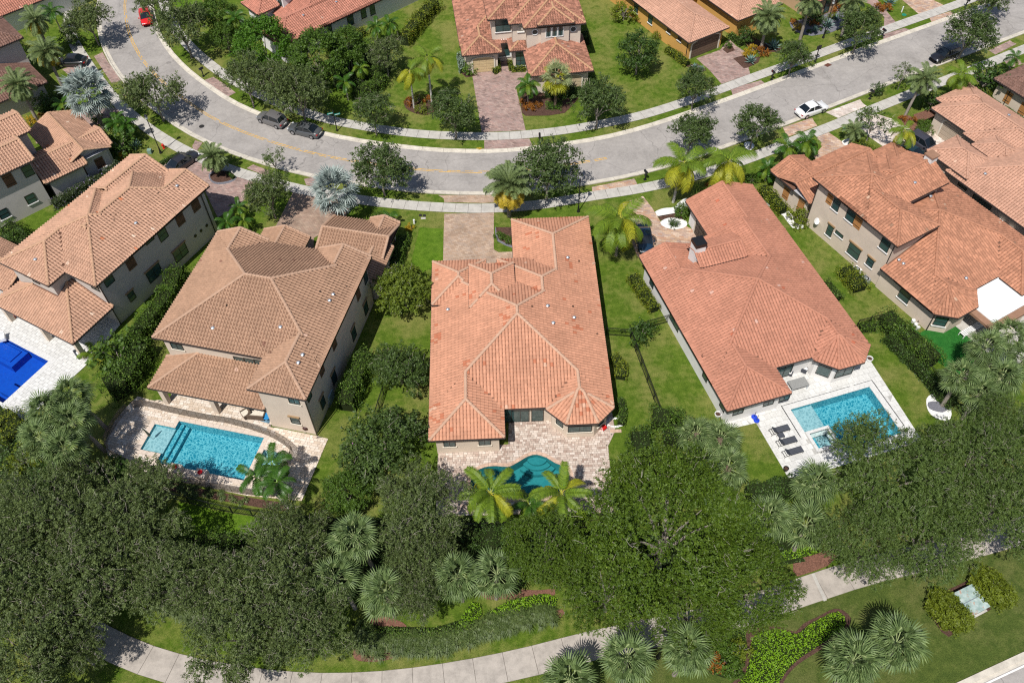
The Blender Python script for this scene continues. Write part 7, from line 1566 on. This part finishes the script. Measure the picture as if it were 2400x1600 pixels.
car(cE, (2045, 150), (2030, 60), 'dark blue car under the drooping palm beside the orange roof', (.01, .03, .06), False, 1, 4.5, group='cars on the drives')

# ================================================================== street furniture
def lamp(c, x, y, H, label, tex='black'):
    p = gp(c, x, y); e = empty('street_lamp', (p[0], p[1], 0), 0, label, 'street lamp', 'black street lamps')
    MB().lathe((0, 0, 0), [(.2, 0), (.2, .12), (.13, .3), (.08, .9), (.06, 1.0), (.05, H - .6)], 10).build('pole', MAT['black'], e)
    h = MB(); h.lathe((0, 0, H - .62), [(.07, 0), (.16, .12), (.2, .5)], 8); h.build('lantern', MAT['headlamp'], e)
    MB().lathe((0, 0, H - .12), [(.27, 0), (.25, .04), (.1, .2), (.03, .32)], 8).build('lantern_cap', MAT['black'], e)
lamp(Z8, 935, 1138, 5.9, 'black street lamp on the near lawn beside the salmon roof'); lamp(Z1, 1972, 518, 5.9, 'black street lamp near the red hydrant'); lamp(Z4, 856, 700, 5.9, 'black street lamp in the grey gravel bed'); lamp(cH, 2180, 1260 + 130, 5.6, 'black street lamp by the footpath behind the bottom fan palm')
def mailbox(c, x, y, label, rz=0.0):
    p = gp(c, x, y); e = empty('mailbox', (p[0], p[1], 0), rz, label, 'mailbox', 'black mailboxes'); MB().obox((0, 0), .1, .1, 1.15).build('post', MAT['black'], e); MB().obox((0, 0), .34, .34, .08, z0=.0).build('base', MAT['black'], e)
    b = MB(); b.add([(x_, y_, z_) for x_ in (-.32, .32) for y_, z_ in ((-.13, 1.15), (.13, 1.15), (.13, 1.33), (.07, 1.42), (-.07, 1.42), (-.13, 1.33))], [(0, 1, 2, 3, 4, 5)[::-1], (6, 7, 8, 9, 10, 11)] + [(i, (i + 1) % 6, (i + 1) % 6 + 6, i + 6) for i in range(6)]); b.build('box', MAT['black'], e); MB().obox((0, 0), .36, .05, .14, (0, 1), z0=.72).build('scroll', MAT['black'], e); MB().box(.1, .14, .135, .15, 1.25, 1.42).build('flag', MAT['redlamp'], e)
for c, x, y, lab, rz in ((cB, 1366, 985, 'black mailbox on the far verge opposite the golden date palm', 1.57), (cB, 2092, 1238, 'black mailbox on the near verge left of the drooping palms', -1.2), (cA, 1403, 527, 'black mailbox on the inner verge by the upper bend', .8), (cC, 612, 550, 'black mailbox beside the pink apron of the yellow house', 2.0), (cC, 1288, 682, 'black mailbox on the near verge beside the reddish small tree', -1.1), (cC, 1945, 55, 'black mailbox on the far verge near the top right corner', 2.0), (cC, 1372, 262, 'black mailbox beside the street oak of the tan columned house', 2.0)): mailbox(c, x, y, lab, rz)
p = gp(cA, 1130, 1022); e = empty('fire_hydrant', (p[0], p[1], 0), 0, 'red fire hydrant on the lawn beside the black street lamp', 'fire hydrant')
RED = plain('red_enamel', (.6, .015, .012), .35, .5); MB().lathe((0, 0, 0), [(.17, 0), (.17, .06), (.12, .08), (.12, .5), (.16, .52), (.15, .62), (.05, .74)], 10).build('barrel', RED, e); MB().tube([(-.22, 0, .42), (.22, 0, .42)], .06, 8).build('outlet', RED, e)
def post_sign(c, x, y, H, label, kind):
    p = gp(c, x, y); e = empty('street_sign', (p[0], p[1], 0), rad(20), label, 'sign'); MB().lathe((0, 0, 0), [(.13, 0), (.13, .2), (.07, .35), (.06, H)], 8).build('pole', MAT['black'], e)
    if kind == 'names':
        G_ = plain('green_sign_plate', (.01, .30, .24), .4, .4)
        for z_, s, rz in ((H - .1, -1, 0), (H - .45, 1, 0)):
            o = MB().box(.02 if s > 0 else -.82, .82 if s > 0 else -.02, -.015, .015, z_ - .22, z_).build('name_plate', G_, e); MB().box(*( (.12, .72) if s > 0 else (-.72, -.12)), -.022, .022, z_ - .15, z_ - .08).build('lettering', MAT['white'], o)
        MB().lathe((0, 0, H), [(.07, 0), (.1, .1), (.02, .3)], 8).build('finial', MAT['black'], e)
    else:
        MB().box(-.38, .38, -.02, .02, H - .75, H - .1).build('sign_back', MAT['black'], e); MB().box(-.35, .35, -.02, .02, 1.0, 1.18).build('lower_plate', MAT['black'], e)
post_sign(K1, 1122, 488, 3.1, 'black post with two green street name plates behind the dark grey sedan', 'names'); post_sign(cC, 912, 428, 2.7, 'black sign post seen from behind on the far verge', 'sq')
def disc(c, x, y, r, mat, name, label, cat, h=.03):
    p = gp(c, x, y); o = MB().cyl((0, 0), r, 0, h, 16).build(name, mat); o.location = (p[0], p[1], .016); tag(o, label, cat); return o
disc(cA, 1390, 872, .36, MAT['winframe'], 'manhole_cover', 'round dark manhole cover in the asphalt of the bend', 'manhole cover', .012)
o = slab('storm_drain', gpl(cC, [(972, 452), (1000, 438), (1028, 450), (998, 464)]), 0, .06, plain('rusty_iron_grate', (.12, .045, .03), .8, .3)); o['kind'] = 'thing'; tag(o, 'rusty storm drain grate set in the far kerb', 'drain')
K0 = crop(0, 0, 1)
e = empty('marker_post', (*gp(cC, 1508, 85), 0), 0, 'white marker post on the lawn at the top right', 'post'); MB().cyl((0, 0), .09, 0, .9, 8).build('post', MAT['white'], e); disc(cC, 1525, 105, .35, plain('green_plastic', (.02, .2, .12), .6, .3), 'utility_cover', 'round green lid beside the white marker post', 'utility lid', .05)
disc(cC, 1118, 890, .3, plain('green_plastic_b', (.02, .22, .14), .6, .3), 'utility_cover', 'green lid near the small date palm on the right', 'utility lid', .05)
for i, (x, y, lab) in enumerate(((545, 1485, 'left dark meter lid on the lawn beside the middle drive'), (572, 1487, 'right dark meter lid on the lawn beside the middle drive'))): disc(cB, x, y, .2, MAT['winframe'], 'meter_cover', lab, 'meter lid', .05)
o = MB().obox((0, 0), .55, .3, .06).build('meter_box', MAT['walk']); o.location = (*gp(cB, 565, 1505), 0); tag(o, 'pale grey meter box on the lawn by the middle drive', 'meter box')
o = MB().cyl((0, 0), .12, 0, .6, 8).build('pipe_stub', MAT['white']); o.location = (*gp(cB, 503, 1540), 0); tag(o, 'white pipe stub on the lawn beside the brown garage', 'pipe')
o = MB().obox((0, 0), .5, .5, .55).build('utility_box', plain('pale_green_cabinet', (.2, .3, .25), .6, .3)); o.location = (*gp(Z1, 1842, 515), 0); tag(o, 'small green utility box on the lawn near the hydrant', 'utility box')
# big rusty utility box
RUST = NT('weathered_green_grey_steel'); f = RUST.noise(1.3, 5, .7); c_ = RUST.ramp(RUST.noise(2.2, 4, .6), [(.3, (.20, .29, .27)), (.55, (.36, .45, .43)), (.75, (.55, .6, .58))]); c_ = RUST.mix(RUST.ramp(f, [(.57, (0, 0, 0)), (.64, (.85,) * 3)]), c_, (.50, .15, .045)); RUST = RUST.done(c_, .6, .4)
q = gpl(cI, [(1842, 958), (1992, 885), (2118, 1040), (1955, 1125)], 1.0); q = q[::-1]
e = empty('utility_box', (*np.mean(q, axis=0), 0), 0, 'large weathered green grey utility box with rust stains between two clipped hedges', 'utility box'); m_ = np.mean(q, axis=0); ql = [(a - m_[0], b - m_[1]) for a, b in q]
MB().prism([(a * .93, b * .93) for a, b in ql], .06, .93).build('cabinet', RUST, e); MB().prism([(a * 1.0, b * 1.0) for a, b in ql], .931, 1.0).build('lid', RUST, e); MB().prism([(a * 1.08, b * 1.08) for a, b in ql], 0, .1).build('plinth', MAT['walk'], e)
ml, mr = [((ql[i][0] + ql[(i + 1) % 4][0]) / 2, (ql[i][1] + ql[(i + 1) % 4][1]) / 2) for i in (0, 2)]
for a, b in ((0, 2), (1, 3)):
    p0, p1 = [((ql[i][0] + ql[(i + 1) % 4][0]) / 2, (ql[i][1] + ql[(i + 1) % 4][1]) / 2) for i in (a, b)]
    if a == 1: 
        dd = (p1[0] - p0[0], p1[1] - p0[1]); MB().obox(((p0[0] + p1[0]) / 2, (p0[1] + p1[1]) / 2), math.hypot(*dd) * .98, .06, .03, dd, z0=1.0).build('lid_seam', MAT['metal'], e)

# ================================================================== fences
def fence(pts, label, h=1.3, group='black aluminium fences', gap=.13, cat='fence', mat='black'):
    e = empty('fence', (pts[0][0], pts[0][1], 0), 0, label, cat, group); o0 = np.array(pts[0]); pk = MB().box(-.011, .011, -.011, .011, .08, h + .05).mesh('picket', [MAT[mat]]); ps = MB().box(-.035, .035, -.035, .035, 0, h + .1).mesh('post', [MAT[mat]]); n = 0
    for a, b in zip(pts[:-1], pts[1:]):
        a, b = np.array(a) - o0, np.array(b) - o0; L = np.linalg.norm(b - a); d = (b - a) / L; ang = math.atan2(d[1], d[0])
        for z in (.2, h * .87, h): MB().obox(tuple((a + b) / 2), L, .035, .035, d, z0=z).build('rail', MAT[mat], e)
        k = max(1, round(L / 1.9))
        for i in range(k + 1): p = a + d * L * i / k; o = obj('post', ps, None, e); o.location = (p[0], p[1], 0); o.rotation_euler = (0, 0, ang)
        m = int(L / gap)
        for i in range(m):
            if n >= 295: break
            p = a + d * (i + .5) * gap; o = obj('picket', pk, None, e); o.location = (p[0], p[1], 0); o.rotation_euler = (0, 0, ang); n += 1
    return e
fence([(10.0, 57.9), (12.5, 57.6)], 'short black fence from the salmon house wall to the dark shrub'); fence([(12.5, 57.5), (13.2, 53.8), (14.0, 49.6), (14.6, 46.3)], 'long black fence between the salmon and orange roofed houses', gap=.16)
fence([(12.6, 57.7), (14.4, 58.7), (16.9, 59.5)], 'black fence from the dark shrub up to the orange roofed house'); fence([(-12.3, 54.3), (-6.5, 54.6)], 'black fence between pink blossoming shrub and salmon house wall')
fence([(-12.6, 53.0), (-13.1, 50.9), (-13.7, 47.7), (-14.2, 43)], 'black fence on the lawn left of the salmon house', gap=.16); fence([(-7.5, 35.6), (-1.2, 35.9), (4.3, 36.1), (9.5, 36.6)], 'black fence behind the teal pool', gap=.15)
fence([(-42.5, 43.1), (-36.6, 40.8), (-30.3, 39.2)], 'left stretch of the low fence below the fenced pool', gap=.2); fence([(-30.2, 39.1), (-26, 38.0), (-22.2, 37.3), (-17.2, 36.6), (-14.3, 36.3)], 'right stretch of the low fence below the slender palm trio', gap=.16)
fence([(36.6, 58.1), (39.4, 58.9)], 'black side fence right of the orange roof corner'); fence([(40.0, 58.3), (41.9, 52.8), (43.3, 48.9), (45, 47.0)], 'black fence wrapped in hedge right of the dry lawn', gap=.2); fence([(45, 47.0), (48.1, 48.6), (50.5, 49.8)], 'black fence at the lower end of the fan palm thicket')
fence([(-10.0, 58.3), (-8.4, 58.4)], 'white gate like fence beside the beige wall hedge', mat='white') if 0 else None
# brown mesh safety fence round the pool
MESH = NT('brown_mesh_screen'); out = [n for n in MESH.t.nodes if n.type == 'OUTPUT_MATERIAL'][0]; tr = MESH.n('ShaderNodeBsdfTransparent'); ms = MESH.n('ShaderNodeMixShader'); ms.inputs[0].default_value = .62; MESH.b.inputs['Base Color'].default_value = (.14, .11, .085, 1); MESH.l(tr.outputs[0], ms.inputs[1]); MESH.l(MESH.b.outputs[0], ms.inputs[2]); MESH.l(ms.outputs[0], out.inputs[0]); MESH = MESH.m
MAT['meshpost'] = plain('brown_fence_pole', (.10, .075, .055), .5, .4)
loop = gpl(cD, [(925, 1245), (1000, 1232), (1180, 1278), (1400, 1325), (1560, 1348), (1720, 1390), (1850, 1435), (1950, 1490), (2020, 1550)]) + gpl(cG, [(2015, 20), (1985, 70), (1890, 290)]) + gpl(cG, [(1700, 275), (1500, 240), (1290, 200), (1170, 170), (1050, 120), (930, 85), (860, 45)]) + gpl(cD, [(760, 1567), (738, 1500), (748, 1450), (790, 1385), (835, 1315), (880, 1268), (925, 1245)])
lp = resample([np.array(p) for p in loop], 1.0); e = empty('mesh_fence', (0, 0, 0), 0, 'brown mesh safety fence looping round the turquoise pool', 'safety fence')
pm_ = MB().cyl((0, 0), .02, 0, 1.22, 6).mesh('pole', [MAT['meshpost']])
for a, b in zip(lp[:-1], lp[1:]):
    d = (b - a) / np.linalg.norm(b - a); o = obj('pole', pm_, None, e); o.location = (a[0], a[1], 0)
    MB().add([(*(a + d * .02), .06), (*(b - d * .02), .06), (*(b - d * .02), 1.17), (*(a + d * .02), 1.17)], [(0, 1, 2, 3)]).build('mesh_panel', MESH, e)
    MB().tube([(*a, 1.18), (*b, 1.18)], .014, 4).build('top_rail', MAT['meshpost'], e); MB().tube([(*a, .07), (*b, 1.16)], .008, 4).build('brace', MAT['meshpost'], e)

# ================================================================== pool furniture and yard things
DK = plain('charcoal_sling_fabric', (.065, .07, .085), .8, .2)
def lounger(x, y, label):
    c0 = w_of(-16.5, [(x, y)])[0]; e = empty('sun_lounger', (*c0, .075), rad(16.5), label, 'sun lounger', 'charcoal sun loungers by the white edged pool')
    f = MB()
    for s in (-.32, .32): f.tube([(-1.0, s, .3), (1.0, s, .3)], .022, 5)
    for xx in (-1.0, -.75, -.5, 1.0): f.tube([(xx, -.32, .3), (xx, .32, .3)], .018, 5)
    f.build('frame', MAT['black'], e)
    for xx in (-.98, .95):
        for s in (-.32, .32): MB().tube([(xx, s, .3), (xx - .03, s, 0)], .02, 5).build('leg', MAT['black'], e)
    MB().box(-.35, 1.0, -.31, .31, .31, .34).build('seat', DK, e); MB().add([(-.35, -.31, .32), (-.35, .31, .32), (-.78, .31, .72), (-.78, -.31, .72), (-.35, -.31, .35), (-.35, .31, .35), (-.80, .31, .75), (-.80, -.31, .75)], [(0, 3, 2, 1), (4, 5, 6, 7), (0, 1, 5, 4), (1, 2, 6, 5), (2, 3, 7, 6), (3, 0, 4, 7)]).build('backrest', DK, e)
for y_, lab in ((36.25, 'charcoal lounger farthest from the camera, above the little side table'), (34.85, 'middle charcoal lounger just below the little side table'), (33.65, 'charcoal lounger nearest the fan palm')): lounger(37.55, y_, lab)
c0 = w_of(-16.5, [(37.3, 35.55)])[0]; e = empty('side_table', (*c0, .075), rad(16.5), 'small charcoal side table between the first two loungers', 'side table'); MB().box(-.3, .3, -.25, .25, .42, .46).build('table_top', DK, e)
for a in (-.26, .26):
    for b in (-.21, .21): MB().box(a - .02, a + .02, b - .02, b + .02, 0, .42).build('leg', MAT['black'], e)
c0 = w_of(-16.5, [(41.75, 40.35)])[0]; e = empty('dining_table', (*c0, .075), rad(16.5), 'grey rectangular outdoor table at the wing corner of the white house', 'table'); MB().box(-.95, .95, -.55, .55, .7, .75).build('table_top', plain('grey_table_top', (.27, .27, .26), .6, .3), e)
for a in (-.85, .85):
    for b in (-.45, .45): MB().box(a - .04, a + .04, b - .04, b + .04, 0, .7).build('leg', MAT['metal'], e)
def armchair(c, x, y, rz, label, cat='armchair', mat=DK, w=.8, cushion='white'):
    p = gp(c, x, y, .4); e = empty('armchair', (p[0], p[1], .075), rz, label, cat); MB().box(-w / 2, w / 2, -.4, .4, .1, .4).build('base', mat, e); MB().box(-w / 2, w / 2, .3, .42, .4, .8).build('backrest', mat, e)
    for s in (-1, 1): MB().box(min(s * w / 2, s * (w / 2 - .12)), max(s * w / 2, s * (w / 2 - .12)), -.4, .3, .4, .6).build('armrest', mat, e)
    MB().box(-w / 2 + .13, w / 2 - .13, -.38, .28, .401, .52).build('cushion', MAT[cushion], e)
armchair(cF, 735, 990, -.5, 'black framed armchair with pale cushion under the orange roofed terrace'); armchair(cF, 832, 975, 1.0, 'small black chair on the white terrace next to the bay window', w=.6)
def pot(c, x, y, label, m='white', r=.28):
    p = gp(c, x, y, .3); o = empty('planter', (p[0], p[1], .07), 0, label, 'planter', 'round planters'); MB().lathe((0, 0, 0), [(r * .7, 0), (r, .35), (r, .45), (r * .85, .45), (r * .8, .3)], 12).build('pot', MAT[m], o); MB().lathe((0, 0, .3), [(r * .8, 0), (r * .6, .1)], 10).build('soil', MAT['mulch'], o)
pot(cF, 242, 1290, 'white round planter at the lower left corner of the white house', r=.34); pot(cF, 1286, 908, 'white round planter at the bay end of the orange roof', r=.34); pot(cI, 710, 97, 'dark planter at the lower left corner of the white deck', 'gutter', .26)
BLUE = plain('royal_blue_plastic', (.01, .05, .5), .5, .4)
for i, (x, y) in enumerate(((492, 1308), (508, 1332))):
    p = gp(cF, x, y); e = empty('pole_base', (*p, .06), 0, ('upper' if i == 0 else 'lower') + ' of two blue weighted pole bases at the corner of the white deck', 'pole base', 'blue pole bases'); MB().lathe((0, 0, 0), [(.3, 0), (.3, .06), (.08, .12)], 12).build('base', BLUE, e); MB().cyl((0, 0), .025, .1, .95, 6).build('pole', MAT['black'], e)
def ac(c, x, y, label, m='sillwhite'):
    p = gp(c, x, y, .8); e = empty('air_conditioner', (*p, 0), rad(30), label, 'air conditioner', 'air conditioning units'); MB().obox((0, 0), .85, .85, .8).build('casing', MAT[m], e); MB().lathe((0, 0, .8), [(.36, 0), (.36, .02), (.3, .03)], 16).build('fan_grille', MAT['black'], e); MB().lathe((0, 0, .82), [(.3, 0), (.08, .04)], 6).build('fan_hub', MAT['metal'], e)
ac(cF, 1200, 285, 'white air conditioner behind the clipped yellow green hedge'); ac(cF, 1262, 350, 'dark topped air conditioner at the foot of the beige wall', 'metal'); ac(R6, 78, 55, 'air conditioner above the broad round bush of the yellow house')
e = empty('white_bench', (*gp(cF, 2000, 690, .5), 0), rad(-62 + 90 + 2), 'white slatted bench beside the patio cover', 'bench'); 
for i in range(14): MB().box(-1.6 + i * .235, -1.6 + i * .235 + .15, -.32, .32, .42, .47).build('slat', MAT['white'], e)
for s in (-.3, .3): MB().box(-1.65, 1.7, s - .03, s + .03, .34, .415).build('rail', MAT['white'], e)
for a in (-1.6, 1.62):
    for b in (-.3, .3): MB().box(a - .03, a + .03, b - .03, b + .03, 0, .34).build('leg', MAT['white'], e)
# ladder and buckets by the beige wall
a, b = gp(cF, 1625, 668), gp(cF, 1675, 590, 1.3); e = empty('ladder', (*a, 0), 0, 'black ladder leaning on the beige wall behind the hedge', 'ladder'); dv = (b[0] - a[0], b[1] - a[1]); dn_ = Vector((-dv[1], dv[0])).normalized() * .2
for s in (-1, 1): MB().tube([(dn_.x * s, dn_.y * s, 0), (dv[0] + dn_.x * s, dv[1] + dn_.y * s, 1.9)], .03, 4).build('stile', MAT['black'], e)
for i in range(1, 7): t = i / 7; MB().tube([(dv[0] * t - dn_.x, dv[1] * t - dn_.y, 1.9 * t), (dv[0] * t + dn_.x, dv[1] * t + dn_.y, 1.9 * t)], .025, 4).build('rung', MAT['black'], e)
for i, (x, y) in enumerate(((1592, 640), (1608, 665), (1622, 688))):
    o = MB().lathe((0, 0, 0), [(.18, 0), (.22, .38), (.19, .38), (.17, .1)], 12).build('bucket', MAT['white']); o.location = (*gp(cF, x, y, .3), 0); tag(o, ['upper', 'middle', 'lower'][i] + ' of three white buckets beside the ladder', 'bucket', 'white buckets')
# things on the covered patio of the beige house
RUG = plain('blue_patterned_rug', (.12, .22, .30), .9, .1, var=.6, scale=2.5); q = gpl(Z3, [(160, 1205), (180, 1180), (455, 1200), (430, 1285)]); o = slab('rug', q, .05, .085, RUG); o['kind'] = 'thing'; tag(o, 'blue grey patterned rug under the covered patio', 'rug')
armchair(Z3, 100, 1140, -.9, 'brown wicker armchair with cream cushion under the covered patio', mat=MAT['brownbark'], w=.95, cushion='sill'); armchair(Z3, 250, 1165, 3.0, 'wicker sofa with cream cushion on the blue rug', cat='sofa', mat=MAT['brownbark'], w=1.7, cushion='sill')
p = gp(Z3, 395, 1180, .45); e = empty('round_table', (*p, .08), 0, 'bright blue round table beside the wicker sofa', 'table'); MB().cyl((0, 0), .42, .42, .47, 20).build('table_top', plain('bright_blue_top', (.03, .25, .55), .4, .4), e); MB().cyl((0, 0), .06, 0, .42, 8).build('pedestal', MAT['metal'], e)
p = gp(Z3, 965, 1400); e = empty('kettle_grill', (*p, .075), 0, 'dark kettle grill against the beige rear wall', 'grill'); MB().lathe((0, 0, .5), [(.05, 0), (.25, .08), (.32, .25), (.25, .42), (.06, .5)], 12).build('kettle', plain('dark_red_enamel', (.05, .015, .012), .3, .5), e)
for k in range(3): MB().tube([(.15 * math.cos(k * 2.1), .15 * math.sin(k * 2.1), .6), (.3 * math.cos(k * 2.1), .3 * math.sin(k * 2.1), 0)], .018, 5).build('leg', MAT['metal'], e)
p = gp(Z3, 1285, 900, .6); e = empty('pool_heater', (*p, 0), rad(-14), 'pale blue grey equipment box on the shaded beige wall', 'equipment'); MB().obox((0, 0), .45, 1.1, 1.2).build('casing', plain('blue_grey_casing', (.28, .38, .40), .5, .3), e); MB().obox((.02, -.75), .35, .3, .6).build('pump', MAT['metal'], e)
p = gp(cD, 1050, 1450); e = empty('parasol', (*p, -.2), 0, 'closed grey green parasol leaning over the shallow shelf of the pool', 'parasol'); v = gp(cD, 985, 1385, 2.2); d_ = (v[0] - p[0], v[1] - p[1]); MB().tube([(0, 0, 0), (d_[0], d_[1], 2.4)], .025, 6).build('pole', MAT['metal'], e); MB().tube([(d_[0] * .35, d_[1] * .35, .9), (d_[0] * .7, d_[1] * .7, 1.7), (d_[0], d_[1], 2.4)], .13, 8, 0, True, .05).build('canopy', plain('grey_green_canvas', (.13, .14, .10), .9, .1), e)
# hose and red reel at the bay corner
hp = []; c0 = gp(cE, 1885, 1345)
for i in range(150): t = i * .22; hp.append((c0[0] + .75 * math.cos(t) * (1 + .25 * math.sin(i * .7)), c0[1] + .5 * math.sin(t) * (1 + .2 * math.cos(i * .53)), .03 + .0004 * i))
o = MB().tube(hp, .028, 4).build('garden_hose', MAT['white']); tag(o, 'tangled white garden hose on the ground by the clipped hedge', 'hose')
p = gp(cE, 1805, 1392); e = empty('hose_reel', (*p, .07), .6, 'red and white hose reel at the bay corner of the salmon house', 'hose reel'); MB().tube([(-.22, 0, .3), (.22, 0, .3)], .26, 12).build('drum', RED, e)
for s in (-.25, .25): MB().tube([(s, -.25, 0), (s, 0, .55), (s, .25, 0)], .03, 5).build('stand', MAT['white'], e)
o = MB().obox((0, 0), 1.1, .35, .08).build('stone_step', MAT['coping_brick']); o.location = (*gp(cE, 1890, 1403), 0); tag(o, 'pink stone step slab on the grass beside the hose', 'stone slab')
# blue wall panels of the sun lounger by the deep pool, planter kerbs, dead frond on the road
o = obj('dead_frond', F_['dateold'][0]); o.location = (*gp(cB, 985, 1030), .12); o.rotation_euler = (0, rad(12), math.pi - .05); tag(o, 'fallen orange yellow palm frond lying on the far gutter', 'palm frond')
o = obj('dead_frond', F_['dateold'][0]); o.location = (*gp(cB, 575, 470, 5.6), 5.6); o.rotation_euler = (0, rad(70), -2.0); o.scale = (.8, .8, .8); tag(o, 'withered reddish frond hanging from the tallest pale trunked palm', 'palm frond')
o = MB().lathe((0, 0, 0), [(.42, 0), (.42, .05), (.36, .1), (.3, .05)], 14).build('orange_float', plain('orange_plastic', (.75, .13, .02), .5, .3)); o.location = (*gp(cD, 88, 622), .08); tag(o, 'orange pool float on the white deck by the left columns', 'pool float')
armchair(cD, 545, 872, .7, 'dark chair with red seat at the right end of the blue pool deck', cushion='redlamp' if 0 else 'white', w=.7)
armchair(cD, 10, 760, .4, 'white chair beside the deep blue pool', mat=MAT['white'], w=.8)
